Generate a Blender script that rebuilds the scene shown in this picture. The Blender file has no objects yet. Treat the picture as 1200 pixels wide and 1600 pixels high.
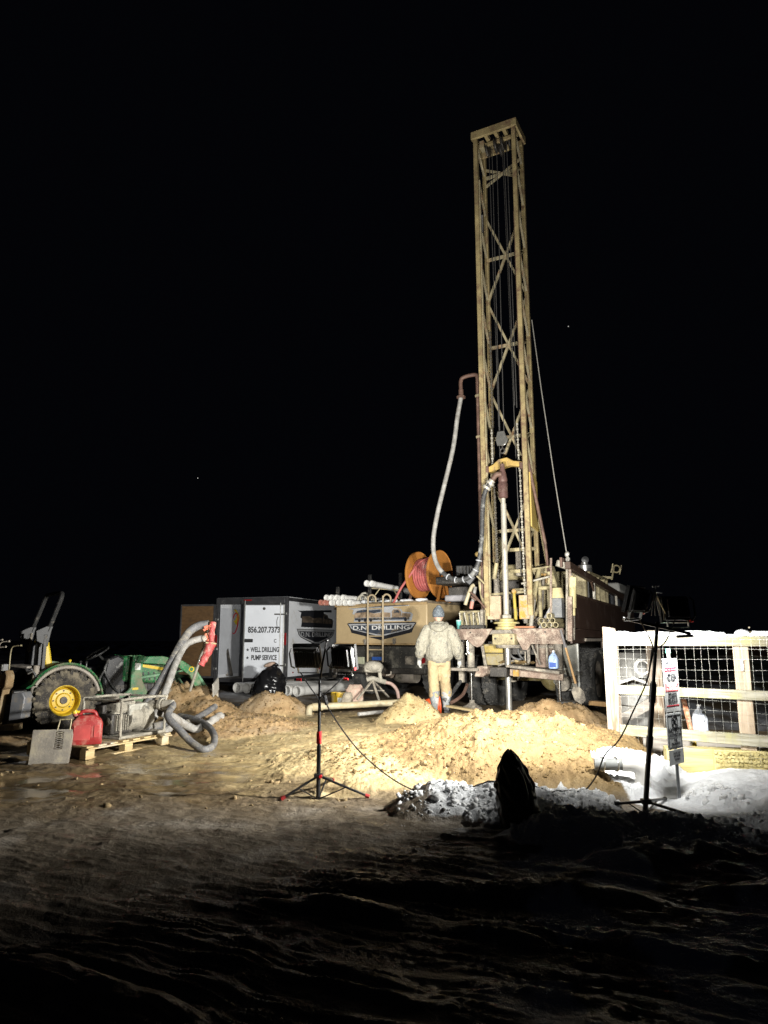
import bpy, bmesh, math, random
import numpy as np
from mathutils import Vector, Matrix, Euler, Quaternion
R_ = math.radians
PI = math.pi
V = Vector
random.seed(7)
scn = bpy.context.scene
COL = scn.collection

# ---------------------------------------------------------------- camera
CAM_H, PITCH, FPX = 1.25, R_(10.2), 1110.0
cd = bpy.data.cameras.new('camera')
cam = bpy.data.objects.new('camera', cd)
COL.objects.link(cam)
cam.location = (0, 0, CAM_H)
cam.rotation_euler = (PI / 2 + PITCH, 0, 0)
cd.sensor_fit = 'VERTICAL'
cd.sensor_height = 36.0
cd.lens = 36.0 * FPX / 1600.0
cd.clip_start = 0.05
cd.clip_end = 3000
scn.camera = cam

# ---------------------------------------------------------------- night sky
w = bpy.data.worlds.new('World')
scn.world = w
w.use_nodes = True
nt = w.node_tree
bg = nt.nodes['Background']
bg.inputs[0].default_value = (0.55, 0.62, 1.0, 1)
bg.inputs[1].default_value = 0.0017
# ---------------------------------------------------------------- exposure
scn.view_settings.view_transform = 'Standard'
scn.view_settings.look = 'None'
scn.view_settings.gamma = 1
scn.view_settings.use_curve_mapping = False
scn.view_settings.exposure = 0.0
scn.render.engine = 'CYCLES'
scn.cycles.use_denoising = True
scn.cycles.max_bounces = 6
scn.cycles.diffuse_bounces = 4
scn.cycles.sample_clamp_indirect = 4
LAMP_W = dict(near=250.0, rake=60.0, far=140.0, left=520.0)      # watts of each flood lamp head on the two stands
SPILL_W = dict(near=14.0, rake=46.0, far=60.0, left=190.0)        # the wide stray light of the same heads
LAMP_SPREAD = R_(120)
LAMP_COL = (1.0, 0.98, 0.92)

# ================================================================ helpers
CP, SP = math.cos(PITCH), math.sin(PITCH)


def at(px, py, Y):
    """world point seen at photo pixel (px,py) at the distance Y metres (used to measure the place)"""
    xr, yr = (px - 600) / FPX, (800 - py) / FPX
    d = V((xr, CP - yr * SP, SP + yr * CP))
    return V((0, 0, CAM_H)) + d * (Y / d.y)


class MB:
    def __init__(s):
        s.v, s.f = [], []

    def add(s, vs, fs):
        n = len(s.v)
        s.v.extend([tuple(p) for p in vs])
        s.f.extend([tuple(i + n for i in f) for f in fs])
        return s

    def box(s, c, d, R=None, tx=1.0, ty=1.0):
        c = V(c)
        hx, hy, hz = d[0] / 2, d[1] / 2, d[2] / 2
        vs = [V((-hx, -hy, -hz)), V((hx, -hy, -hz)), V((hx, hy, -hz)), V((-hx, hy, -hz)),
              V((-hx * tx, -hy * ty, hz)), V((hx * tx, -hy * ty, hz)), V((hx * tx, hy * ty, hz)), V((-hx * tx, hy * ty, hz))]
        if R is not None:
            vs = [R @ p for p in vs]
        return s.add([p + c for p in vs], [(0, 3, 2, 1), (4, 5, 6, 7), (0, 1, 5, 4), (1, 2, 6, 5), (2, 3, 7, 6), (3, 0, 4, 7)])

    def beam(s, p, q, wd, ht=None, up=(0, 0, 1)):
        p, q = V(p), V(q)
        ht = wd if ht is None else ht
        d = (q - p)
        L = d.length
        if L < 1e-6:
            return s
        d.normalize()
        u = V(up)
        if abs(d.dot(u)) > 0.98:
            u = V((0, 1, 0))
        x = d.cross(u).normalized()
        z = x.cross(d).normalized()
        vs = []
        for b in (p, q):
            for sx, sz in ((-1, -1), (1, -1), (1, 1), (-1, 1)):
                vs.append(b + x * (sx * wd / 2) + z * (sz * ht / 2))
        return s.add(vs, [(0, 3, 2, 1), (4, 5, 6, 7), (0, 1, 5, 4), (1, 2, 6, 5), (2, 3, 7, 6), (3, 0, 4, 7)])

    def tube(s, pts, r, n=8, caps=True):
        pts = [V(p) for p in pts]
        m = len(pts)
        rr = r if isinstance(r, (list, tuple)) else [r] * m
        vs, fs = [], []
        t0 = (pts[1] - pts[0]).normalized()
        a = V((0, 0, 1)) if abs(t0.z) < 0.9 else V((1, 0, 0))
        x = t0.cross(a).normalized()
        for i, p in enumerate(pts):
            if i == 0:
                t = t0
            elif i == m - 1:
                t = (pts[i] - pts[i - 1]).normalized()
            else:
                t = (pts[i + 1] - pts[i - 1]).normalized()
            x = (x - t * x.dot(t))
            if x.length < 1e-6:
                x = t.orthogonal()
            x.normalize()
            y = t.cross(x)
            for k in range(n):
                an = 2 * PI * k / n
                vs.append(p + (x * math.cos(an) + y * math.sin(an)) * rr[i])
        for i in range(m - 1):
            for k in range(n):
                k2 = (k + 1) % n
                fs.append((i * n + k, i * n + k2, (i + 1) * n + k2, (i + 1) * n + k))
        if caps:
            fs.append(tuple(range(n))[::-1])
            fs.append(tuple((m - 1) * n + k for k in range(n)))
        return s.add(vs, fs)

    def cyl(s, p, q, r, n=12, r2=None):
        return s.tube([p, q], [r, r if r2 is None else r2], n)

    def lathe(s, prof, n=24, M=None, close=False, caps=True):
        M = M or Matrix.Identity(4)
        vs, fs = [], []
        m = len(prof)
        for r, z in prof:
            for k in range(n):
                a = 2 * PI * k / n
                vs.append(M @ V((r * math.cos(a), r * math.sin(a), z)))
        rng = m if close else m - 1
        for i in range(rng):
            j = (i + 1) % m
            for k in range(n):
                k2 = (k + 1) % n
                fs.append((i * n + k, i * n + k2, j * n + k2, j * n + k))
        if not close and caps:
            fs.append(tuple(range(n))[::-1])
            fs.append(tuple((m - 1) * n + k for k in range(n)))
        return s.add(vs, fs)

    def prism(s, poly, o, ex, ey, th):
        """poly in the plane o+a*ex+b*ey, extruded by th along ex x ey"""
        o, ex, ey = V(o), V(ex), V(ey)
        ez = ex.cross(ey).normalized()
        n = len(poly)
        vs = [o + ex * a + ey * b - ez * (th / 2) for a, b in poly] + [o + ex * a + ey * b + ez * (th / 2) for a, b in poly]
        fs = [tuple(range(n))[::-1], tuple(range(n, 2 * n))]
        for i in range(n):
            j = (i + 1) % n
            fs.append((i, j, n + j, n + i))
        return s.add(vs, fs)

    def ball(s, c, rad, n=12, m=8, R=None):
        c = V(c)
        rad = (rad,) * 3 if not isinstance(rad, (tuple, list)) else rad
        vs, fs = [], []
        for i in range(1, m):
            ph = PI * i / m
            for k in range(n):
                a = 2 * PI * k / n
                p = V((rad[0] * math.sin(ph) * math.cos(a), rad[1] * math.sin(ph) * math.sin(a), rad[2] * math.cos(ph)))
                vs.append(c + (R @ p if R is not None else p))
        top = V((0, 0, rad[2]))
        vs.append(c + (R @ top if R is not None else top))
        vs.append(c - (R @ top if R is not None else top))
        T, B = (m - 1) * n, (m - 1) * n + 1
        for k in range(n):
            k2 = (k + 1) % n
            fs.append((T, k, k2))
            fs.append((B, (m - 2) * n + k2, (m - 2) * n + k))
            for i in range(m - 2):
                fs.append((i * n + k, (i + 1) * n + k, (i + 1) * n + k2, i * n + k2))
        return s.add(vs, fs)

    def torus(s, c, R, r, M=None, n=20, m=8, a0=0, a1=2 * PI):
        full = abs(a1 - a0 - 2 * PI) < 1e-6
        M = M or Matrix.Identity(3)
        pts = []
        k = n if full else n + 1
        for i in range(k):
            a = a0 + (a1 - a0) * i / n
            pts.append(V(c) + M @ V((R * math.cos(a), R * math.sin(a), 0)))
        if full:
            pts = pts + [pts[0], pts[1]]
        return s.tube(pts, r, m, caps=not full)

    def build(s, name, mat, parent=None, bevel=0.0, smooth=True, ang=38, loc=None):
        me = bpy.data.meshes.new(name)
        me.from_pydata(s.v, [], s.f)
        me.validate()
        me.materials.append(mat)
        if smooth:
            me.polygons.foreach_set('use_smooth', [True] * len(me.polygons))
            me.set_sharp_from_angle(angle=R_(ang))
        me.update()
        o = bpy.data.objects.new(name, me)
        COL.objects.link(o)
        if parent is not None:
            o.parent = parent
        if loc is not None:
            o.location = loc
        if bevel:
            b = o.modifiers.new('bevel', 'BEVEL')
            b.width = bevel
            b.segments = 2
            b.limit_method = 'ANGLE'
            b.angle_limit = R_(50)
            b.harden_normals = False
        return o


def tag(o, label=None, cat=None, group=None, kind=None):
    if label:
        o['label'] = label
    if cat:
        o['category'] = cat
    if group:
        o['group'] = group
    if kind:
        o['kind'] = kind
    return o


def thing(name, label, cat, loc=(0, 0, 0), a=0.0, group=None):
    """an Empty at the thing's base; local +Y points along heading a (clockwise from +Y), +X to its right"""
    o = bpy.data.objects.new(name, None)
    COL.objects.link(o)
    o.empty_display_size = 0.2
    o.location = loc
    o.rotation_euler = (0, 0, -a)
    return tag(o, label, cat, group)


def copy_of(src, parent=None, loc=None, rot=None):
    c = src.copy()
    COL.objects.link(c)
    if parent is not None:
        c.parent = parent
    if loc is not None:
        c.location = loc
    if rot is not None:
        c.rotation_euler = rot
    return c


def copy_tree(o, parent=None):
    kids = list(o.children)
    c = o.copy()
    COL.objects.link(c)
    if parent is not None:
        c.parent = parent
    for ch in kids:
        copy_tree(ch, c)
    return c


def spline(pts, k=8):
    P = [V(p) for p in pts]
    P = [P[0] * 2 - P[1]] + P + [P[-1] * 2 - P[-2]]
    out = []
    for i in range(1, len(P) - 2):
        p0, p1, p2, p3 = P[i - 1:i + 3]
        for j in range(k):
            t = j / k
            out.append(0.5 * ((2 * p1) + (p2 - p0) * t + (2 * p0 - 5 * p1 + 4 * p2 - p3) * t * t + (3 * p1 - p0 - 3 * p2 + p3) * t ** 3))
    out.append(P[-2])
    return out


def local(o, p):
    """world point -> the local frame of a thing standing upright"""
    a = o.rotation_euler.z
    d = V(p) - o.location
    return V((d.x * math.cos(a) + d.y * math.sin(a), -d.x * math.sin(a) + d.y * math.cos(a), d.z))


# ---------------------------------------------------------------- noise (numpy)
def _hash(ix, iy, seed):
    h = (ix.astype(np.int64) * 374761393 + iy.astype(np.int64) * 668265263 + seed * 1274126177) & 0xFFFFFFFF
    h = ((h ^ (h >> 13)) * 1274126177) & 0xFFFFFFFF
    h = h ^ (h >> 16)
    return h


def perlin(x, y, seed=0):
    x0 = np.floor(x)
    y0 = np.floor(y)
    fx, fy = x - x0, y - y0
    ux = fx * fx * fx * (fx * (fx * 6 - 15) + 10)
    uy = fy * fy * fy * (fy * (fy * 6 - 15) + 10)

    def g(ix, iy, dx, dy):
        a = _hash(ix, iy, seed) * (2 * PI / 4294967296.0)
        return np.cos(a) * dx + np.sin(a) * dy
    n00 = g(x0, y0, fx, fy)
    n10 = g(x0 + 1, y0, fx - 1, fy)
    n01 = g(x0, y0 + 1, fx, fy - 1)
    n11 = g(x0 + 1, y0 + 1, fx - 1, fy - 1)
    return 1.5 * ((n00 * (1 - ux) + n10 * ux) * (1 - uy) + (n01 * (1 - ux) + n11 * ux) * uy)


def fbm(x, y, sc, octv=4, seed=0, gain=0.5):
    a, t, s = 1.0, 0.0, 0.0
    f = 1.0 / sc
    for i in range(octv):
        t = t + a * perlin(x * f + 17.3 * i, y * f - 9.1 * i, seed + i)
        s += a
        a *= gain
        f *= 2.03
    return t / s


def billow(x, y, sc, octv=3, seed=0):
    a, t, s, f = 1.0, 0.0, 0.0, 1.0 / sc
    for i in range(octv):
        t = t + a * (1 - np.abs(perlin(x * f, y * f, seed + i)) * 2)
        s += a
        a *= 0.5
        f *= 2.1
    return t / s


def sstep(a, b, x):
    if a > b:
        return 1 - sstep(b, a, x)
    t = np.clip((x - a) / (b - a), 0, 1)
    return t * t * (3 - 2 * t)


# ================================================================ materials
def newmat(name):
    m = bpy.data.materials.new(name)
    m.use_nodes = True
    t = m.node_tree
    return m, t, t.nodes, t.links, t.nodes['Principled BSDF']


def mat(name, col, rough=0.5, metal=0.0, var=0.18, vscale=5.0, dirt=None, damt=0.4, dscale=3.0, speck=0.0,
        bump=0.0, bscale=40.0, coat=0.0, stretch=None, alpha_trans=0.0, emit=None, estr=0.0, ior=1.45):
    m, t, N, L, b = newmat(name)
    b.inputs['Roughness'].default_value = rough
    b.inputs['Metallic'].default_value = metal
    b.inputs['IOR'].default_value = ior
    if coat:
        b.inputs['Coat Weight'].default_value = coat
    if alpha_trans:
        b.inputs['Transmission Weight'].default_value = alpha_trans
    tc = N.new('ShaderNodeTexCoord')
    oi = N.new('ShaderNodeObjectInfo')
    mul = N.new('ShaderNodeVectorMath')
    mul.operation = 'MULTIPLY_ADD'
    mul.inputs[1].default_value = (1, 1, 1) if stretch is None else stretch
    sc = N.new('ShaderNodeVectorMath')
    sc.operation = 'SCALE'
    sc.inputs[0].default_value = (31.0, 17.0, 23.0)
    L.new(oi.outputs['Random'], sc.inputs['Scale'])
    L.new(tc.outputs['Object'], mul.inputs[0])
    L.new(sc.outputs[0], mul.inputs[2])
    vec = mul.outputs[0]

    def noise(s, d=6, r=0.6):
        n = N.new('ShaderNodeTexNoise')
        n.inputs['Scale'].default_value = s
        n.inputs['Detail'].default_value = d
        n.inputs['Roughness'].default_value = r
        L.new(vec, n.inputs['Vector'])
        return n.outputs['Fac']

    def ramp(src, p0, p1, c0=(0, 0, 0, 1), c1=(1, 1, 1, 1)):
        r = N.new('ShaderNodeValToRGB')
        r.color_ramp.elements[0].position = p0
        r.color_ramp.elements[1].position = p1
        r.color_ramp.elements[0].color = c0
        r.color_ramp.elements[1].color = c1
        L.new(src, r.inputs['Fac'])
        return r.outputs['Color']

    def mix(f, a, c, mode='MIX'):
        x = N.new('ShaderNodeMix')
        x.data_type = 'RGBA'
        x.blend_type = mode
        if isinstance(f, float):
            x.inputs[0].default_value = f
        else:
            L.new(f, x.inputs[0])
        for k, vv in ((6, a), (7, c)):
            if isinstance(vv, tuple):
                x.inputs[k].default_value = vv if len(vv) == 4 else vv + (1,)
            else:
                L.new(vv, x.inputs[k])
        return x.outputs[2]
    c = tuple(col) + (1,)
    if var:
        lo, hi = 1 - var * 1.6, 1 + var
        c = mix(ramp(noise(vscale), 0.3, 0.7), tuple(min(1, x * lo) for x in col), tuple(min(1, x * hi) for x in col))
    rv = None
    if dirt is not None:
        f = ramp(noise(dscale, 9, 0.68), 0.72 - damt * 0.45, 0.86 - damt * 0.42)
        c = mix(f, c, tuple(dirt))
        rv = f
        if speck:
            f2 = ramp(noise(dscale * 14, 3, 0.5), 0.74 - speck * 0.25, 0.78 - speck * 0.25)
            c = mix(f2, c, tuple(dirt))
    if isinstance(c, tuple):
        b.inputs['Base Color'].default_value = c
    else:
        L.new(c, b.inputs['Base Color'])
    if rv is not None:
        mr = N.new('ShaderNodeMapRange')
        mr.inputs['To Min'].default_value = rough
        mr.inputs['To Max'].default_value = 0.9
        L.new(rv, mr.inputs['Value'])
        L.new(mr.outputs[0], b.inputs['Roughness'])
    if bump:
        bp = N.new('ShaderNodeBump')
        bp.inputs['Strength'].default_value = bump
        bp.inputs['Distance'].default_value = 0.02
        L.new(noise(bscale, 5, 0.6), bp.inputs['Height'])
        L.new(bp.outputs[0], b.inputs['Normal'])
    if emit:
        b.inputs['Emission Color'].default_value = tuple(emit) + (1,)
        b.inputs['Emission Strength'].default_value = estr
    return m


MUD = (0.36, 0.31, 0.22)
TAN = (0.43, 0.33, 0.19)
GREYMUD = (0.40, 0.38, 0.33)
RUST = (0.16, 0.075, 0.035)
m_mast = mat('mast_yellow_paint', (0.36, 0.285, 0.14), 0.55, 0, .25, 3, (.17, .105, .06), .50, 5, .45, .15, 30)
m_mast2 = mat('mast_worn_paint', (0.35, 0.305, 0.19), 0.6, 0, .2, 3, (0.22, .12, .06), .45, 5, .5, .2, 30)
m_cream = mat('cream_machine_paint', (0.40, 0.34, 0.19), 0.55, 0, .25, 4, (0.13, .105, .07), .52, 5, .5, .15, 30)
m_mudsteel = mat('mud_caked_steel', (0.17, 0.15, 0.125), 0.75, 0.0, .35, 5, (0.40, 0.355, 0.28), .52, 7, .6, .5, 45)
m_mudsteel2 = mat('pinkish_mud_steel', (0.22, 0.155, 0.12), 0.75, 0.0, .35, 6, (0.42, 0.35, 0.275), .52, 7, .6, .4, 45)
m_rustpaint = mat('rust_orange_paint', (0.48, 0.27, 0.04), 0.6, 0, .25, 8, (0.40, .33, .25), .6, 9, .5, .4, 45)
m_brownpipe = mat('brown_rusty_pipe', (0.13, 0.075, 0.055), 0.6, 0.1, .3, 5, (0.22, .15, .11), .4, 6, .3, .2, 50)
m_darkmetal = mat('dark_greasy_metal', (0.055, 0.05, 0.045), 0.5, 0.2, .3, 6, (0.25, .22, .17), .35, 6, .4, .3, 45)
m_black = mat('black_paint', (0.012, 0.012, 0.013), 0.42, 0, .2, 6)
m_blackdusty = mat('dusty_black_paint', (0.02, 0.02, 0.02), 0.5, 0, .3, 6, (0.18, .16, .13), .35, 5, .3, .15, 40)
m_steel = mat('bright_steel', (0.55, 0.54, 0.50), 0.28, 0.85, .15, 8, (0.33, .3, .24), .3, 10, .2)
m_kelly = mat('muddy_drill_steel', (0.47, 0.44, 0.37), 0.5, 0.25, .25, 9, (0.2, .17, .13), .38, 9, .5, .15, 60, stretch=(1, 1, .35))
m_chrome = mat('chrome_rod', (0.75, .75, .73), 0.15, 1.0, .05)
m_alu = mat('aluminium', (0.62, .62, .6), 0.3, 0.9, .1)
m_chain = mat('oily_chain', (0.20, .18, .15), 0.4, .6, .3, 20)
m_cable = mat('wire_rope', (0.12, .115, .11), 0.5, .5, .2, 30)
m_cable2 = mat('pale_wire_rope', (0.42, .4, .36), 0.5, .4, .2, 30)
m_brown = mat('brown_side_panel', (0.060, 0.034, 0.024), 0.5, 0, .12, 2, (0.10, .075, .06), .35, 2.0, 0, .05, 20)
m_brown2 = mat('brown_rail_paint', (0.085, 0.052, 0.036), 0.45, 0, .2, 4, (0.2, .17, .14), .3, 5, .3)
m_tyre = mat('muddy_truck_rubber', (0.05, 0.049, 0.047), 0.75, 0, .2, 6, (0.22, .2, .165), .34, 4, .35, .4, 60)
m_tyre2 = mat('clay_caked_rubber', (0.05, 0.045, 0.04), 0.85, 0, .3, 6, (0.20, .17, .12), .58, 5, .5, .6, 40)
m_hub = mat('muddy_wheel_hub', (0.34, .30, .26), 0.7, 0.1, .25, 7, (0.40, .35, .28), .6, 8, .6, .4, 50)
m_yellow = mat('tractor_yellow', (0.62, 0.42, 0.02), 0.4, 0, .08, 4, (0.33, .27, .14), .25, 5, .3)
m_green = mat('tractor_green', (0.02, 0.15, 0.05), 0.38, 0, .2, 3, (0.20, .20, .13), .54, 3.5, .55, .05, 30)
m_green2 = mat('faded_green', (0.10, 0.22, 0.12), 0.5, 0, .2, 4, (0.3, .3, .24), .42, 5, .4)
m_hose = mat('muddy_grey_hose', (0.13, 0.13, 0.135), 0.65, 0, .3, 8, (0.29, .265, .215), .5, 6, .5, .3, 60)
m_hose2 = mat('pale_grey_hose', (0.31, 0.30, 0.28), 0.65, 0, .3, 8, (0.17, .15, .125), .42, 6, .5, .3, 60)
m_hosedark = mat('dark_rubber_hose', (0.05, .05, .05), 0.5, 0, .25, 8, (0.30, .3, .28), .42, 5, .4, .2, 60)
m_hosered = mat('pink_red_hose', (0.46, 0.125, 0.115), 0.5, 0, .15, 8, (0.45, .28, .25), .35, 5, .2)
m_redcan = mat('red_plastic', (0.30, 0.02, 0.02), 0.45, 0, .15, 6, (0.36, .17, .13), .45, 6, .45, .08, 40)
m_redmud = mat('muddy_red_sleeve', (0.36, 0.05, 0.05), 0.6, 0, .2, 8, (0.48, .31, .25), .45, 12, .5, .4, 60)
m_orangereel = mat('orange_steel_reel', (0.50, 0.205, 0.045), 0.5, 0, .12, 3, (0.30, .13, .04), .35, 3, .1, .05, 20)
m_orange = mat('orange_rubber', (0.62, 0.085, 0.02), 0.5, 0, .1, 8, (0.5, .35, .28), .3, 9, .3)
m_tan = mat('tan_tank_paint', (0.47, 0.355, 0.20), 0.42, 0, .07, 2, (0.36, .28, .17), .28, 2.2, .05, .03, 15)
m_white = mat('white_trailer_skin', (0.80, 0.82, 0.86), 0.35, 0, .05, 2, (0.52, .50, .45), .36, 1.8, 0, .02, 10)
m_whitedoor = mat('white_trailer_door', (0.76, 0.79, 0.85), 0.38, 0, .05, 2, (0.52, .50, .46), .33, 2.2, 0, .02, 10)
m_trim = mat('dark_grey_trim', (0.07, .07, .075), 0.4, .3, .2, 6, (0.2, .19, .17), .25, 6)
m_pvc = mat('white_plastic_pipe', (0.74, .73, .70), 0.35, 0, .06, 5, (0.5, .45, .37), .28, 4, .15)
m_pvcdirty = mat('mud_smeared_plastic_pipe', (0.42, .37, .25), 0.55, 0, .2, 5, (0.33, .26, .14), .6, 4, .4, .2, 40)
m_ply = None
m_decaldark = mat('dark_print', (0.02, .021, .026), 0.45, 0, .1)
m_decalgrey = mat('silver_print', (0.42, .43, .45), 0.4, 0, .15, 6, (.38, .32, .22), .38, 5)
m_decalwhite = mat('white_print', (0.72, .72, .7), 0.4, 0, .03)
m_decalbrown = mat('brown_print', (0.13, .10, .075), 0.45, 0, .5, 9)
m_decaltan = mat('tan_print', (0.34, .25, .17), 0.45, 0, .4, 9)
m_decalred = mat('red_print', (0.5, .03, .05), 0.45, 0, .05)
m_decalblue = mat('blue_print', (0.02, .08, .38), 0.45, 0, .1)
m_taillight = mat('red_lens', (0.28, .012, .015), 0.25, 0, .1)
m_snow = mat('fresh_snow', (0.83, .85, .88), 0.6, 0, .05, 8, None, 0, 1, 0, .5, 30)
m_wiremesh = mat('galvanised_wire', (0.36, .36, .33), 0.45, .6, .2, 30)
m_jacket = mat('mud_splashed_canvas_jacket', (0.36, 0.335, 0.26), 0.85, 0, .2, 9, (0.14, .135, .12), .48, 9, .7, .5, 60)
m_trouser = mat('tan_canvas_trousers', (0.43, 0.33, 0.185), 0.85, 0, .15, 6, (0.38, .33, .25), .33, 6, .25, .3, 90)
m_boot = mat('mud_splashed_rubber_boot', (0.17, .19, .20), 0.6, 0, .2, 9, (0.45, .44, .41), .55, 10, .6, .3, 60)
m_glove = mat('grey_work_glove', (0.46, .46, .43), 0.8, 0, .15, 12, (0.3, .28, .25), .3, 12, .3)
m_beanie = mat('dark_speckled_knit', (0.11, .13, .15), 0.9, 0, .3, 30, (0.30, .32, .33), .38, 22, .6, .6, 160)
m_skin = mat('skin', (0.48, .29, .21), 0.55, 0, .06, 12)
m_binbag = mat('glossy_black_plastic', (0.010, .010, .011), 0.2, 0, .1, 5)
m_sack = mat('brown_black_sack', (0.03, .024, .018), 0.45, 0, .3, 4, (0.14, .09, .05), .25, 3)
m_seatyellow = mat('yellow_seat_vinyl', (0.65, .46, .03), 0.45, 0, .06)
m_grille = mat('black_plastic', (0.018, .018, .018), 0.4, 0, .2, 8, (0.16, .15, .13), .3, 6, .3)
m_label = mat('white_sticker', (0.6, .6, .55), 0.5, 0, .2, 30)
m_bluejug = mat('blue_translucent_plastic', (0.42, .55, .80), 0.25, 0, .1, 6, (.6, .6, .6), .15, 5)
m_clearjug = mat('milky_plastic', (0.62, .66, .74), 0.25, 0, .1, 6)
m_teal = mat('teal_enamel', (0.12, .36, .33), 0.35, 0, .1)
m_yellowpail = mat('yellow_plastic', (0.58, .38, .03), 0.5, 0, .15, 6, (0.45, .38, .26), .4, 6, .3)
m_bagpink = mat('faded_woven_sack', (0.47, .33, .26), 0.8, 0, .25, 9, (0.42, .36, .27), .5, 8, .3, .5, 50)
m_pump = mat('clay_caked_pump', (0.32, .295, .24), 0.75, 0, .25, 7, (0.09, .085, .075), .42, 6, .5, .6, 35)
m_redknob = mat('red_plastic_knob', (0.55, .02, .025), 0.4, 0, .05)
m_led = mat('led_panel_glass', (0.9, .9, .85), 0.2, 0, 0, emit=(1, .95, .85), estr=40)
m_star = mat('starlight', (0, 0, 0), 1, 0, 0, emit=(1, .97, .9), estr=.7)
m_farglow = mat('far_glow', (0, 0, 0), 1, 0, 0, emit=(1, .86, .6), estr=0.9)
m_stone = mat('grey_clod', (0.36, .34, .3), 0.9, 0, .2)


def woodmat(name, c0, c1, axis, dirt=None, damt=.3, rough=.75):
    m, t, N, L, b = newmat(name)
    b.inputs['Roughness'].default_value = rough
    tc = N.new('ShaderNodeTexCoord')
    oi = N.new('ShaderNodeObjectInfo')
    mp = N.new('ShaderNodeMapping')
    s = [14.0, 14.0, 14.0]
    s[axis] = 1.1
    mp.inputs['Scale'].default_value = s
    L.new(tc.outputs['Object'], mp.inputs['Vector'])
    sc = N.new('ShaderNodeVectorMath')
    sc.operation = 'SCALE'
    sc.inputs[0].default_value = (9, 5, 7)
    L.new(oi.outputs['Random'], sc.inputs['Scale'])
    L.new(sc.outputs[0], mp.inputs['Location'])
    n = N.new('ShaderNodeTexNoise')
    n.inputs['Scale'].default_value = 2.2
    n.inputs['Detail'].default_value = 8
    n.inputs['Distortion'].default_value = 1.2
    L.new(mp.outputs[0], n.inputs['Vector'])
    r = N.new('ShaderNodeValToRGB')
    r.color_ramp.elements[0].position = .35
    r.color_ramp.elements[1].position = .68
    r.color_ramp.elements[0].color = tuple(c0) + (1,)
    r.color_ramp.elements[1].color = tuple(c1) + (1,)
    L.new(n.outputs['Fac'], r.inputs['Fac'])
    out = r.outputs['Color']
    if dirt:
        n2 = N.new('ShaderNodeTexNoise')
        n2.inputs['Scale'].default_value = 4
        n2.inputs['Detail'].default_value = 6
        L.new(tc.outputs['Object'], n2.inputs['Vector'])
        r2 = N.new('ShaderNodeValToRGB')
        r2.color_ramp.elements[0].position = .7 - damt * .4
        r2.color_ramp.elements[1].position = .85 - damt * .4
        L.new(n2.outputs['Fac'], r2.inputs['Fac'])
        x = N.new('ShaderNodeMix')
        x.data_type = 'RGBA'
        L.new(r2.outputs['Color'], x.inputs[0])
        L.new(out, x.inputs[6])
        x.inputs[7].default_value = tuple(dirt) + (1,)
        out = x.outputs[2]
    L.new(out, b.inputs['Base Color'])
    bp = N.new('ShaderNodeBump')
    bp.inputs['Strength'].default_value = .35
    bp.inputs['Distance'].default_value = .004
    L.new(n.outputs['Fac'], bp.inputs['Height'])
    L.new(bp.outputs[0], b.inputs['Normal'])
    return m


m_ply = woodmat('brown_plywood', (0.10, 0.052, 0.018), (0.16, 0.088, 0.034), 0, (0.09, .05, .02), .4)
m_postwood = woodmat('pale_pine_post', (0.15, 0.10, 0.062), (0.35, 0.31, 0.26), 2)
m_railwood = woodmat('pale_pine_rail', (0.17, 0.155, 0.10), (0.34, 0.325, 0.265), 0, (0.25, .24, .11), .5)
m_oldpost = woodmat('weathered_post', (0.26, 0.20, 0.14), (0.42, 0.34, 0.25), 2)
m_greywood = woodmat('grey_weathered_board', (0.20, 0.18, 0.16), (0.36, 0.33, 0.29), 0, (.3, .27, .2), .3)
m_pallet = woodmat('muddy_pallet_wood', (0.42, 0.30, 0.14), (0.58, 0.45, 0.24), 1, (0.46, .41, .31), .45)
m_handle = woodmat('worn_ash_handle', (0.36, 0.21, 0.09), (0.50, 0.32, 0.15), 2)
m_timber = woodmat('rough_yellow_timber', (0.36, 0.30, 0.12), (0.52, 0.45, 0.22), 0)

# ================================================================ ground
PITS = []
MOUNDS = [  # cx, cy, rx, ry, rot, h, clump, sand
    (1.35, 7.70, 1.60, 1.85, 0.15, 0.44, 1.0, 3),
    (0.15, 7.55, 1.35, 1.50, 0.2, 0.20, 0.55, 1),
    (0.75, 8.7, 1.5, 1.0, 0.0, 0.07, 0.4, 1),
    (0.40, 11.0, 0.55, 0.58, 0, 0.38, 0.8, 1),
    (-0.3, 9.8, 1.7, 1.3, 0.3, 0.08, .3, 1),
    (-3.28, 12.1, 0.80, 0.65, 0, 0.52, 0.9, 2),
    (-2.75, 11.6, 0.75, 0.55, 0, 0.30, 0.8, 2),
    (-1.85, 12.4, 0.70, 0.60, 0, 0.36, 0.8, 2),
    (-2.0, 10.3, 1.15, 1.0, 0.3, 0.20, 0.7, 2),
    (2.55, 11.0, 0.85, 0.60, -0.2, 0.34, 0.9, 2),
    (1.75, 11.4, 0.60, 0.45, 0, 0.07, 0.6, 1),
    (2.55, 8.75, 0.50, 0.65, 0, 0.26, .8, 2),
    (1.25, 12.2, 0.5, 0.3, 0, 0.05, .5, 1),
    (3.2, 11.6, .35, .3, 0, .16, .5, 2),
    (-4.9, 9.4, 1.2, .5, .2, .06, .5, 2),
]
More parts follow.
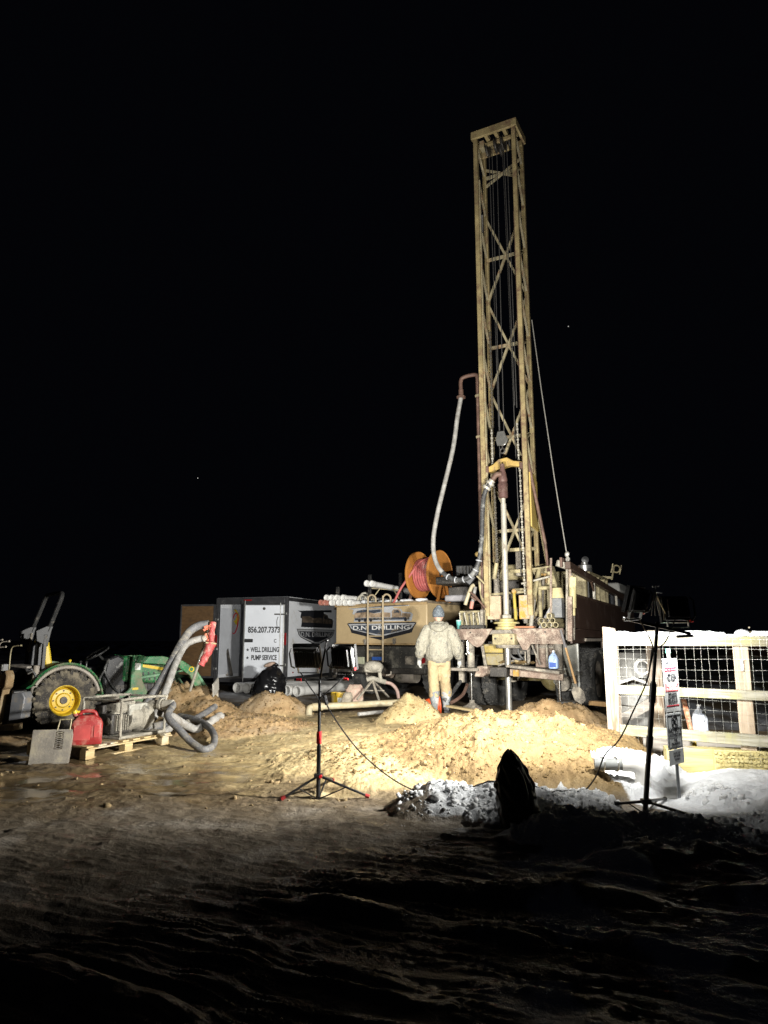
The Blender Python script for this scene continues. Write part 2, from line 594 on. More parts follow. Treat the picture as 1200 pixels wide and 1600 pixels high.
BERM = [  # snow heaps
    (0.50, 5.60, 0.50, 0.40, 0.1, 0.16), (0.92, 5.45, 0.45, 0.50, 0, 0.19), (1.40, 5.60, 0.42, 0.36, 0, 0.13),
    (1.25, 4.75, 0.55, 0.35, 0, 0.15), (1.72, 4.72, 0.45, 0.28, 0.1, 0.14), (2.10, 4.78, 0.30, 0.22, 0, 0.10),
    (2.45, 4.55, 0.50, 0.22, 0, 0.07), (1.65, 4.3, 0.6, 0.22, 0.1, 0.09), (2.7, 5.0, 0.45, 0.18, -.1, 0.08),
    (3.3, 6.1, 1.0, 0.9, 0, 0.16), (2.5, 3.8, 1.0, 0.16, 0.1, 0.08), (2.6, 3.4, 1.1, 0.14, .15, 0.06),
    (0.5, 3.75, .9, .10, -.18, .07), (-.15, 3.55, .5, .07, -.25, .05), (-1.3, 2.9, .8, .1, -.4, .05), (2.3, 4.15, .9, .13, .05, .06),
    (1.0, 3.15, 1.1, .10, -.33, .045),
]


def ell(x, y, cx, cy, rx, ry, rot):
    dx, dy = x - cx, y - cy
    c, s = math.cos(rot), math.sin(rot)
    return np.sqrt(((dx * c + dy * s) / rx) ** 2 + ((-dx * s + dy * c) / ry) ** 2)


def ground_fields(x, y):
    wob = fbm(x, y, 0.7, 3, 5)
    wob2 = fbm(x, y, 0.28, 4, 6)
    z = 0.025 * fbm(x, y, 2.6, 3, 1) + 0.018 * fbm(x, y, 0.5, 3, 2)
    clump = np.zeros_like(x)
    sand = np.zeros_like(x)
    clay = np.zeros_like(x)
    piles = np.zeros_like(x)
    heap = np.zeros_like(x)
    for cx, cy, rx, ry, rot, h, cl, kind in MOUNDS:
        d = ell(x, y, cx, cy, rx, ry, rot) + 0.16 * wob + .16 * wob2
        p = np.clip(1 - d * d, 0, 1)
        e = h * p ** 1.05 * (1 + .45 * wob2)
        piles = np.maximum(piles, e) + 0.35 * np.minimum(piles, e)
        k = sstep(0.0, 0.25, p)
        clump = np.maximum(clump, cl * k)
        if kind == 3:
            heap = np.maximum(heap, k)
            sand = np.maximum(sand, k)
        elif kind == 1:
            sand = np.maximum(sand, k)
        else:
            clay = np.maximum(clay, k)
    # trampled sandy working area round the hole
    area = 1 - sstep(0.75, 1.12, ell(x, y, -0.2, 9.6, 3.1, 3.3, 0.1) + 0.30 * wob + .10 * fbm(x, y, .2, 2, 44))
    sand = np.maximum(sand, area * 0.85)
    bx = np.zeros_like(x)
    for cx, cy, rx, ry, rot, h in BERM:
        d = ell(x, y, cx, cy, rx, ry, rot) + 0.22 * fbm(x, y, .3, 3, 9)
        p = np.clip(1 - d * d, 0, 1)
        bx = np.maximum(bx, h * p ** 0.8)
    bk = sstep(0.005, 0.06, bx)
    # clean snow on the right, under the fence
    lim = 2.02 - 0.22 * (y - 5.5) + 0.18 * wob
    lim = np.where(y > 6.6, 2.02 - .24 + 1.0 * (y - 6.6), lim)
    snow = sstep(0.0, 0.12, x - lim) * sstep(3.4, 5.0, y) * (1 - sstep(8.6, 9.4, y)) * (1 - .9 * sstep(0.2, .6, clay) * (x < 3.0))
    dirty = .95 * sstep(.0, 1.0, x + .5 * wob) * (1 - sstep(4.8, 5.6, y)) * sstep(.8, 2., y)
    snow = np.maximum(snow, dirty * sstep(-.3, .25, fbm(x, y, .5, 4, 47)))
    snow = np.maximum(snow, bk * sstep(.2, .5, x + .2 * wob) * sstep(3.9, 4.6, y))
    # far field, patchy snow
    farf = np.maximum(sstep(15.0, 20.0, y + 0.4 * np.abs(x) + 2.0 * wob), sstep(3.3, 4.0, x - .25 * (y - 9) + .3 * wob) * sstep(8.2, 9.2, y))
    patch = sstep(-0.12, 0.18, fbm(x, y * 0.45, 1.6, 5, 77))
    # foreground slush
    fore = 1 - sstep(5.2, 6.3, y + 0.35 * wob - .12 * x + 0.10 * fbm(x, y, .25, 3, 32))
    # wheel ruts in the foreground
    ca, sa = math.cos(R_(156)), math.sin(R_(156))
    al, ac = x * ca + y * sa, -x * sa + y * ca
    warp = .10 * fbm(al, ac, .9, 3, 27)
    rdg = lambda sx, sc, sd: (1 - np.abs(2 * fbm(al * sx, ac + warp, sc, 3, sd))) ** 3
    rut = rdg(.07, .30, 21) * .026 + rdg(.12, .10, 25) * .013 + fbm(al * .3, ac + warp, .05, 3, 29) * .008
    rough = fbm(x, y, 0.22, 5, 33) * 0.018 + np.maximum(0, fbm(x, y, .11, 4, 35)) * .012
    mix_r = sstep(-1.2, 0.6, x * .6 - (y - 4.0))
    z = z + fore * (rut * (0.35 + 0.65 * mix_r) + rough * (1 - .5 * mix_r))
    lum = fbm(x, y, 0.30, 5, 61) * .06 + np.maximum(0, fbm(x, y, .12, 4, 63)) * 0.06
    z = z + bx + bk * lum * sstep(0.02, .12, bx) * (1 - .8 * sstep(5.55, 5.95, y))
    # packed mud with small lumps
    act = (1 - fore) * (1 - farf)
    z = z + act * (1 - clump) * (1 - .8 * snow) * (0.016 * fbm(x, y, 0.22, 3, 41) + 0.010 * billow(x, y, .10, 2, 43))
    c1 = billow(x, y, 0.16, 3, 51)
    wx, wy = x + .05 * wob2, y + .05 * wob
    c2 = (1 - np.abs(perlin(wx * 14, wy * 14, 55))) ** 2 + .7 * (1 - np.abs(perlin(wx * 29, wy * 29, 56))) ** 2 + .4 * np.abs(perlin(wx * 52, wy * 52, 57))
    slump = 0.35 + .65 * sstep(-.25, .25, fbm(x, y, .8, 3, 59))
    z = z + piles + clump * (0.018 * c1 + 0.030 * slump * (1.3 - c2) + 0.045 * fbm(x, y, .42, 3, 58))
    # left yard: wheel-churned mud and puddles
    wet = sstep(0.0, .5, fbm(x, y * 2.2, 0.9, 4, 71) + 0.30) * sstep(-1.0, -1.5, x + .3 * wob) * sstep(5.7, 6.1, y) * (1 - sstep(8.0, 9.4, y)) * (1 - sstep(.02, .1, piles))
    z = z * (1 - wet) - .022 * wet
    z = z - .05 * sstep(-3.6, -5.0, x) * (1 - sstep(14, 18, y))
    z = z + farf * (0.10 * fbm(x, y, 3.0, 4, 81) + .05 * fbm(x, y, .6, 3, 83) - .02)
    return z, np.clip(sand, 0, 1), np.clip(clay, 0, 1), np.clip(snow, 0, 1), wet, fore, farf * patch, np.clip(bk, 0, 1), np.clip(heap, 0, 1)


def gz(x, y):
    return float(ground_fields(np.array([float(x)]), np.array([float(y)]))[0][0])


def geo(a, b, ratio):
    n = max(2, int(round(math.log(b / a) / math.log(ratio))))
    return a * (b / a) ** (np.arange(n) / n)


rr = np.concatenate([geo(0.35, 1.8, 1.05), geo(1.8, 4.6, 1.0045), geo(4.6, 9.6, 1.0023), geo(9.6, 13.0, 1.0042), geo(13.0, 24.0, 1.012), geo(24., 60., 1.03), geo(60., 900., 1.12), [900.]])
th = np.concatenate([np.linspace(-180, -40, 36, endpoint=False), np.linspace(-40, -31, 40, endpoint=False), np.linspace(-31, 31, 680, endpoint=False),
                     np.linspace(31, 40, 40, endpoint=False), np.linspace(40, 180, 36, endpoint=False)]) * PI / 180
TH, RR = np.meshgrid(th, rr)
GX, GY = RR * np.sin(TH), RR * np.cos(TH)
ZG, A_sand, A_clay, A_snow, A_wet, A_fore, A_far, A_berm, A_heap = ground_fields(GX, GY)
nr, nth = GX.shape
co = np.stack([GX, GY, ZG], -1).reshape(-1, 3)
idx = np.arange(nr * nth).reshape(nr, nth)
q = np.stack([idx[:-1, :], np.roll(idx, -1, 1)[:-1, :], np.roll(idx, -1, 1)[1:, :], idx[1:, :]], -1).reshape(-1, 4)
q = q[:, ::-1]
me = bpy.data.meshes.new('ground')
me.vertices.add(len(co))
me.vertices.foreach_set('co', co.astype(np.float32).ravel())
me.loops.add(q.size)
me.loops.foreach_set('vertex_index', q.astype(np.int32).ravel())
me.polygons.add(len(q))
me.polygons.foreach_set('loop_start', (np.arange(len(q)) * 4).astype(np.int32))
me.polygons.foreach_set('use_smooth', np.ones(len(q), bool))
me.update(calc_edges=True)
ctr = [tuple(range(nth))]
for nm, arr in (('sand', A_sand), ('clay', A_clay), ('snow', A_snow), ('wet', A_wet), ('slush', A_fore), ('farsnow', A_far), ('heap', A_heap)):
    at_ = me.attributes.new(nm, 'FLOAT', 'POINT')
    at_.data.foreach_set('value', arr.astype(np.float32).ravel())
if me.polygons[len(q) // 2].normal.z < 0:
    me.flip_normals()
ground = bpy.data.objects.new('ground', me)
COL.objects.link(ground)
tag(ground, 'muddy yard ground with yellow sand, dirty slush and clean snow', None, None, 'structure')


def ground_material():
    m, t, N, L, b = newmat('yard_ground')
    tc = N.new('ShaderNodeTexCoord')

    def attr(n):
        a = N.new('ShaderNodeAttribute')
        a.attribute_name = n
        return a.outputs['Fac']

    def noise(s, d=6, r=.6):
        n = N.new('ShaderNodeTexNoise')
        n.inputs['Scale'].default_value = s
        n.inputs['Detail'].default_value = d
        n.inputs['Roughness'].default_value = r
        L.new(tc.outputs['Object'], n.inputs['Vector'])
        return n.outputs['Fac']

    def ramp(src, p0, p1, c0=(0, 0, 0), c1=(1, 1, 1)):
        r = N.new('ShaderNodeValToRGB')
        r.color_ramp.elements[0].position = p0
        r.color_ramp.elements[1].position = p1
        r.color_ramp.elements[0].color = c0 + (1,)
        r.color_ramp.elements[1].color = c1 + (1,)
        L.new(src, r.inputs['Fac'])
        return r.outputs['Color']

    def mix(f, a, c):
        x = N.new('ShaderNodeMix')
        x.data_type = 'RGBA'
        L.new(f, x.inputs[0])
        for k, vv in ((6, a), (7, c)):
            if isinstance(vv, tuple):
                x.inputs[k].default_value = vv + (1,)
            else:
                L.new(vv, x.inputs[k])
        return x.outputs[2]

    def math_(op, a, c=None, cl=False):
        x = N.new('ShaderNodeMath')
        x.operation = op
        x.use_clamp = cl
        for k, vv in ((0, a), (1, c)):
            if vv is None:
                continue
            if isinstance(vv, (int, float)):
                x.inputs[k].default_value = vv
            else:
                L.new(vv, x.inputs[k])
        return x.outputs[0]
    n1, n2, n3 = noise(1.6), noise(9, 8), noise(45, 5)
    mud = mix(ramp(n2, .35, .65), (0.095, 0.066, 0.034), (0.19, 0.138, 0.075))
    sandc = mix(ramp(n2, .32, .68), (0.29, 0.205, 0.088), (0.43, 0.33, 0.165))
    sandc = mix(ramp(noise(3.5, 7), .45, .75), sandc, (0.50, 0.40, 0.22))
    clayc = mix(ramp(n2, .32, .68), (0.27, 0.165, 0.075), (0.45, 0.31, 0.16))
    clayc = mix(ramp(n1, .5, .8), clayc, (0.44, 0.36, 0.25))
    slush = mix(ramp(n2, .3, .7), (0.115, 0.092, 0.066), (0.27, 0.225, 0.17))
    slush = mix(ramp(noise(2.2, 7), .52, .72), slush, (0.42, .375, .32))
    c = mud
    sf = math_('MULTIPLY', attr('sand'), 1.0)
    c = mix(attr('slush'), c, slush)
    c = mix(sf, c, sandc)
    heapc = mix(ramp(n2, .32, .68), (0.105, 0.064, 0.022), (0.185, 0.122, 0.048))
    heapc = mix(ramp(noise(2.6, 7), .45, .75), heapc, (0.22, 0.152, 0.066))
    c = mix(attr('heap'), c, heapc)
    c = mix(attr('clay'), c, clayc)
    far = mix(ramp(n2, .3, .7), (0.06, .055, .05), (0.11, .10, .09))
    snowc = mix(ramp(n2, .3, .75), (0.70, .72, .75), (0.86, .88, .91))
    # slush breaks through thin snow in flecks
    sn = math_('ADD', attr('snow'), math_('MULTIPLY', math_('SUBTRACT', n3, .5), .5))
    c = mix(ramp(sn, .35, .65), c, snowc)
    fs = mix(attr('farsnow'), c, (0.55, .57, .62))
    c = fs
    L.new(c, b.inputs['Base Color'])
    # wet shine: puddles, film of water on slush and mud
    rg = math_('SUBTRACT', math_('SUBTRACT', 0.82, math_('MULTIPLY', attr('slush'), .22)), math_('MULTIPLY', attr('wet'), .78))
    icy = math_('MULTIPLY', math_('MULTIPLY', math_('SUBTRACT', 1.0, math_('MULTIPLY', sf, .85)), math_('SUBTRACT', 1.0, attr('snow'))), ramp(noise(3.0, 6), .38, .62))
    rg = math_('SUBTRACT', rg, math_('MULTIPLY', icy, .42), True)
    L.new(rg, b.inputs['Roughness'])
    bp = N.new('ShaderNodeBump')
    bp.inputs['Distance'].default_value = 0.03
    hs = math_('ADD', math_('MULTIPLY', noise(32, 6, .65), .6), math_('MULTIPLY', noise(95, 4), .35))
    st = math_('MULTIPLY', math_('SUBTRACT', 1.0, math_('MULTIPLY', attr('wet'), .97)), .75)
    L.new(hs, bp.inputs['Height'])
    L.new(st, bp.inputs['Strength'])
    L.new(bp.outputs[0], b.inputs['Normal'])
    return m


me.materials.append(ground_material())


# clods of sand and lumps of snow lying on the heaps
def scatter(name, label, mtl, pts, sizes, seed):
    rng = np.random.default_rng(seed)
    bm = bmesh.new()
    bmesh.ops.create_icosphere(bm, subdivisions=1, radius=1)
    bv = np.array([v.co for v in bm.verts])
    bf = np.array([[v.index for v in f.verts] for f in bm.faces])
    bm.free()
    n = len(pts)
    k = len(bv)
    vs = np.empty((n, k, 3))
    for i in range(n):
        ax = rng.normal(size=3)
        qn = Quaternion(V(ax).normalized(), rng.uniform(0, 6.28)).to_matrix()
        d = bv * (1 + 0.28 * rng.normal(size=(k, 1))) * (np.array([1, rng.uniform(.6, 1), rng.uniform(.5, .8)]) * sizes[i])
        vs[i] = d @ np.array(qn).T + pts[i]
    fs = (bf[None] + (np.arange(n) * k)[:, None, None]).reshape(-1, 3)
    me = bpy.data.meshes.new(name)
    me.from_pydata(vs.reshape(-1, 3).tolist(), [], fs.tolist())
    me.materials.append(mtl)
    me.polygons.foreach_set('use_smooth', [True] * len(me.polygons))
    o = bpy.data.objects.new(name, me)
    COL.objects.link(o)
    return tag(o, label, None, None, 'stuff')


rng = np.random.default_rng(3)


def pick(n, fn):
    out = []
    while len(out) < n:
        x = rng.uniform(-4.5, 3.6, 4000)
        y = rng.uniform(4.3, 13, 4000)
        f = ground_fields(x, y)
        p = fn(x, y, f)
        keep = rng.uniform(0, 1, 4000) < p
        out += [(a, b_, c) for a, b_, c in zip(x[keep], y[keep], f[0][keep])]
    return np.array(out[:n])


P = pick(6500, lambda x, y, f: np.clip(np.maximum(f[1] * (f[0] > .10), f[2]) * (1.0 + .8 * (y < 7.4)) * (1 - f[3]) * .5, 0, 1))
S = rng.gamma(1.4, 0.0048, len(P)) + 0.004
m_clod = mat('sand_clod', (0.165, 0.108, 0.042), 0.9, 0, .35, 9, None, 0, 1, 0, .5, 60)
scatter('sand_clods', 'crumbly clods of yellow drill cuttings on the sand heaps', m_clod, P, np.minimum(S, .03), 5)
P = pick(1500, lambda x, y, f: np.clip(f[7] * (x > .1) * (x < 2.7) * (y < 6.0), 0, 1))
S = rng.gamma(1.5, 0.007, len(P)) + 0.006
scatter('snow_lumps', 'loose lumps of dirty shovelled snow on the heap', mat('dirty_snow', (.78, .79, .80), .7, 0, .1, 8, (.40, .36, .31), .25, 4, .2, .5, 40), P, np.minimum(S, .04), 6)
P = pick(700, lambda x, y, f: np.clip((1 - f[3]) * (1 - f[4]) * (f[5] < .5) * (y > 5.6) * .5, 0, 1))
S = rng.gamma(1.6, 0.007, len(P)) + 0.005
scatter('mud_crumbs', 'small crumbs of trampled mud around the heaps', mat('mud_crumb', (0.25, .18, .09), .9, 0, .3, 9), P, np.minimum(S, .035), 8)

# ================================================================ flood light stands
m_lampside = mat('dull_silver_cover', (.28, .28, .28), .4, .5, .1)


def lamp_head(stand, loc, a, tilt, kind, knob_side=1):
    """LED flood head; local frame: front faces +Y after turning by heading a and tilting up"""
    Rm = Euler((tilt, 0, -a)).to_matrix()
    loc = V(loc)

    def T(p):
        return loc + Rm @ V(p)
    b = MB()
    b.box(T((0, 0, 0)), (.205, .05, .175), Rm)
    for i in range(9):
        b.box(T((-.08 + i * .02, -.036, 0)), (.006, .03, .14), Rm)
    hd = b.build('lamp_head', m_blackdusty, stand, .006)
    g = MB()
    for sx in (-1, 1):
        g.beam(T((sx * .108, .03, -.095)), T((sx * .108, .03, .095)), .014, .03, up=Rm @ V((0, 1, 0)))
        g.beam(T((-.115, .03, sx * .095)), T((.115, .03, sx * .095)), .014, .03, up=Rm @ V((0, 1, 0)))
        g.tube([T((sx * .112, -.02, -.09)), T((sx * .125, -.05, -.06)), T((sx * .125, -.05, .06)), T((sx * .112, -.02, .09))], .007, 6)
    g.build('guard_frame', m_black, hd)
    MB().box(T((.099, .006, 0)), (.016, .04, .15), Rm).build('side_cover', m_lampside, hd, .003)
    MB().box(T((0, .037, 0)), (.19, .024, .16), Rm).build('led_glass', m_led, hd)
    y = MB()
    for sx in (-1, 1):
        y.beam(T((sx * .085, -.01, -.085)), T((sx * .085, -.01, -.14)), .008, .02)
    y.beam(T((-.09, -.01, -.14)), T((.09, -.01, -.14)), .02, .008)
    y.build('bracket', m_alu, hd)
    k = MB()
    k.cyl(T((knob_side * .10, -.01, -.09)), T((knob_side * .125, -.01, -.09)), .013, 10)
    k.build('knob', m_redknob, hd)
    for nm, watts, spread, yy in (('flood_light', LAMP_W[kind], LAMP_SPREAD if kind != 'left' else R_(150), .0535), ('stray_light', SPILL_W[kind], PI, .0505)):
        ld = bpy.data.lights.new(nm, 'AREA')
        ld.shape = 'RECTANGLE'
        ld.size, ld.size_y = .18, .15
        ld.energy = watts
        ld.spread = spread
        ld.color = LAMP_COL
        lo = bpy.data.objects.new(nm, ld)
        COL.objects.link(lo)
        lo.parent = stand
        lo.location = T((0, yy, 0))
        lo.rotation_euler = (Rm @ Euler((PI / 2, 0, 0)).to_matrix()).to_euler()
    return hd


# --- stand between the camera and the sand heap
base = at(497, 1251, 5.95)
gl = gz(base.x, base.y)
ls = thing('work_light_stand', 'black tripod work light with red-tipped feet standing in front of the long sand heap', 'work light', (base.x, base.y, gl))
zt = lambda y: at(497, y, 5.95).z - gl
hub_z, bar_z = zt(1212), zt(1062)
MB().cyl((0, 0, .02), (0, 0, zt(1165)), .017, 12).cyl((0, 0, zt(1165)), (0, 0, bar_z), .0125, 12).build('pole', m_black, ls)
MB().cyl((0, 0, zt(1162)), (0, 0, zt(1143)), .021, 12).build('clamp_collar', m_redknob, ls)
for px, py, dy in ((440, 1266, -.06), (576, 1258, .02), (520, 1240, .5)):
    f = at(px, py, 5.95 + dy)
    fl = V((f.x - base.x, f.y - base.y, gz(f.x, f.y) - gl + .012))
    d = fl - V((0, 0, hub_z))
    lg = MB().beam((0, 0, hub_z), fl, .022, .016).build('leg', m_black, ls, .003)
    MB().cyl(fl - d.normalized() * .03, fl + d.normalized() * .005, .015, 8).build('rubber_foot', mat('worn_red_rubber', (.30, .02, .02), .6) if 'worn_red_rubber' not in bpy.data.materials else bpy.data.materials['worn_red_rubber'], lg)
    MB().beam((0, 0, zt(1249)), V((0, 0, hub_z)) + d * .55, .012, .008).build('strut', m_black, ls)
MB().box((0, 0, hub_z), (.07, .05, .03)).build('hub', m_blackdusty, ls, .005)
MB().cyl((.02, -.025, hub_z), (.02, -.045, hub_z), .013, 10).build('knob', m_redknob, ls)
bx = MB().beam((-.21, 0, bar_z), (.21, 0, bar_z), .022, .02)
bx.build('crossbar', m_blackdusty, ls, .003)
MB().cyl((-.19, -.012, bar_z), (-.15, -.02, bar_z), .011, 8).build('bar_end', m_redknob, ls)
MB().cyl((.19, 0, bar_z + .005), (.23, -.01, bar_z + .005), .011, 8).build('bar_end', m_redknob, ls)
MB().tube([(0, 0, bar_z), (.02, 0, bar_z + .14), (.05, 0, zt(1003))], [.008, .008, .008], 8).ball((.052, 0, zt(1001)), .015).build('top_rod', m_black, ls)
for px, a in ((478, 12), (536, 36)):
    c = at(px, 1027, 5.95) - base
    lamp_head(ls, (c.x, .055 if a < 20 else -.005, c.z + base.z - gl), R_(a), R_(27 if a < 20 else 10), 'near' if a < 20 else 'rake')
cb = MB()
for px in (470, 545):
    c = at(px, 1050, 5.95) - base
    cb.tube(spline([(c.x, -.03, c.z + base.z - gl), (c.x * .5, -.06, bar_z - .05), (0, -.04, bar_z - .16), (.01, -.025, bar_z - .25)], 6), .005, 6)
cb.build('lamp_cable', m_black, ls)

# --- stand beside the fence
base2 = at(1008, 1276, 5.45)
g2 = gz(base2.x, base2.y)
rs = thing('work_light_stand', 'all-black tripod work light in the snow in front of the wire fence, its pole leaning', 'work light', (base2.x, base2.y, g2))
top = at(1027, 972, 5.45)
tp = V((top.x - base2.x, 0, top.z - g2))
lean = lambda k: V((0, 0, 0)).lerp(tp, k)
kk = lambda y: (at(1010, y, 5.45).z - g2) / tp.z
MB().cyl(lean(.0), lean(kk(1065)), .019, 12).cyl(lean(kk(1065)), lean(1), .0135, 12).build('pole', m_black, rs)
for ya, yb in ((1098, 1068), (1168, 1150)):
    MB().cyl(lean(kk(ya)), lean(kk(yb)), .025, 10).build('clamp_collar', m_black, rs)
hubp = lean(kk(1252))
for px, py, dy in ((962, 1272, .0), (1088, 1292, -.12), (1040, 1255, .45)):
    f = at(px, py, 5.45 + dy)
    fl = V((f.x - base2.x, f.y - base2.y, gz(f.x, f.y) - g2 + .01))
    lg = MB().beam(hubp, fl, .024, .018).build('leg', m_black, rs, .003)
    d = fl - hubp
    MB().cyl(fl - d.normalized() * .03, fl + d.normalized() * .004, .015, 8).build('rubber_foot', m_black, lg)
    MB().beam(lean(kk(1285) + .04), hubp + d * .6, .012, .008).build('strut', m_black, rs)
MB().box(hubp, (.07, .05, .035)).build('hub', m_black, rs, .005)
p0, p1 = at(975, 966, 5.45), at(1090, 990, 5.3)
L0 = V((p0.x - base2.x, 0.03, p0.z - g2))
L1 = V((p1.x - base2.x, -.03, p1.z - g2))
MB().beam(L0, L1, .03, .022).build('crossbar', m_black, rs, .003)
MB().cyl(L0 + V((.0, -.03, -.012)), L0 + V((.11, -.03, -.005)), .012, 10).build('grip_tube', m_alu, rs)
MB().cyl(L1 + V((-.12, -.03, -.02)), L1 + V((-.0, -.04, -.016)), .012, 10).build('grip_tube', m_alu, rs)
for px, py, a, tl in ((994, 938, -42, 17), (1062, 951, -8, -7)):
    c = at(px, py, 5.43)
    lamp_head(rs, (c.x - base2.x, -.04 if a < -20 else .06, c.z - g2), R_(a), R_(tl), 'left' if a < -20 else 'far')
t = MB()
apex = at(1023, 925, 5.42) - V((base2.x, base2.y, g2))
for px in (1018, 1024, 1031, 1042):
    e = at(px, 962, 5.42) - V((base2.x, base2.y, g2))
    t.cyl(apex, e, .005, 6)
t.cyl(apex + V((0, 0, -.02)), apex + V((.01, 0, .035)), .007, 8)
t.beam(apex + V((-.015, 0, .04)), apex + V((.035, 0, .045)), .012, .012)
t.beam(apex + V((.0, 0, .0)), apex + V((.06, 0, -.005)), .012, .01)
t.build('carry_handle', m_alu, rs)
cb = MB()
for px in (1000, 1055):
    c = at(px, 968, 5.40) - V((base2.x, base2.y, g2))
    cb.tube(spline([c, c.lerp(lean(kk(1012)), .6) + V((0, -.03, -.04)), lean(kk(1020)) + V((-.03, -.03, 0)), lean(kk(1050)) + V((-.05, -.03, 0))], 6), .005, 6)
cb.build('lamp_cable', m_black, rs)

# --- the lead that joins the two stands
pts = []
for px, py, Y in ((501, 1080, 5.93), (520, 1118, 5.9), (560, 1172, 5.88), (610, 1215, 5.86), (655, 1238, 5.84), (705, 1250, 5.72)):
    pts.append(at(px, py, Y))
for px, py, Y in ((740, 1246, 5.55), (790, 1238, 5.45), (850, 1238, 5.5), (905, 1239, 5.6), (930, 1215, 5.6), (945, 1180, 5.58), (968, 1155, 5.55), (990, 1110, 5.52), (1012, 1060, 5.47), (1019, 1012, 5.45)):
    pts.append(at(px, py, Y))
pts = spline(pts, 6)
for i, p in enumerate(pts):
    if 34 < i < 62:
        p.z = max(p.z, gz(p.x, p.y) + .008)
lead = MB().tube(pts, .0055, 6).build('extension_lead', m_black)
tag(lead, 'thin black lead sagging across the sand heap between the two work light stands', 'cable')
plug = at(507, 1087, 5.93)
MB().cyl(plug, plug + V((.02, 0, -.07)), .016, 8).build('plug', m_black, lead)
plug = at(706, 1250, 5.7)
MB().cyl(plug + V((-.03, 0, .01)), plug + V((.03, .02, .01)), .014, 8).build('plug', m_black, lead)

# ================================================================ black sack standing in the snow
def bag_mesh(prof, n, m, creases, seed, squash=1.0, twist=0.0, lean=(0, 0)):
    """a tied plastic sack: profile of (t, radius) from base to top, with pulled folds"""
    b = MB()
    vs, fs = [], []
    zmax = prof[-1][1]
    for i in range(m + 1):
        t = i / m
        z = t * zmax
        r = np.interp(z, [p[1] for p in prof], [p[0] for p in prof])
        for k in range(n):
            a = 2 * PI * k / n
            x, y = math.cos(a), math.sin(a)
            nz = float(fbm(np.array([x * 1.6 + 5 * t + seed]), np.array([y * 1.6 - 3 * t]), .8, 3, seed)[0])
            fold = math.sin(a * creases + 5 * nz + twist * t) * .07 * (0.35 + t) + abs(nz) * .22 - .06
            r2 = r * (1 + fold)
            vs.append((x * r2 + lean[0] * t, y * r2 * squash + lean[1] * t, z + .02 * nz))
    for i in range(m):
        for k in range(n):
            k2 = (k + 1) % n
            fs.append((i * n + k, i * n + k2, (i + 1) * n + k2, (i + 1) * n + k))
    fs.append(tuple(range(n))[::-1])
    fs.append(tuple(m * n + k for k in range(n)))
    b.add(vs, fs)
    return b


p = at(815, 1312, 4.95)
sk = bag_mesh([(.125, 0), (.14, .10), (.137, .20), (.120, .30), (.090, .38), (.058, .435), (.034, .465), (.012, .485)], 64, 44, 7, 4, .8, 2.0, (-.06, .03))
so = sk.build('feed_sack', m_sack, None, loc=(p.x, p.y, gz(p.x, p.y) - .03), ang=60)
tag(so, 'dark sack with a pinched top standing upright in the snow heap, near the camera', 'sack')
tie = MB().tube(spline([(-.05, -.06, .40), (-.01, -.085, .36), (.02, -.10, .28), (.03, -.115, .2)], 5), .006, 6).build('fold_ridge', m_sack, so)

# ================================================================ fence, signs and the things behind it
fa = at(964, 1192, 7.75)
fdir = V((1.07, -0.86, 0)).normalized()
fence = thing('post_and_rail_fence', 'pale wooden post and rail fence with wire mesh and snow on its top rail', 'fence', (fa.x, fa.y, 0.03), 0)
fence.rotation_euler = (0, 0, math.atan2(fdir.y, fdir.x))      # local +X runs along the fence, -Y is the camera side
FG = fence.location.z
po = MB()
po.box((0, .0, .62), (.125, .10, 1.30))
pf = po.prism([(-.0625, 1.27), (.0625, 1.27), (.0625, 1.29), (.04, 1.345), (-.0625, 1.36)], (0, 0, 0), (1, 0, 0), (0, 0, 1), .098).build('post', m_postwood, fence, .006)
MB().box((-.01, -.053, 1.22), (.05, .006, .16)).build('tag_plate', mat('yellow_tag', (.60, .42, .10), .6, 0, .2, 20), fence)
RL = 3.4
rails = []
for z, hh in ((1.205, .092), (.705, .09), (.295, .105)):
    r = MB()
    n = 14
    for i in range(n):
        x0, x1 = .06 + (RL - .06) * i / n, .06 + (RL - .06) * (i + 1) / n
        r.box(((x0 + x1) / 2, .0, z + .004 * math.sin(i * 1.3)), (x1 - x0 - .0005 if i % 5 == 4 else x1 - x0, .05, hh))
    r = MB().box((RL / 2 + .03, .0, z), (RL - .06, .05, hh))
    rails.append(r.build('rail', m_railwood, fence, .005))
# second post, in line
xp = 1.27
MB().box((xp, .075, .55), (.14, .10, 1.42)).build('post', m_oldpost, fence, .006)
MB().box((xp + .012, .0, .98), (.02, .02, .10)).build('bracket', m_alu, fence)
MB().ball((xp + .02, .07, 1.275), (.075, .065, .045), 14, 8).build('post_cap_snow', m_snow, fence)
sn = MB()
vs, fs = [], []
nx, ny = 140, 8
for i in range(nx + 1):
    x = .08 + (RL - .1) * i / nx
    hx = .045 + .035 * float(fbm(np.array([x]), np.array([0.]), .35, 3, 12)[0]) + .012 * float(fbm(np.array([x]), np.array([3.]), .07, 2, 13)[0])
    if abs(x - xp) < .11:
        hx *= .45
    hx = max(hx, .012)
    for k in range(ny + 1):
        a = PI * k / ny
        vs.append((x, -.031 * math.cos(a) * (1 + .1 * math.sin(x * 31)), 1.2575 + hx * math.sin(a) ** .7 if 0 < k < ny else 1.2555))
for i in range(nx):
    for k in range(ny):
        fs.append((i * (ny + 1) + k, i * (ny + 1) + k + 1, (i + 1) * (ny + 1) + k + 1, (i + 1) * (ny + 1) + k))
sn.add(vs, fs)
sn.build('rail_snow', m_snow, fence)
wm = MB()
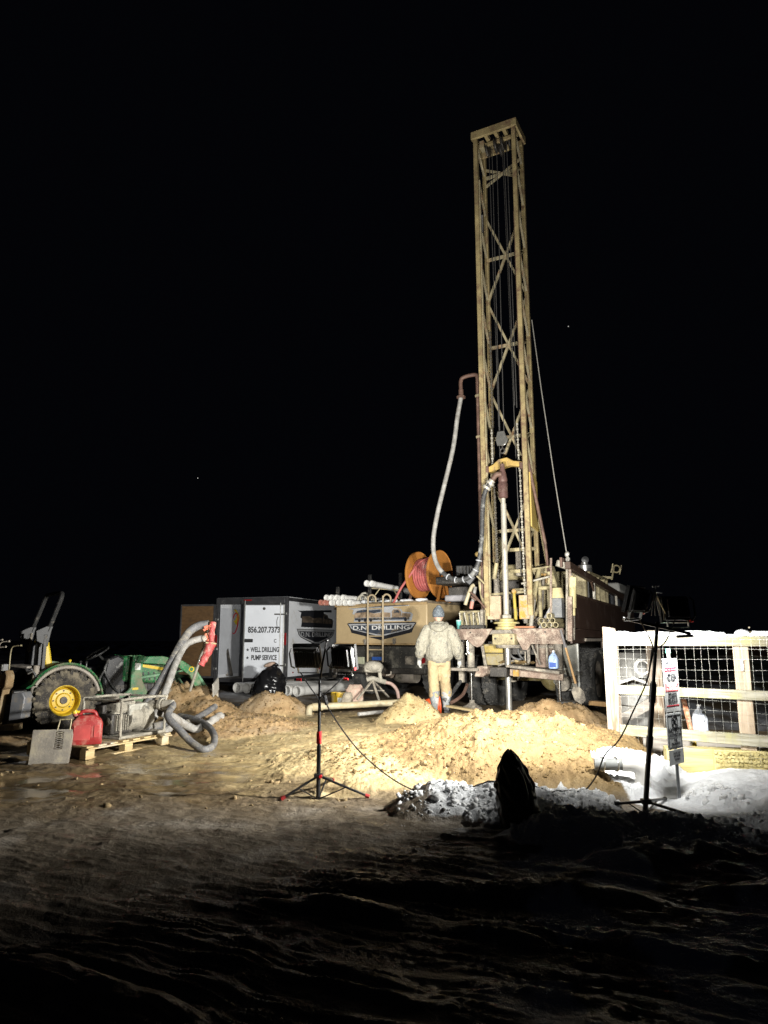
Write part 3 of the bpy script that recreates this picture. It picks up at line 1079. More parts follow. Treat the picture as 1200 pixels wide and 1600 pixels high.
for i in range(int(RL / .075)):
    x = -.05 + i * .075
    wm.beam((x + .006 * math.sin(i * 2.3), -.033, .05), (x + .010 * math.sin(i * 1.7), -.033, 1.255), .0012)
for j in range(13):
    z = .05 + j * .098
    for k in range(12):
        xa, xb = -.06 + (RL + .04) * k / 12, -.06 + (RL + .04) * (k + 1) / 12
        wm.beam((xa, -.0365, z + .008 * math.sin(xa * 3 + j)), (xb, -.0365, z + .008 * math.sin(xb * 3 + j)), .0012)
wm.build('wire_mesh', m_wiremesh, fence, smooth=False)

# no-pets / no-entry sign board on a steel stake
sp = at(1063, 1252, 5.9)
sg = thing('sign_post', 'narrow white warning board with red bands and NO PETS panel on a steel stake', 'sign', (sp.x, sp.y, gz(sp.x, sp.y) - .03))
tz = lambda y: at(1063, y, 5.9).z - sg.location.z
MB().beam((0, .012, -.05), (-.012, .012, tz(1020)), .022, .014).build('stake', m_alu if False else mat('galvanised_stake', (.17, .18, .19), .5, .5, .2, 20), sg)
cap = MB().box((-.012, .012, tz(1017)), (.03, .02, .035)).build('stake_tip', mat('green_tape', (.08, .32, .2), .5), sg)
SA = R_(43)                                                    # the boards stand nearly edge-on to the camera
ex = V((math.cos(SA), math.sin(SA), 0))
nrm = V((math.sin(SA), -math.cos(SA), 0))
Msg = Matrix((ex, -nrm, (0, 0, 1))).transposed()


def sgn(u, v, d):
    return V((-.008, 0, 0)) + ex * u + V((0, 0, v)) + nrm * d


def textobj(s, size, M, mtl, parent, name='lettering', sx=1.0, bold=0.0, ext=.0008, spacing=1.0, align='CENTER'):
    c = bpy.data.curves.new(name, 'FONT')
    c.body = s
    c.size = size
    c.align_x = align
    c.align_y = 'CENTER'
    c.extrude = ext
    c.offset = bold
    c.space_character = spacing
    c.resolution_u = 3
    c.materials.append(mtl)
    tmp = bpy.data.objects.new(name, c)
    mesh = bpy.data.meshes.new_from_object(tmp)
    bpy.data.objects.remove(tmp)
    bpy.data.curves.remove(c)
    o = bpy.data.objects.new(name, mesh)
    COL.objects.link(o)
    o.parent = parent
    o.matrix_local = M @ Matrix.Diagonal((sx, 1, 1, 1))
    return o


def frame4(o, ex, ey):
    ez = V(ex).cross(V(ey))
    return Matrix(((ex[0], ey[0], ez[0], o[0]), (ex[1], ey[1], ez[1], o[1]), (ex[2], ey[2], ez[2], o[2]), (0, 0, 0, 1)))


BW = .25
m_board = mat('white_sign_board', (.42, .43, .43), .45, 0, .05, 4, (.5, .5, .48), .2, 6)
m_board2 = mat('grey_sign_board', (.40, .42, .43), .45, 0, .06, 4, (.4, .4, .38), .25, 6)


def board(z0, z1, name, m, d=0.0):
    return MB().box(sgn(0, (z0 + z1) / 2, d), (BW, .006, z1 - z0), Msg).build(name, m, sg, .002)


b1 = board(tz(1112), tz(1029), 'sign_panel', m_board)
b2 = board(tz(1170), tz(1114), 'sign_panel', m_board2)
b3 = board(tz(1194), tz(1170.7), 'sign_panel', m_board2, .004)


def band(z0, z1, m, parent, wid=BW * .86, d=.0045):
    return MB().box(sgn(0, (z0 + z1) / 2, d), (wid, .002, z1 - z0), Msg).build('red_band', m, parent)


def sline(s, z, size, m, parent, sx=1.0, d=.0058):
    return textobj(s, size, frame4(sgn(0, z, d), ex, (0, 0, 1)), m, parent, sx=sx, bold=size * .012)


zz = [tz(y) for y in (1036, 1041, 1046.5, 1052, 1056, 1060, 1064)]
band(tz(1044), tz(1042.3), m_decalred, b1)
band(tz(1048.8), tz(1047.2), m_decalred, b1)
sline('PRIVATE', tz(1037), .042, m_decaldark, b1)
sline('NO ENTRY', tz(1045.6), .028, m_decalred, b1)
for s, y in (('EMPLOYEES', 1054), ('ONLY BEYOND', 1058.5), ('THIS POINT', 1063)):
    sline(s, tz(y), .026, m_decaldark, b1)
band(tz(1080), tz(1068), m_decalred, b1)
sline('PROHIBIDA', tz(1071.3), .036, m_decalwhite, b1)
sline('LA ENTRADA', tz(1076.8), .034, m_decalwhite, b1)
for s, y in (('EMPLEADOS', 1084), ('SOLAMENTE', 1088.5), ('MAS ALLA DE', 1093), ('ESTE PUNTO', 1097.5)):
    sline(s, tz(y), .027, m_decaldark, b1)
band(tz(1103), tz(1101.6), m_decalred, b1)
bd = MB()
for a_, b_ in (((-.11, tz(1117)), (.11, tz(1117))), ((-.11, tz(1167)), (.11, tz(1167))), ((-.11, tz(1117)), (-.11, tz(1167))), ((.11, tz(1117)), (.11, tz(1167)))):
    bd.beam(sgn(a_[0], a_[1], .0045), sgn(b_[0], b_[1], .0045), .005, .002)
bd.build('border_line', m_decaldark, b2)
ic = MB()
Mi = Matrix((ex, (0, 0, 1), nrm)).transposed()
cz = tz(1127)
ic.torus(sgn(0, cz, .006), .048, .004, Mi, 24, 6)
ic.beam(sgn(-.034, cz + .034, .006), sgn(.034, cz - .034, .006), .007, .003)
ic.prism([(-.028, -.005), (.0, .006), (.018, .022), (.028, .016), (.022, .004), (.014, -.004), (.014, -.03), (.006, -.03), (.002, -.012), (-.014, -.012), (-.018, -.03), (-.026, -.03)], sgn(0, cz, .0055), ex, (0, 0, 1), .002)
ic.build('no_dogs_symbol', m_decaldark, b2)
sline('NO PETS', tz(1141), .055, m_decaldark, b2)
for s, y in (('ALLOWED ON', 1148.5), ('THE', 1155), ('PROPERTY', 1162)):
    sline(s, tz(y), .03, m_decaldark, b2)
for s, y in (('PLEASE KEEP', 1176), ('ALL GATES', 1181), ('CLOSED', 1186)):
    sline(s, tz(y), .022, m_decaldark, b3, d=.0098)

# raised bed behind the fence
bz = .40
c0, c1 = at(1064, 1185, 7.4), at(1200, 1200, 6.9)
blk = MB()
tb = thing('landscape_timber', 'rough yellow timber block half buried in snow under the fence', 'timber', (at(1130, 1225, 7.0).x, 7.05, gz(3.3, 7.0) - .06), R_(12))
nbx = 40
b = MB()
b.box((.42, .05, .16), (.95, .22, .26))
t1 = b.build('timber', m_timber, tb, .012)
b = MB()
rngb = random.Random(4)
for i in range(26):
    for j in range(7):
        b.box((-.03 + i * .035 + rngb.uniform(-.01, .01), -.066, .05 + j * .036 + rngb.uniform(-.008, .008)), (.03 * rngb.uniform(.7, 1.2), .02 * rngb.uniform(.5, 1.5), .028 * rngb.uniform(.6, 1.2)),
              Euler((rngb.uniform(-.3, .3), rngb.uniform(-.5, .5), rngb.uniform(-.3, .3))).to_matrix())
b.build('split_face', m_timber, t1)
b = MB().box((-.26, .06, .17), (.42, .2, .24)).build('timber', m_timber, tb, .01)
b = thing('old_board', 'thin weathered board lying across the yellow timber block behind the sign', 'board', at(1098, 1172, 7.1), R_(100))
MB().box((0, 0, 0), (.10, .55, .018), Euler((-.12, 0, 0)).to_matrix()).build('plank', m_greywood, b, .003)
b = thing('bed_wall', 'grey plank wall of the raised bed behind the bottom fence rail', 'low wall', at(1150, 1188, 7.55) + V((0, .25, -.30)), 0)
b.rotation_euler = (0, 0, R_(-16))
for j in range(3):
    MB().box((.35, 0, .08 + j * .155), (2.3, .045, .148)).build('plank', m_greywood, b, .006)
soil = MB().box((.35, .65, .22), (2.3, 1.2, .42)).build('soil', ground.data.materials[0], b)
bw = b
# milk jug on the bed
def jug(name, label, mtl, loc, s=1.0, a=0.0, band_m=None):
    o = thing(name, label, 'jug', loc, a)
    b = MB()
    pr = [(.062, 0), (.075, .012), (.076, .14), (.066, .185), (.04, .225), (.02, .243), (.018, .262)]
    n = 20
    vs, fs = [], []
    for r, z in pr:
        for k in range(n):
            an = 2 * PI * k / n
            cs, sn_ = math.cos(an), math.sin(an)
            e = .55 if z < .19 else .9
            vs.append((s * r * math.copysign(abs(cs) ** e, cs), s * r * math.copysign(abs(sn_) ** e, sn_), s * z))
    for i in range(len(pr) - 1):
        for k in range(n):
            k2 = (k + 1) % n
            fs.append((i * n + k, i * n + k2, (i + 1) * n + k2, (i + 1) * n + k))
    fs.append(tuple(range(n))[::-1])
    fs.append(tuple((len(pr) - 1) * n + k for k in range(n)))
    b.add(vs, fs)
    b.tube(spline([(s * .015, -s * .05, s * .205), (s * .03, -s * .085, s * .19), (s * .03, -s * .09, s * .14), (s * .02, -s * .07, s * .11)], 4), s * .011, 8)
    b.build('bottle_body', mtl, o)
    MB().cyl((0, 0, s * .262), (0, 0, s * .28), s * .021, 14).build('cap', m_decalwhite, o)
    if band_m:
        MB().box((0, -s * .0765, s * .06), (s * .10, .002, s * .075)).build('label_print', band_m, o)
    return o


jug('water_jug', 'milky plastic jug on the raised bed behind the middle of the fence', m_clearjug, at(1095, 1144, 7.75), 1.0, .3)
# rusty stake
b = thing('angle_iron', 'rusty orange and yellow iron bar leaning behind the sign board', 'iron bar', at(1089, 1182, 7.5), 0)
e = at(1068, 1092, 7.55) - b.location
d_ = e.normalized()
MB().beam((0, 0, 0), e * .35, .05, .006).beam((.02, .02, 0), e * .35 + V((.02, .02, 0)), .006, .05).build('flange', mat('yellow_bar_paint', (.6, .42, .03), .5, 0, .2, 12, (.2, .1, .05), .35, 12), b)
MB().beam(e * .35, e, .05, .006).beam(e * .35 + V((.02, .02, 0)), e + V((.02, .02, 0)), .006, .05).build('flange', mat('rusty_bar', (.30, .12, .06), .7, 0, .3, 12, (.5, .38, .26), .4, 16, .3), b)
# grey old boards and coil behind the near bay
b = thing('leaning_board', 'grey weathered board leaning low behind the near fence bay', 'board', at(985, 1128, 8.9), 0)
MB().beam((-.25, 0, -.05), (.28, 0.05, .22), .03, .12).build('plank', m_greywood, b, .004)
b = thing('leaning_board', 'snow-dusted board end tilted behind the top of the near fence bay', 'board', at(980, 1068, 9.2), 0)
MB().beam((-.25, 0, -.02), (.05, 0, .07), .2, .03).beam((.05, 0, .07), (.3, 0, -.02), .2, .03).build('plank', mat('frosted_board', (.5, .49, .47), .8, 0, .25, 12), b)
b = thing('stub_post', 'grey pointed stub post behind the near fence bay', 'post', V((at(1028, 1130, 8.4).x, 8.4, 0.1)), 0)
zt_ = at(1028, 1103, 8.4).z - .1
MB().box((0, 0, zt_ / 2 - .02), (.11, .08, zt_)).prism([(-.055, zt_ - .03), (.055, zt_ - .03), (.0, zt_ + .04)], (0, 0, 0), (1, 0, 0), (0, 0, 1), .08).build('post_body', m_oldpost, b, .004)
b = thing('tall_post', 'tall pale timber post standing behind the leaning black light stand', 'post', V((at(1026, 1100, 8.9).x, 8.9, 0.05)), 0)
zt_ = at(1026, 985, 8.9).z - .05
MB().box((0, 0, zt_ / 2), (.15, .1, zt_)).build('post_body', m_postwood, b, .006)
b = thing('old_water_heater', 'grey dented tank behind the wire mesh next to the near post', 'tank', V((at(1000, 1060, 9.6).x, 9.6, 0.1)), 0)
zt_ = at(1000, 1020, 9.6).z - .1
MB().lathe([(.27, 0), (.28, .03), (.28, zt_ - .06), (.24, zt_), (.05, zt_ + .03)], 28).build('tank_body', mat('dented_grey_steel', (.28, .275, .26), .6, .2, .3, 5, (.14, .12, .1), .4, 6, .3, .4, 12), b)
MB().lathe([(.283, .3), (.286, .31), (.283, .32)], 28).build('seam', m_darkmetal, b)
o = MB().torus(at(1003, 1042, 8.95), .088, .011, Euler((PI / 2, 0, 0)).to_matrix(), 28, 8).torus(at(1004, 1043, 8.93), .08, .009, Euler((PI / 2, .1, 0)).to_matrix(), 28, 8).build('hose_coil', m_pvc)
tag(o, 'small white coil of tubing hanging behind the wire mesh near the big post', 'coil')
# white elbow out of the snow
p = at(1000, 1246, 6.15)
el = thing('pipe_elbow', 'white plastic elbow pipe rising from the snow beside the leaning light stand', 'pipe', (p.x, p.y, gz(p.x, p.y) - .03), 0)
sw = [(0.03, 0, -.06), (0.03, 0, .06), (.028, 0, .10), (.01, 0, .14), (-.04, .01, .165), (-.12, .03, .165)]
MB().tube(spline(sw, 6), .058, 18).build('bend', m_pvc, el)
MB().cyl((.03, 0, -.06), (.03, 0, .03), .066, 18).build('collar', m_pvc, el)
MB().cyl((-.12, .03, .165), (-.34, .07, .16), .05, 16).build('rubber_coupling', mat('grey_rubber', (.2, .21, .21), .6, 0, .2, 8, (.4, .3, .16), .4, 6), el)
for px_ in (-.17, -.28):
    MB().torus((px_, .04 - .18 * (px_ + .17), .164), .055, .006, Euler((0, PI / 2, .2)).to_matrix(), 18, 6).build('hose_clamp', m_steel, el)
# far lights and stars
for px, py, Y, r in ((309, 747, 900, .6), (888, 510, 900, .6)):
    o = MB().ball(at(px, py, Y), r, 8, 6).build('star', m_star)
    tag(o, 'tiny pale star low over the mound' if px < 500 else 'tiny pale star beside the tall mast', 'star')
p = at(1150, 1003, 60)
fh = thing('far_shed', 'dim far building with two snowy ledges given their own glow beyond the fence', 'building', (p.x, p.y, -.1), 0)
MB().box((0, 0, .6), (3.4, 3, 1.2)).build('wall', m_brown, fh)
MB().box((-.95, -1.8, at(1, 995.5, 60).z + .1), (1.1, .6, .07)).build('ledge', m_farglow, fh)  # ledge snow emits its own glow in place of light falling on it
MB().box((.75, -1.8, at(1, 995, 60).z + .1), (1.1, .6, .07)).build('ledge', m_farglow, fh)
MB().box((.35, -1.7, at(1, 988.5, 60).z + .1), (.35, .3, .16)).build('lamp', mat('dim_amber', (0, 0, 0), 1, 0, 0, emit=(1, .8, .4), estr=.3), fh)
MB().ball((.33, -1.7, at(1, 981, 60).z + .1), .07, 8, 6).build('lamp', m_farglow, fh)

# ================================================================ drilling rig truck
RO = V((2.15, 12.6, .05))
RA = R_(28)
rig = thing('drill_rig_truck', 'yellow and brown well drilling rig truck with its tall lattice mast raised', 'drill rig', RO, RA)


def rp(px, py, v):
    """local rig point seen at photo pixel (px,py) lying in the plane at distance v along the truck"""
    xr, yr = (px - 600) / FPX, (800 - py) / FPX
    d = V((xr, CP - yr * SP, SP + yr * CP))
    fw = V((math.sin(RA), math.cos(RA), 0))
    c = V((0, 0, CAM_H))
    k = (v - (c - RO).dot(fw)) / d.dot(fw)
    p = c + d * k - RO
    return V((p.x * math.cos(RA) - p.y * math.sin(RA), v, p.z))


MF, MBK = .15, .65          # mast front and back planes
MU = .40
ZT = 11.22
ZB = 1.62
for u, v, zb in ((-MU, MF, ZB), (MU, MF, ZB), (-MU, MBK, ZB), (MU, MBK, ZB)):
    s = .085 if v == MF else .075
    m = MB().beam((u, v, zb), (u, v, ZT), s, s, up=(0, 1, 0))
    leg = m.build('mast_leg', m_mast, rig, .006)
    if v == MF:
        fl = MB().beam((u + (.05 if u < 0 else -.05), v + .03, zb + .2), (u + (.05 if u < 0 else -.05), v + .03, ZT - 1.8 if u > 0 else ZT - .9), .03, .05, up=(0, 1, 0))
        fl.build('guide_rail', m_brownpipe if u > 0 else m_mast2, leg)
lev = [10.66, 8.81, 6.91, 5.04, 3.22]
hh = .93
bb = .045


def brace(p, q, wd=bb, m=None, nm='brace'):
    return MB().beam(p, q, wd, wd * .8, up=(0, 1, 0)).build(nm, m or m_mast2, rig)


for i, z in enumerate(lev):
    brace((-MU, MBK, z), (MU, MBK, z), .055)
    top = min(z + hh, ZT - .35)
    brace((-MU, MBK + .012, top), (MU, MBK + .012, z - hh * (top - z) / hh))
    brace((MU, MBK - .012, top), (-MU, MBK - .012, z - hh * (top - z) / hh))
z = 10.66
zs = []
while z > 2.4:
    zs.append(z)
    z -= .93
for u in (-MU, MU):
    for i, z in enumerate(zs):
        brace((u, MF, z), (u, MBK, z), .042)
        brace((u, MF, min(z + .9, ZT)), (u, MBK, z + .03), .042)
        if u > 0 and i % 2 == 0:
            brace((u - .03, MF + .05, z - .3), (u - .03, MBK, z - .02), .03)
for z in (2.85, 2.45, 2.1):
    brace((-.1, MBK - .03, z), (MU, MBK - .03, z), .06, m_cream, 'rung')
brace((-MU, .40, 2.02), (MU, .40, 2.06), .04, m_cream, 'rung')
# crown
cr = MB()
zc = 11.30
for a_, b_ in (((-.445, .10), (.445, .10)), ((.445, .10), (.445, .70)), ((.445, .70), (-.445, .70)), ((-.445, .70), (-.445, .10))):
    a_, b_ = V((a_[0], a_[1], zc)), V((b_[0], b_[1], zc))
    d = (b_ - a_).normalized() * .03
    cr.beam(a_ - d * (abs(d.x) > abs(d.y)), b_ + d * (abs(d.x) > abs(d.y)), .055, .16)
for u in (-.18, .02, .2):
    cr.beam((u, .11, zc - .02), (u, .69, zc - .02), .07, .10)
cr.beam((-.44, .30, zc - .14), (.44, .30, zc - .14), .05, .07)
cr.beam((-.44, .56, zc - .16), (.44, .56, zc - .16), .05, .12)
crown = cr.build('crown_block', m_mast, rig, .006)
for u, v, r in ((-.22, .38, .14), (-.02, .34, .15), (.12, .34, .15), (.25, .42, .12), (.03, .52, .13)):
    s = MB()
    s.lathe([(.03, -.025), (r, -.025), (r - .03, -.008), (r - .03, .008), (r, .025), (.03, .025)], 20, Matrix.Translation((u, v, zc - .20)) @ Euler((0, PI / 2, 0)).to_matrix().to_4x4())
    s.build('sheave', m_darkmetal, crown)
for u, v in ((-.3, .3), (.3, .6)):
    MB().box((u, v, zc - .15), (.09, .16, .16)).build('sheave_bracket', m_mast2, crown, .004)
tl = MB().box((-.36, .28, 9.42), (.06, .10, .34), Euler((.5, 0, .4)).to_matrix())
tl.build('mast_lamp', m_darkmetal, rig, .01)
# lines and chains in the mast
for (u0, v0), (u1, v1), z1 in (((-.12, .34), (-.055, .10), 4.93), ((-.02, .34), (.025, .10), 4.93), ((.13, .34), (.17, .35), 5.55), ((.19, .34), (.21, .35), 5.5), ((.05, .5), (.12, .55), 2.4), ((-.2, .38), (-.17, .45), 2.5)):
    MB().cyl((u0, v0, 11.15), (u1, v1, z1), .008, 6).build('hoist_line', m_cable, rig)


def chain(p, q, wd, mtl, nm='feed_chain'):
    p, q = V(p), V(q)
    L = (q - p).length
    n = int(L / .048)
    b = MB()
    for i in range(n):
        c = p.lerp(q, (i + .5) / n)
        b.box(c, (wd * (1 if i % 2 else .55), .022, L / n * .78))
    return b.build(nm, mtl, rig, smooth=False)


chain((-.325, .50, 1.9), (-.325, .50, 7.2), .035, m_chain)
chain((-.255, .40, 1.9), (-.30, .42, 4.25), .035, m_chain)
chain((.25, .33, 1.9), (.235, .33, 4.3), .035, m_kelly)
chain((.325, .30, 1.9), (.325, .30, 7.2), .03, m_chain)
chain((-.30, .36, 4.3), (-.30, .36, 5.15), .04, m_kelly, 'lift_chain')
chain((.22, .34, 4.3), (.205, .35, 5.2), .035, m_kelly, 'lift_chain')
# swivel, yoke, travelling block
yk = MB().prism([(-.36, 4.28), (-.22, 4.28), (-.02, 4.34), (.1, 4.36), (.36, 4.30), (.36, 4.40), (.16, 4.44), (.04, 4.52), (-.12, 4.50), (-.24, 4.41), (-.36, 4.36)], (0, .24, 0), (1, 0, 0), (0, 0, 1), .14)
yk.build('swivel_yoke', mat('ochre_yoke', (.46, .31, .09), .6, 0, .2, 6, (.2, .13, .08), .45, 8, .4, .3, 30), rig, .012)
for u in (-.36, .33):
    MB().box((u, .2, 4.33), (.1, .12, .12)).build('yoke_shoe', m_brownpipe, rig, .01)
tb_ = MB().lathe([(.02, -.045), (.105, -.035), (.085, 0), (.105, .035), (.02, .045)], 20, Matrix.Translation((-.015, .10, 4.84)) @ Euler((PI / 2, 0, .3)).to_matrix().to_4x4())
tb_.prism([(-.09, 4.72), (.06, 4.72), (.09, 4.84), (.05, 4.99), (-.08, 4.99), (-.12, 4.84)], (0, .045, 0), (1, 0, 0), (0, 0, 1), .012)
tb_.build('travelling_block', m_steel, rig, .004)
MB().torus((-.015, .1, 4.63), .045, .016, Euler((PI / 2, 0, 0)).to_matrix(), 16, 6).cyl((-.015, .1, 4.66), (-.015, .1, 4.74), .016, 8).build('hook', m_darkmetal, rig)
swv = MB().lathe([(.05, 3.72), (.085, 3.74), (.09, 3.98), (.075, 4.02), (.085, 4.05), (.07, 4.16), (.05, 4.24), (.04, 4.36)], 18, Matrix.Translation((0, .02, 0)))
swv.build('swivel', mat('dark_red_swivel', (.13, .07, .06), .5, .1, .3, 6, (.24, .17, .13), .4, 8, .3, .2, 30), rig)
MB().tube(spline([(0, -.03, 4.16), (-.10, -.05, 4.15), (-.2, -.06, 4.03)], 5), .05, 12).build('gooseneck', m_brownpipe, rig)
MB().cyl((-.17, -.055, 4.06), (-.30, -.07, 3.90), .062, 12).cyl((-.20, -.06, 4.02), (-.225, -.063, 3.99), .085, 12).cyl((-.265, -.065, 3.945), (-.29, -.068, 3.915), .085, 12).build('hose_coupling', m_kelly, rig)
MB().cyl((0, 0, 1.5), (0, .02, 3.62), .05, 16).cyl((0, .02, 3.6), (0, .02, 3.74), .04, 12).build('kelly', m_kelly, rig)
MB().cyl((0, 0, -.15), (0, 0, 1.2), .052, 16).build('drill_rod', mat('wet_drill_rod', (.36, .35, .32), .35, .6, .2, 7, (.3, .26, .18), .35, 5, .3, .15, 50), rig)
# stand pipe and its hanging hose
MB().cyl((-.52, .25, 1.7), (-.52, .25, 6.1), .038, 12).tube(spline([(-.52, .25, 6.05), (-.525, .25, 6.2), (-.58, .245, 6.26), (-.80, .225, 6.24), (-.855, .22, 6.16), (-.855, .22, 5.98)], 6), .038, 12).build('stand_pipe', m_brownpipe, rig)
for z in (5.82, 5.0, 3.0):
    MB().beam((-.56, .25, z), (-.38, .18, z), .05, .045).build('pipe_clamp', m_mast2, rig)
MB().cyl((-.855, .22, 5.99), (-.855, .22, 5.86), .048, 12).cyl((-.855, .22, 5.86), (-.855, .22, 5.82), .085, 6).build('hose_union', m_brownpipe, rig)
hp = [(717, 618, .22), (715, 650, .2), (708, 700, .15), (695, 755, .08), (683, 805, .02), (677, 845, -.02), (680, 875, -.06), (692, 895, -.1), (712, 906, -.12), (733, 902, -.12), (746, 884, -.12), (752, 850, -.12), (754, 800, -.11), (757, 772, -.1), (765, 755, -.08), (772, 748, -.07)]
h1 = [rp(*p) for p in hp]
h1[0] = V((-.855, .22, 5.85))
h1[-1] = V((-.28, -.068, 3.92))
sp_ = spline(h1, 7)
MB().tube(sp_[:50], .043, 12).build('mud_hose', m_hose2, rig)
MB().tube(sp_[49:], .043, 12).build('mud_hose', m_hosedark, rig)
wr = MB()
for j in range(52, 74, 4):
    wr.torus(sp_[j], .05, .012, (sp_[j + 1] - sp_[j]).to_track_quat('Z', 'Y').to_matrix(), 10, 5)
wr.build('hose_lashing', m_decalgrey, rig)
# panel on the mast side and the stays
MB().prism([(.19, 3.2), (.62, 3.16), (.62, 4.08), (.48, 4.2), (.19, 4.2)], (.45, 0, 0), (0, 1, 0), (0, 0, 1), .03).build('mast_side_panel', mat('clean_yellow_paint', (.47, .34, .10), .45, 0, .08, 3, (.3, .2, .08), .25, 4, .2), rig, .004)
MB().cyl(rp(822, 705, .2), rp(852, 850, .3), .03, 10).cyl(rp(852, 850, .3), rp(857, 893, .3), .026, 10).build('mast_stay', m_brownpipe, rig)
MB().cyl(rp(840, 805, .62), rp(856, 890, .5), .018, 8).build('mast_stay', m_cream, rig)
MB().beam(rp(834, 830, .62), rp(838, 805, .62), .05).build('brace', m_cream, rig)
# guy line with shackle and hanging hook
gp = [rp(831, 500, .7), rp(846, 610, .55), rp(860, 704, .4), rp(866, 745, .36), rp(878, 820, .2), rp(886, 868, .1)]
MB().tube(gp, .0095, 6).build('guy_line', m_cable2, rig)
kn = MB()
for i, (px, py) in enumerate(((886, 866), (887, 874), (889, 882), (890, 890), (891, 898))):
    kn.ball(rp(px, py, .08 + .01 * (i % 2)), (.04, .03, .05), 8, 6, Euler((.4 * i, .3, 0)).to_matrix())
kn.tube([rp(886, 866, .08), rp(893, 905, .02)], .022, 6)
kn.build('line_knot', m_cable2, rig)
hk = MB().box(rp(895, 912, -.02), (.10, .08, .22), Euler((0, .1, .2)).to_matrix()).tube(spline([rp(893, 900, 0), rp(899, 910, 0), rp(897, 922, 0)], 4), .02, 6)
hk.cyl(rp(895, 918, -.02), rp(895, 950, -.02), .06, 10).cyl(rp(896, 950, -.02), rp(896, 962, -.02), .03, 8)
hk.build('snatch_block', mat('pale_yellow_block', (.50, .43, .22), .6, 0, .2, 6, (.25, .2, .12), .4, 9, .3), rig, .004)

# ---- drill table, decks and jacks at the back of the truck
MB().box((-.285, .21, 1.77), (.26, .10, .42)).build('leg_shoe', mat('pinkish_worn_paint', (.47, .36, .24), .65, 0, .15, 6, (.22, .15, .1), .42, 8, .4, .4, 40), rig, .01)
MB().box((.31, .21, 1.77), (.26, .10, .42)).build('leg_shoe', m_rustpaint, rig, .01)
tp_ = 1.39
# back beam in two plates with pointed gussets
MB().prism([(-1.12, tp_), (-.22, tp_), (-.42, 1.10), (-.50, 1.07), (-.58, 1.10), (-.68, 1.20), (-1.12, 1.20)], (0, -.13, 0), (1, 0, 0), (0, 0, 1), .045).build('back_beam_plate', m_mudsteel2, rig, .006)
MB().prism([(.12, tp_), (1.02, tp_), (1.02, 1.13), (.46, 1.13), (.40, 1.03), (.32, 1.03)], (0, -.13, 0), (1, 0, 0), (0, 0, 1), .045).build('back_beam_plate', m_mudsteel2, rig, .006)
MB().box((-.05, .12, 1.33), (2.06, .42, .08)).build('table_deck', m_mudsteel, rig, .01)
MB().box((.35, -.08, 1.415), (.34, .12, .03)).build('deck_plate', mat('orange_brown_plate', (.36, .15, .07), .6, 0, .2, 9), rig)
MB().lathe([(.20, 1.375), (.20, 1.42), (.16, 1.43), (.16, 1.47), (.225, 1.475), (.225, 1.505), (.13, 1.51), (.13, 1.56), (.10, 1.565), (.06, 1.58)], 28).build('rotary_table', mat('yellow_grease_table', (.48, .40, .16), .5, 0, .2, 8, (.3, .26, .18), .5, 9, .4, .3, 40), rig)
MB().lathe([(.07, 1.56), (.085, 1.57), (.085, 1.62), (.06, 1.64)], 6).build('kelly_bushing', m_kelly, rig)
bx_ = MB().box((.02, -.12, 1.21), (.40, .30, .19)).build('table_drive_box', m_cream, rig, .012)
MB().lathe([(.22, 1.06), (.24, 1.09), (.24, 1.115), (.2, 1.12)], 20, Matrix.Translation((.04, -.02, 0))).build('drive_flange', m_mudsteel, rig)
for u in (-.12, .17):
    MB().cyl((u, -.272, 1.22), (u, -.285, 1.22), .018, 6).build('bolt', m_darkmetal, bx_)
for u in (-1.0, -.62, .72, .98):
    MB().cyl((u, -.152, 1.33), (u, -.165, 1.33), .016, 6).build('bolt', m_darkmetal, rig)
# lever bank left of the table
pl = [(-.90, -.02), (-.42, -.02)]
MB().box((-.66, .10, 1.56), (.50, .08, .32)).build('lever_panel', m_cream, rig, .008)
MB().box((-.44, .02, 1.56), (.05, .16, .34)).build('lever_panel', m_mudsteel, rig, .006)
for i in range(7):
    u = -.86 + i * .062
    k = MB().cyl((u, 0, 1.43), (u + .02 * math.sin(i * 2), -.05 - .02 * (i % 3), 1.66 - .02 * (i % 2)), .010, 6)
    k.ball((u + .02 * math.sin(i * 2), -.05 - .02 * (i % 3), 1.67 - .02 * (i % 2)), .018, 8, 6)
    k.build('lever', m_darkmetal if i % 2 else m_kelly, rig)
MB().box((-.66, .0, 1.43), (.52, .14, .06)).build('valve_bank', m_darkmetal, rig, .01)
for i in range(6):
    u = -.84 + i * .07
    MB().tube(spline([(u, -.03, 1.43), (u + .01, -.1, 1.37), (u + .03 * math.sin(i), -.08, 1.22), (u + .05, .1, 1.12)], 4), .012, 6).build('hydraulic_hose', m_hosedark, rig)
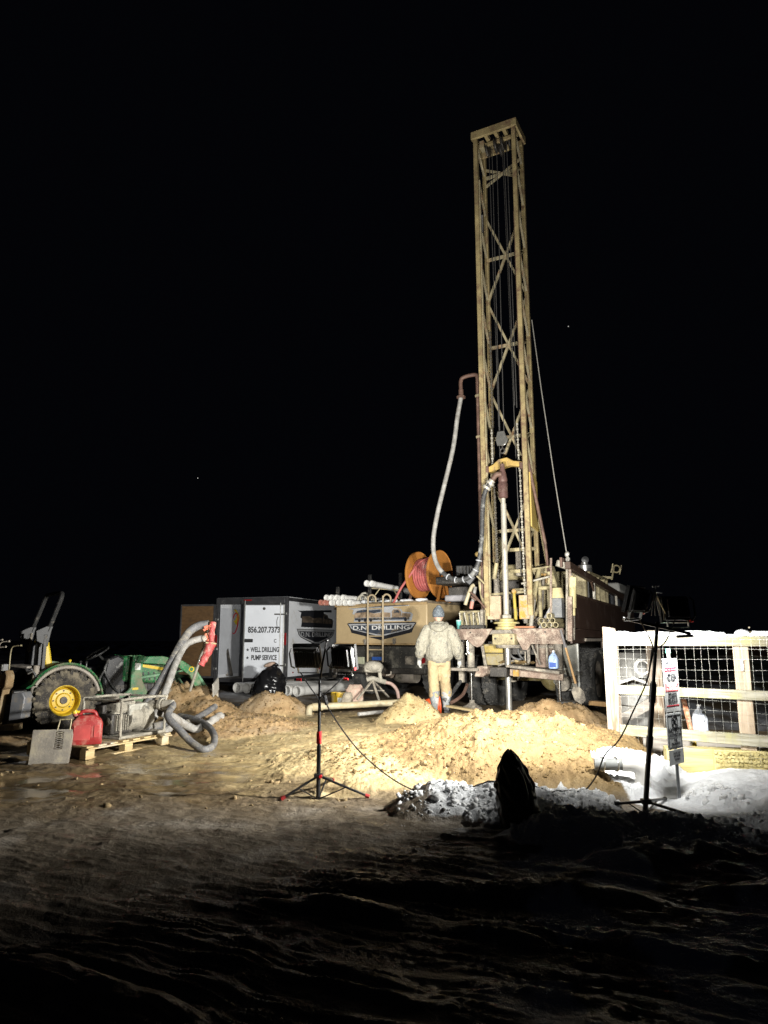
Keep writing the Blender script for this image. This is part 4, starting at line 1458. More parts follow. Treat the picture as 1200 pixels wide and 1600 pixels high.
# step and platform
MB().beam((-1.1, -.32, .70), (-.36, -.34, .70), .36, .05).build('step_plate', m_mudsteel, rig, .008)
MB().prism([(-.46, .58), (-.30, .58), (-.22, .64), (-.22, .76), (-.40, .76)], (0, -.30, 0), (1, 0, 0), (0, 0, 1), .3).build('step_bracket', m_mudsteel2, rig, .02)
MB().box((-.08, -.2, .66), (.30, .20, .16)).build('bumper_block', m_darkmetal, rig, .01)
MB().beam((.12, -.28, .77), (1.02, -.32, .68), .34, .045).build('platform_plank', m_mudsteel, rig, .006)
MB().beam((.10, -.18, .66), (1.0, -.18, .60), .08, .12).build('back_bumper', m_mudsteel2, rig, .008)
MB().box((.22, -.22, .645), (.10, .10, .11)).build('bumper_block', m_rustpaint, rig, .008)
for u, lab in ((-.66, 0), (.90, 1)):
    j = MB().cyl((u, -.05, .62), (u, -.05, .12), .026, 12).build('jack_rod', m_chrome, rig)
    MB().cyl((u, -.05, 1.2), (u, -.05, .64), .065, 14).build('jack_leg', m_mudsteel, rig)
    MB().lathe([(.19, -.02), (.17, .04), (.08, .09), (.045, .12), (.045, .16)], 18, Matrix.Translation((u, -.05, 0))).build('jack_foot', m_mudsteel, rig)
bkx = MB().box((1.0, .0, .10), (.34, .34, .22)).build('cribbing_block', m_darkmetal, rig, .012)
# under the deck: yellow box, gearbox, hanging hook, chains, posts
MB().box((-.30, .22, 1.05), (.36, .26, .15)).build('tool_box', mat('olive_yellow_box', (.36, .27, .07), .55, 0, .2, 5, (.3, .26, .18), .45, 6, .4, .3, 30), rig, .01)
MB().box((-.30, .24, .86), (.36, .26, .20)).build('tool_box', mat('dull_ochre_box', (.30, .235, .09), .6, 0, .25, 5, (.27, .24, .17), .5, 6, .5, .3, 30), rig, .01)
for u0, z0, u1, z1, wd in ((-.70, 1.2, -.70, .70, .05), (-.48, 1.1, -.42, .72, .05), (-.88, 1.2, -.88, .45, .09), (.36, 1.12, .36, .80, .05), (.42, 1.12, .56, .78, .03), (.30, 1.0, .30, .78, .02), (.52, 1.13, .52, .9, .03), (.82, 1.13, .82, .72, .05), (.68, 1.13, .68, .75, .035), (-.2, .75, .1, .85, .03)):
    MB().beam((u0, .05, z0), (u1, .05, z1), wd, wd * .8, up=(0, 1, 0)).build('deck_post', m_mudsteel, rig, .004)
MB().box((.62, .22, .93), (.36, .10, .40)).build('mud_box', m_mudsteel2, rig, .01)
MB().box((.66, .16, 1.08), (.30, .05, .05)).build('box_lip', m_mudsteel, rig, .006)
MB().cyl((.86, .12, 1.13), (.86, .12, .62), .075, 14).build('hydraulic_tank', m_darkmetal, rig)
MB().tube(spline([(.13, .2, 1.15), (.14, .18, .98), (.2, .2, .88), (.3, .3, .82)], 5), .022, 8).build('hydraulic_hose', m_hosedark, rig)
MB().tube(spline([(-.06, .3, 1.05), (0, .2, .92), (.12, .22, .86), (.22, .3, .9)], 5), .02, 8).build('hydraulic_hose', m_hose, rig)
MB().tube(spline([(-.02, .2, .8), (.1, .1, .84), (.22, .12, .80), (.32, .2, .8)], 5), .022, 8).build('hydraulic_hose', m_pvcdirty, rig)
MB().cyl((-.68, -.16, 1.18), (-.68, -.16, .99), .012, 6).torus((-.68, -.16, .96), .026, .009, Euler((PI / 2, 0, 0)).to_matrix(), 12, 6).build('hook', m_steel, rig)
mudl = MB()
rg = random.Random(9)
for i in range(40):
    mudl.ball((rg.uniform(-.15, .5), rg.uniform(.0, .25), .80 + rg.uniform(0, .03)), (rg.uniform(.02, .05), rg.uniform(.02, .05), rg.uniform(.012, .03)), 7, 5)
mudl.build('mud_cake', m_clod, rig)['kind'] = 'stuff'
# axles, wheels
MB().ball((.46, 1.25, .52), (.24, .28, .25), 18, 12).cyl((-.9, 1.45, .52), (1.0, 1.45, .52), .09, 14).build('axle_housing', mat('mud_yellow_axle', (.30, .245, .10), .6, 0, .25, 6, (.36, .31, .2), .5, 6, .5, .4, 30), rig)
MB().cyl((.62, .75, .50), (1.0, .75, .52), .055, 12).lathe([(.02, -.08), (.12, -.07), (.13, 0), (.12, .07), (.02, .08)], 18, Matrix.Translation((.80, .62, .44)) @ Euler((PI / 2, 0, 0)).to_matrix().to_4x4()).build('brake_chamber', m_mudsteel, rig)
MB().lathe([(.02, -.1), (.13, -.09), (.13, .09), (.02, .1)], 18, Matrix.Translation((-.10, .65, .58)) @ Euler((PI / 2, 0, 0)).to_matrix().to_4x4()).build('brake_chamber', m_mudsteel, rig)


def truck_wheel(u, v, zc, Rr=.54, wd=.28, side=1, parent=None, nl=30, mt=None, hubm=None):
    """tyre lying on the u axis; side=+1 shows its face to +u"""
    M = Matrix.Translation((u, v, zc)) @ Euler((0, PI / 2 * side, 0)).to_matrix().to_4x4()
    h = wd / 2
    t = MB().lathe([(Rr * .56, -h * .8), (Rr * .72, -h), (Rr * .88, -h * .98), (Rr * .965, -h * .8), (Rr * .965, h * .8), (Rr * .88, h * .98), (Rr * .72, h), (Rr * .56, h * .8)], 44, M, close=True)
    ty = t.build('tyre', mt or m_tyre, parent)
    lg = MB()
    for i in range(nl):
        for row, off in ((-.55, 0), (0, .5), (.55, 0)):
            a = 2 * PI * (i + off) / nl
            Ml = M @ Euler((0, 0, a)).to_matrix().to_4x4() @ Matrix.Translation((Rr * .98, 0, row * h))
            sub = MB().box((0, 0, 0), (Rr * .05, Rr * .13, h * .50), Euler((.45 * (1 if row <= 0 else -1), 0, 0)).to_matrix())
            lg.add([Ml @ V(p) for p in sub.v], sub.f)
    lg.build('tread', mt or m_tyre, ty, smooth=False)
    rm = MB().lathe([(Rr * .57, h * .75), (Rr * .60, h * .86), (Rr * .55, h * .86), (Rr * .50, h * .35), (Rr * .40, h * .15), (Rr * .22, h * .25), (Rr * .20, h * .75), (Rr * .10, h * .8), (.01, h * .8)], 32, M, caps=False)
    rm.build('rim', hubm or m_hub, ty)
    for i in range(8):
        a = 2 * PI * i / 8
        p0 = M @ V((Rr * .31 * math.cos(a), Rr * .31 * math.sin(a), h * .18))
        p1 = M @ V((Rr * .31 * math.cos(a), Rr * .31 * math.sin(a), h * .36))
        if i == 0:
            nb = MB()
        nb.cyl(p0, p1, .018, 6)
    nb.build('wheel_nuts', m_darkmetal, ty)['kind'] = 'stuff'
    return ty


for v in (1.38, 2.62):
    truck_wheel(1.10, v, .50, wd=.34, side=1, parent=rig)
    truck_wheel(.70, v, .50, side=1, parent=rig)
    truck_wheel(-1.02, v, .50, side=-1, parent=rig)
    truck_wheel(-.70, v, .50, side=-1, parent=rig)
truck_wheel(1.0, 7.2, .50, side=1, parent=rig)
truck_wheel(-1.0, 7.2, .50, side=-1, parent=rig)
# mud flap and fender
MB().prism([(.56, 1.20), (.56, .44), (.64, .36), (.92, .36), (1.0, .44), (1.0, 1.20)], (0, .86, 0), (1, 0, 0), (0, 0, 1), .02).build('mud_flap', mat('mud_grey_flap', (.25, .25, .22), .7, 0, .15, 5, (.42, .4, .33), .55, 5, .4, .3, 30), rig)
MB().beam((1.02, .84, 1.22), (1.02, .84, .48), .03, .06).tube(spline([(1.02, .84, .5), (1.01, .84, .38), (.94, .85, .33), (.76, .86, .33)], 5), .018, 8).build('fender_edge', mat('pale_fender', (.50, .5, .46), .5, 0, .12, 6, (.36, .32, .25), .4, 6), rig)
MB().beam((1.15, .9, 1.20), (1.15, 2.5, 1.20), .03, .05).beam((1.15, 2.5, 1.20), (1.15, 2.55, .9), .03, .12).build('fender_edge', m_hub, rig)
# side body
def plate(name, pts, u, th, m):
    return MB().prism(pts, (u, 0, 0), (0, 1, 0), (0, 0, 1), th).build(name, m, rig, .004)


plate('side_panel', [(.05, 1.40), (6.4, 1.33), (6.4, 1.86), (.05, 1.93)], 1.13, .05, m_brown)
plate('side_skirt', [(.0, 1.14), (.95, 1.14), (.95, 1.24), (2.5, 1.24), (2.5, 1.0), (6.2, 1.0), (6.2, 1.32), (.0, 1.388)], 1.115, .04, m_brown)
MB().beam((1.14, .03, 1.955), (1.14, 6.4, 1.885), .07, .05).build('body_rail', m_brown2, rig)
plate('side_panel', [(1.3, 1.38), (6.4, 1.33), (6.4, 1.86), (1.3, 1.90)], -1.13, .05, m_brown)
MB().box((0, 3.4, 1.06), (.85, 6.4, .22)).build('chassis_frame', m_darkmetal, rig)
MB().box((0, 3.6, 1.36), (2.16, 5.6, .06)).build('body_deck', m_brown2, rig)
# pipe rack rail sloping along the side
rl = MB().beam((1.14, -.12, 2.44), (1.14, 6.2, 2.10), .09, .12).build('rack_rail', m_brown2, rig, .006)
MB().beam((.95, -.08, 2.49), (1.14, .1, 2.41), .05, .10).build('rail_horn', m_kelly, rig)
MB().box((1.02, .0, 2.50), (.04, .18, .16)).build('rail_horn', m_brownpipe, rig)
for v, z in ((.02, 2.39), (1.9, 2.30), (4.2, 2.18), (5.6, 2.11)):
    MB().beam((1.14, v, 1.97 - v * .011), (1.14, v, z), .045).build('rack_post', m_kelly if v > 1 else m_mudsteel2, rig)
MB().beam((1.14, 1.7, 2.30), (1.14, 1.9, 2.15), .03, .09).build('rail_gusset', m_brown2, rig)
# rear corner posts
for px, y0, y1, v, wd, m in ((891, 1002, 932, -.1, .075, m_mudsteel2), (886, 1000, 888, -.05, .035, m_mudsteel), (861, 960, 872, .0, .035, m_mudsteel2), (862, 990, 935, .02, .03, m_kelly), (897, 1000, 925, .1, .03, m_mudsteel)):
    MB().beam(rp(px, y0, v), rp(px, y1, v), wd, wd, up=(0, 1, 0)).build('corner_post', m, rig, .004)
# grey box with a cream pail on top, triangular gusset
gx = rp(871, 950, .12)
MB().box((gx.x, .12, gx.z), (.20, .2, .33)).build('battery_box', mat('blue_grey_box', (.16, .165, .17), .6, 0, .25, 5, (.36, .33, .26), .42, 6, .4, .2, 30), rig, .008)
MB().prism([(rp(842, 985, .05).x, 1.40), (rp(862, 985, .05).x, 1.40), (rp(861, 945, .05).x, rp(861, 945, .05).z)], (0, .05, 0), (1, 0, 0), (0, 0, 1), .04).build('gusset', mat('grey_gusset', (.28, .27, .27), .7, 0, .2, 8, (.4, .36, .29), .4, 8, .4), rig)
# mast raising struts, levers, gear cases behind the mast foot
for p, q, r, m in ((rp(843, 885, .62), rp(833, 940, .3), .045, m_cream), (rp(834, 938, .3), rp(829, 983, .05), .038, m_kelly), (rp(842, 890, .6), rp(845, 965, .4), .035, m_cream), (rp(849, 905, .7), rp(845, 968, .5), .03, m_mudsteel),
                   (rp(776, 905, .5), rp(778, 970, .35), .06, m_mudsteel), (rp(803, 925, .3), rp(806, 968, .1), .028, mat('yellow_lever', (.5, .38, .08), .55, 0, .2, 8, (.3, .26, .2), .4, 9, .3)),
                   (rp(772, 905, .35), rp(776, 880, .35), .04, m_cream), (rp(826, 890, .2), rp(860, 885, .2), .018, m_cream), (rp(815, 912, .3), rp(862, 900, .25), .02, m_kelly), (rp(826, 920, .5), rp(860, 918, .5), .04, m_cream)):
    MB().cyl(p, q, r, 10).build('strut', m, rig)
MB().ball(rp(803, 924, .3), .05, 12, 8).build('lever_cap', m_rustpaint, rig)
dm = rp(796, 895, 1.3)
MB().lathe([(.05, -.32), (.26, -.32), (.26, -.27), (.16, -.25), (.16, .25), (.26, .27), (.26, .32), (.05, .32)], 28, Matrix.Translation((dm.x + .05, 1.3, dm.z)) @ Euler((0, PI / 2, 0)).to_matrix().to_4x4()).build('winch_drum', m_cream, rig)
MB().box((dm.x + .05, 1.25, dm.z - .42), (.42, .4, .5)).build('gear_case', m_darkmetal, rig, .02)
gc = rp(853, 915, 1.0)
MB().prism([(-.14, -.45), (.18, -.45), (.24, .0), (.14, .36), (.06, .40), (-.14, .38)], (gc.x, 1.0, gc.z), (1, 0, 0), (0, 0, 1), .3).build('gear_case', m_cream, rig, .03)
MB().box((gc.x + .02, .82, gc.z + .12), (.12, .06, .18)).build('inspection_cover', m_rustpaint, rig, .01)
MB().box((gc.x - .28, 1.1, gc.z - .18), (.26, .3, .5)).build('gear_case', m_cream, rig, .03)
for i in range(9):
    px = 768 + i * 8.5
    a_, b_ = rp(px, 972 - 5 * (i % 3), .45), rp(px + 6 * math.sin(i * 1.7), 940 + 8 * (i % 2), .6)
    MB().tube(spline([a_, a_.lerp(b_, .5) + V((.05 * math.sin(i), -.06, .02)), b_], 4), .018 + .006 * (i % 3), 7).build('hydraulic_hose', (m_hosedark, m_mudsteel, m_cream)[i % 3], rig)
for i in range(7):
    px = 822 + i * 6
    MB().box(rp(px, 970 + 4 * (i % 3), .3 + .1 * (i % 2)), (.07 + .02 * (i % 3), .1, .09 + .03 * (i % 2)), Euler((.2 * i, .3 * i, .1)).to_matrix()).build('valve_block', (m_mudsteel, m_cream, m_darkmetal)[i % 3], rig, .008)
for px, py, w_, h_, v, m in ((778, 955, .12, .34, .5, m_darkmetal), (795, 950, .25, .3, .7, m_darkmetal), (812, 880, .1, .5, .9, m_mudsteel), (835, 950, .2, .45, .8, m_darkmetal), (780, 862, .09, .55, .9, m_cream), (774, 838, .06, .5, .75, m_mudsteel)):
    MB().box(rp(px, py, v), (w_, .2, h_)).build('machine_case', m, rig, .012)
# left of the mast: black grille box, dark arm, pale elbow pipes and rods
MB().box(rp(727, 897, .8), (.32, .3, .32), Euler((0, 0, .2)).to_matrix()).build('compressor_case', m_grille, rig, .02)
for i in range(5):
    MB().box(rp(718 + i * 5, 896, .63), (.018, .02, .26)).build('case_fin', m_darkmetal, rig)
MB().beam(rp(729, 912, .2), rp(752, 880, .3), .13, .16).build('dark_arm', m_black, rig, .02)
MB().tube(spline([rp(727, 945, .1), rp(731, 932, .1), rp(737, 917, .1), rp(741, 914, .12)], 5), .035, 10).build('elbow_pipe', m_pvcdirty, rig)
MB().tube([rp(737, 948, .12), rp(740, 932, .12), rp(743, 917, .14)], .03, 10).build('elbow_pipe', m_hose2, rig)
MB().cyl(rp(736, 951, .12), rp(738, 940, .12), .036, 10).build('pipe_sleeve', mat('salmon_sleeve', (.45, .2, .15), .6, 0, .2, 9), rig)
for a_, b_ in (((735, 925), (757, 948)), ((740, 928), (758, 950)), ((745, 900), (757, 912)), ((736, 932), (744, 938))):
    MB().cyl(rp(*a_, .0), rp(*b_, .05), .016, 7).build('control_rod', m_brownpipe if a_[0] < 745 else m_cream, rig)
MB().box(rp(720, 925, .6), (.4, .3, .18)).build('snowy_step', m_darkmetal, rig, .02)
MB().box(rp(718, 935, .55), (.5, .3, .12)).build('grey_hopper', mat('grey_hopper', (.28, .27, .28), .6, 0, .2, 5), rig, .03)
MB().box(rp(715, 908, 1.1), (.7, .6, .15)).build('machine_case', m_darkmetal, rig, .02)
MB().ball(rp(746, 866, .3), .05, 10, 8).build('fitting', mat('ochre_fitting', (.4, .28, .1), .6), rig)
MB().tube(spline([rp(752, 885, .25), rp(750, 905, .25), rp(753, 930, .25), rp(757, 945, .22)], 4), .035, 8).build('elbow_pipe', m_cream, rig)
# engine cowl, exhaust, headlamp bracket, cab
e0 = rp(905, 925, 2.2)
MB().box((.62, 2.3, 2.20), (.85, 1.3, .62)).build('engine_cowl', m_cream, rig, .03)
MB().box((1.055, 2.05, 2.18), (.02, .5, .44)).build('radiator_grille', m_grille, rig)
MB().prism([(1.8, 2.5), (3.6, 2.5), (3.6, 2.44), (1.8, 2.44)], (.62, 0, 0), (0, 1, 0), (0, 0, 1), .95).build('cowl_roof', m_cream, rig, .01)
for v in (2.62, 3.2, 3.5):
    MB().beam((1.04, v, 1.92), (1.04, v, 2.45), .13, .06).build('cowl_post', m_cream, rig, .006)
ex_ = rp(914, 893, 2.4)
MB().lathe([(.02, -.17), (.13, -.17), (.14, -.14), (.14, .12), (.07, .145), (.07, .18), (.02, .18)], 22, Matrix.Translation(ex_)).build('exhaust_muffler', m_alu, rig)
MB().lathe([(.01, -.065), (.07, -.05), (.07, .05), (.01, .06)], 18, Matrix.Translation(rp(914, 875, 2.4)) @ Euler((PI / 2, 0, .3)).to_matrix().to_4x4()).build('rain_cap', m_black, rig)
bk0, bk1 = rp(956, 906, 3.6), rp(960, 884, 3.6)
MB().beam(rp(935, 902, 3.5), rp(955, 903, 3.6), .12, .05).beam(bk0, bk1, .05, .03).build('lamp_bracket', m_cream, rig)
rgc = rp(963, 889, 3.6)
Mr = Euler((PI / 2, .25, 0)).to_matrix()
MB().torus(rgc, .075, .016, Mr, 18, 6).beam(rgc + Mr @ V((.09, .1, 0)), rgc + Mr @ V((.09, -.1, 0)), .025, .02).beam(rgc + Mr @ V((-.09, .1, 0)), rgc + Mr @ V((-.09, -.1, 0)), .025, .02).build('lamp_ring', m_cream, rig)
MB().box((0, 6.1, 1.72), (2.1, 1.5, 1.2), None, .94, .9).build('cab', mat('dark_cab_paint', (.04, .042, .048), .4, 0, .1), rig, .04)
MB().box((0, 6.1, 2.43), (2.08, 1.5, .22), None, .97, .96).build('cab_roof', mat('cab_roof_white', (.48, .48, .45), .4, 0, .1), rig, .04)
MB().box((0, 5.395, 2.08), (1.6, .02, .34)).build('rear_window', mat('dark_glass', (.01, .012, .015), .05), rig)
MB().box((0, 7.6, 1.5), (1.7, 1.6, .75), None, .85, .95).build('hood', mat('grey_hood', (.28, .28, .29), .4, 0, .1), rig, .05)
MB().box((1.0, 6.9, 1.55), (.12, .28, .42)).build('mirror', m_alu, rig, .02)
MB().box((1.05, 6.5, 1.15), (.3, .8, .5)).build('fuel_tank', m_alu, rig, .06)

# ---- loose things on and by the rig
p = rp(715, 985, -.1)
W = rig.matrix_basis if False else Matrix.Translation(RO) @ Euler((0, 0, -RA)).to_matrix().to_4x4()
tmb = thing('tumbler', 'teal insulated tumbler with a pale lid standing on the rig beam beside the worker', 'tumbler', W @ V((p.x, -.04, 1.395)))
MB().lathe([(.032, 0), (.036, .01), (.045, .13), (.046, .135)], 20).build('cup', m_teal, tmb)
MB().lathe([(.047, .133), (.049, .14), (.047, .155), (.02, .16)], 20).build('lid', mat('mint_lid', (.35, .55, .5), .4), tmb)
jug('water_jug', 'blue translucent jug with a blue label on the rig platform', m_bluejug, W @ V((rp(866, 1046, -.32).x, -.33, .735)), 1.05, RA, m_decalblue)
n = 0
for i, (px, py) in enumerate(((860, 975.5), (870.5, 976), (862, 966), (873, 967.5), (866, 971), (877, 973.5), (867, 962))):
    c = rp(px, py, -.03)
    c.z = {0: 1.445, 1: 1.445, 5: 1.445}.get(i, 0) or (1.52 if i in (2, 3, 4) else 1.60)
    c.x = {0: .70, 1: .80, 5: .90, 2: .66, 4: .755, 3: .85, 6: .80}[i]
    o = thing('short_pipe', 'short muddy pipe end, %s of the cluster on the rig deck' % ('left in the bottom row', 'middle of the bottom row', 'left in the middle row', 'right in the middle row', 'centre, ringed by the others', 'right in the bottom row', 'the single topmost one')[i], 'pipe', W @ c, RA, 'short pipes clustered on the rig deck')
    if i == 0:
        MB().lathe([(.048, -.12), (.048, .5), (.036, .5), (.036, -.12)], 16, Euler((-PI / 2, 0, 0)).to_matrix().to_4x4(), close=True).build('pipe_body', m_cream, o)
        first = o
    else:
        for ch in first.children:
            copy_of(ch, o)
pl_ = rp(872, 928, .1)
o = thing('pail', 'small cream pail turned over on the grey box at the rig corner', 'pail', W @ V((gx.x, .12, gx.z + .166)), RA)
MB().lathe([(.12, 0), (.115, .03), (.095, .17), (.09, .175), (.01, .175)], 20).build('pail_body', mat('cream_pail', (.52, .44, .24), .6, 0, .2, 8, (.3, .24, .15), .35, 8, .4, .2, 40), o)
# shovel leaning on the beam
a_, b_ = W @ rp(876, 984, -.2), at(906, 1092, 12.0)
sh = thing('shovel', 'wooden handled shovel leaning on the rig beam beside the blue jug', 'shovel', b_)
v_ = a_ - b_
MB().cyl(v_ * .18, v_ * .74, .019, 10).build('handle', m_handle, sh)
MB().cyl(v_ * .74, v_ * 1.0, .020, 10).build('grip', mat('grey_grip', (.16, .15, .15), .7, 0, .2, 9), sh)
MB().cyl(v_ * .10, v_ * .22, .021, 10).prism([(-.09, -.02), (-.10, .12), (-.05, .20), (.05, .20), (.10, .12), (.09, -.02), (.0, -.09)], (0, 0, 0), (.92, -.39, 0), v_.normalized(), .012).build('blade', m_mudsteel, sh)
# dark hoses in the mud by the worker's feet
for i, (pp, r, m, lab) in enumerate((
        ([(722, 1062, 13.1), (714, 1072, 12.9), (704, 1086, 12.6), (694, 1094, 12.5)], .035, m_hosedark, 'black rubber hose trailing from the rig to the mud beside the worker'),
        ([(730, 1070, 13.0), (724, 1084, 12.7), (714, 1093, 12.5), (705, 1098, 12.4)], .03, m_brownpipe, 'dull red hose end lying in the mud beside the worker'))):
    pts = spline([at(*q_) for q_ in pp], 6)
    o = MB().tube(pts, r, 10).build('rubber_hose', m)
    tag(o, lab, 'hose')
# ================================================================ tan tank truck
TO = V((-.10, 15.7, .06))
TA = R_(35)
tk = thing('tank_truck', 'tan water tank truck with a drilling company emblem, ladder and pipe racks', 'truck', TO, TA)
TW = Matrix.Translation(TO) @ Euler((0, 0, -TA)).to_matrix().to_4x4()


def lp(O, A, px, py, v):
    xr, yr = (px - 600) / FPX, (800 - py) / FPX
    d = V((xr, CP - yr * SP, SP + yr * CP))
    fw = V((math.sin(A), math.cos(A), 0))
    c = V((0, 0, CAM_H))
    k = (v - (c - O).dot(fw)) / d.dot(fw)
    p = c + d * k - O
    return V((p.x * math.cos(A) - p.y * math.sin(A), v, p.z))


def tpx(px, py, v=0):
    return lp(TO, TA, px, py, v)


z0, z1 = 1.08, 1.96
MB().prism([(-1.22, z0), (1.22, z0), (1.22, z1), (-1.22, z1 + .0)], (0, 1.9, 0), (1, 0, 0), (0, 0, 1), 3.8).build('tank', m_tan, tk, .025)
MB().box((0, -.015, z1 - .012), (2.46, .05, .05)).box((0, -.012, z0 + .02), (2.44, .04, .04)).build('tank_rim', mat('rust_edge_tan', (.40, .28, .14), .5, 0, .15, 5, (.13, .07, .035), .42, 9, .4), tk, .006)
MB().box((.3, 1.9, z1 + .03), (1.75, 3.6, .05)).build('tank_top', mat('dirty_tank_top', (.24, .19, .13), .7, 0, .3, 4, (.5, .5, .5), .35, 3), tk)
MB().box((0, .10, .80), (2.3, .10, .50)).build('rear_frame', mat('grimy_black_frame', (.05, .048, .043), .6, 0, .3, 4, (.27, .25, .2), .42, 3, .35, .3, 30), tk, .01)
MB().box((0, .03, .54), (2.34, .10, .12)).build('rear_bumper', m_darkmetal, tk, .012)
for px in (639, 661):
    c = tpx(px, 1032, .0)
    hs = MB().box((c.x, .03, c.z), (.20, .06, .17)).build('lamp_housing', m_mudsteel, tk, .008)
    MB().cyl((c.x, .0, c.z), (c.x, -.02, c.z), .065, 18).build('tail_lamp', m_taillight if px > 650 else m_mudsteel, hs)
c = tpx(588, 1029)
MB().box((c.x, .03, c.z), (.26, .03, .07)).build('blue_plate', mat('blue_plate', (.03, .09, .33), .45, 0, .2, 12, (.3, .28, .24), .35, 9), tk)
c = tpx(563, 1032)
MB().box((c.x, .03, c.z), (.17, .04, .15)).build('pale_box', mat('pale_lime_box', (.42, .43, .30), .6, 0, .2, 9, (.3, .28, .22), .45, 9), tk, .006)
for px, py in ((572, 1003), (617, 1002)):
    c = tpx(px, py)
    MB().box((c.x, -.02, c.z), (.07, .04, .12)).cyl((c.x, -.02, c.z + .02), (c.x, -.07, c.z + .02), .025, 10).build('tank_latch', m_mudsteel, tk, .006)
lw = [tpx(578.5, 980), tpx(602, 980)]
for c in lw:
    pts = [(c.x, -.09, .72), (c.x, -.09, 1.0), (c.x, -.09, 2.02), (c.x + .01, -.07, 2.13), (c.x + .03, .02, 2.17), (c.x + .05, .12, 2.12), (c.x + .05, .14, 1.99)]
    MB().tube(spline(pts, 5), .021, 10).build('ladder_rail', mat('worn_tan_rail', (.45, .36, .23), .5, 0, .15, 6, (.25, .22, .17), .35, 7) if c is lw[0] else bpy.data.materials['worn_tan_rail'], tk)
for z in (.98, 1.27, 1.55, 1.86):
    MB().cyl((lw[0].x, -.09, z), (lw[1].x, -.09, z), .015, 8).build('ladder_rung', bpy.data.materials['worn_tan_rail'], tk)
for u in (-.95, .95):
    for v in (.9, 2.1):
        truck_wheel(u, v, .47, .50, .30, 1 if u > 0 else -1, tk, 26)
MB().ball((.0, .9, .47), (.26, .26, .24), 16, 10).cyl((-.9, .9, .47), (.9, .9, .47), .085, 12).build('axle_housing', m_mudsteel, tk)
MB().lathe([(.02, -.16), (.15, -.16), (.16, 0), (.15, .16), (.02, .16)], 20, Matrix.Translation((.55, .4, .43)) @ Euler((0, PI / 2, 0)).to_matrix().to_4x4()).build('air_tank', m_hub, tk)
MB().cyl((-.06, .2, .52), (.2, .2, .48), .11, 16).build('brake_drum', m_mudsteel2, tk)
MB().box((0, 2.6, .85), (.8, 5.0, .22)).build('chassis_frame', m_darkmetal, tk)
MB().box((0, 5.0, 1.5), (2.1, 1.4, 1.5), None, .95, .9).build('cab', m_tan, tk, .05)
truck_wheel(.95, 5.0, .47, .50, .28, 1, tk, 26)
truck_wheel(-.95, 5.0, .47, .50, .28, -1, tk, 26)
# rack posts and brackets
for px, py0, py1, v in ((528, 940, 917, .35), (578, 940, 898, .3), (626, 942, 895, .9), (637, 940, 900, 1.9)):
    p, q = tpx(px, py0, v), tpx(px, py1, v)
    MB().beam((p.x, v, 1.9), q, .075, .06, up=(0, 1, 0)).build('rack_post', m_blackdusty, tk, .006)
pa, pb = tpx(578, 919, .3), tpx(629, 922, .9)
MB().beam(pa, pb, .04, .03).build('rack_arm', m_cream, tk)
MB().beam(tpx(580, 938, .3), tpx(594, 919, .45), .02).build('rack_brace', m_cream, tk)
MB().beam(tpx(625, 938, .9), tpx(615, 921, .7), .02).build('rack_brace', m_cream, tk)
MB().beam(tpx(640, 935, 1.4), tpx(660, 915, 1.4), .03).build('rack_brace', m_darkmetal, tk)
MB().beam((-1.34, .1, 1.90), (-1.34, 3.4, 1.90), .06, .05).beam((-1.34, .4, 1.90), (-1.2, .4, 1.86), .04, .04).build('side_rack', m_darkmetal, tk)


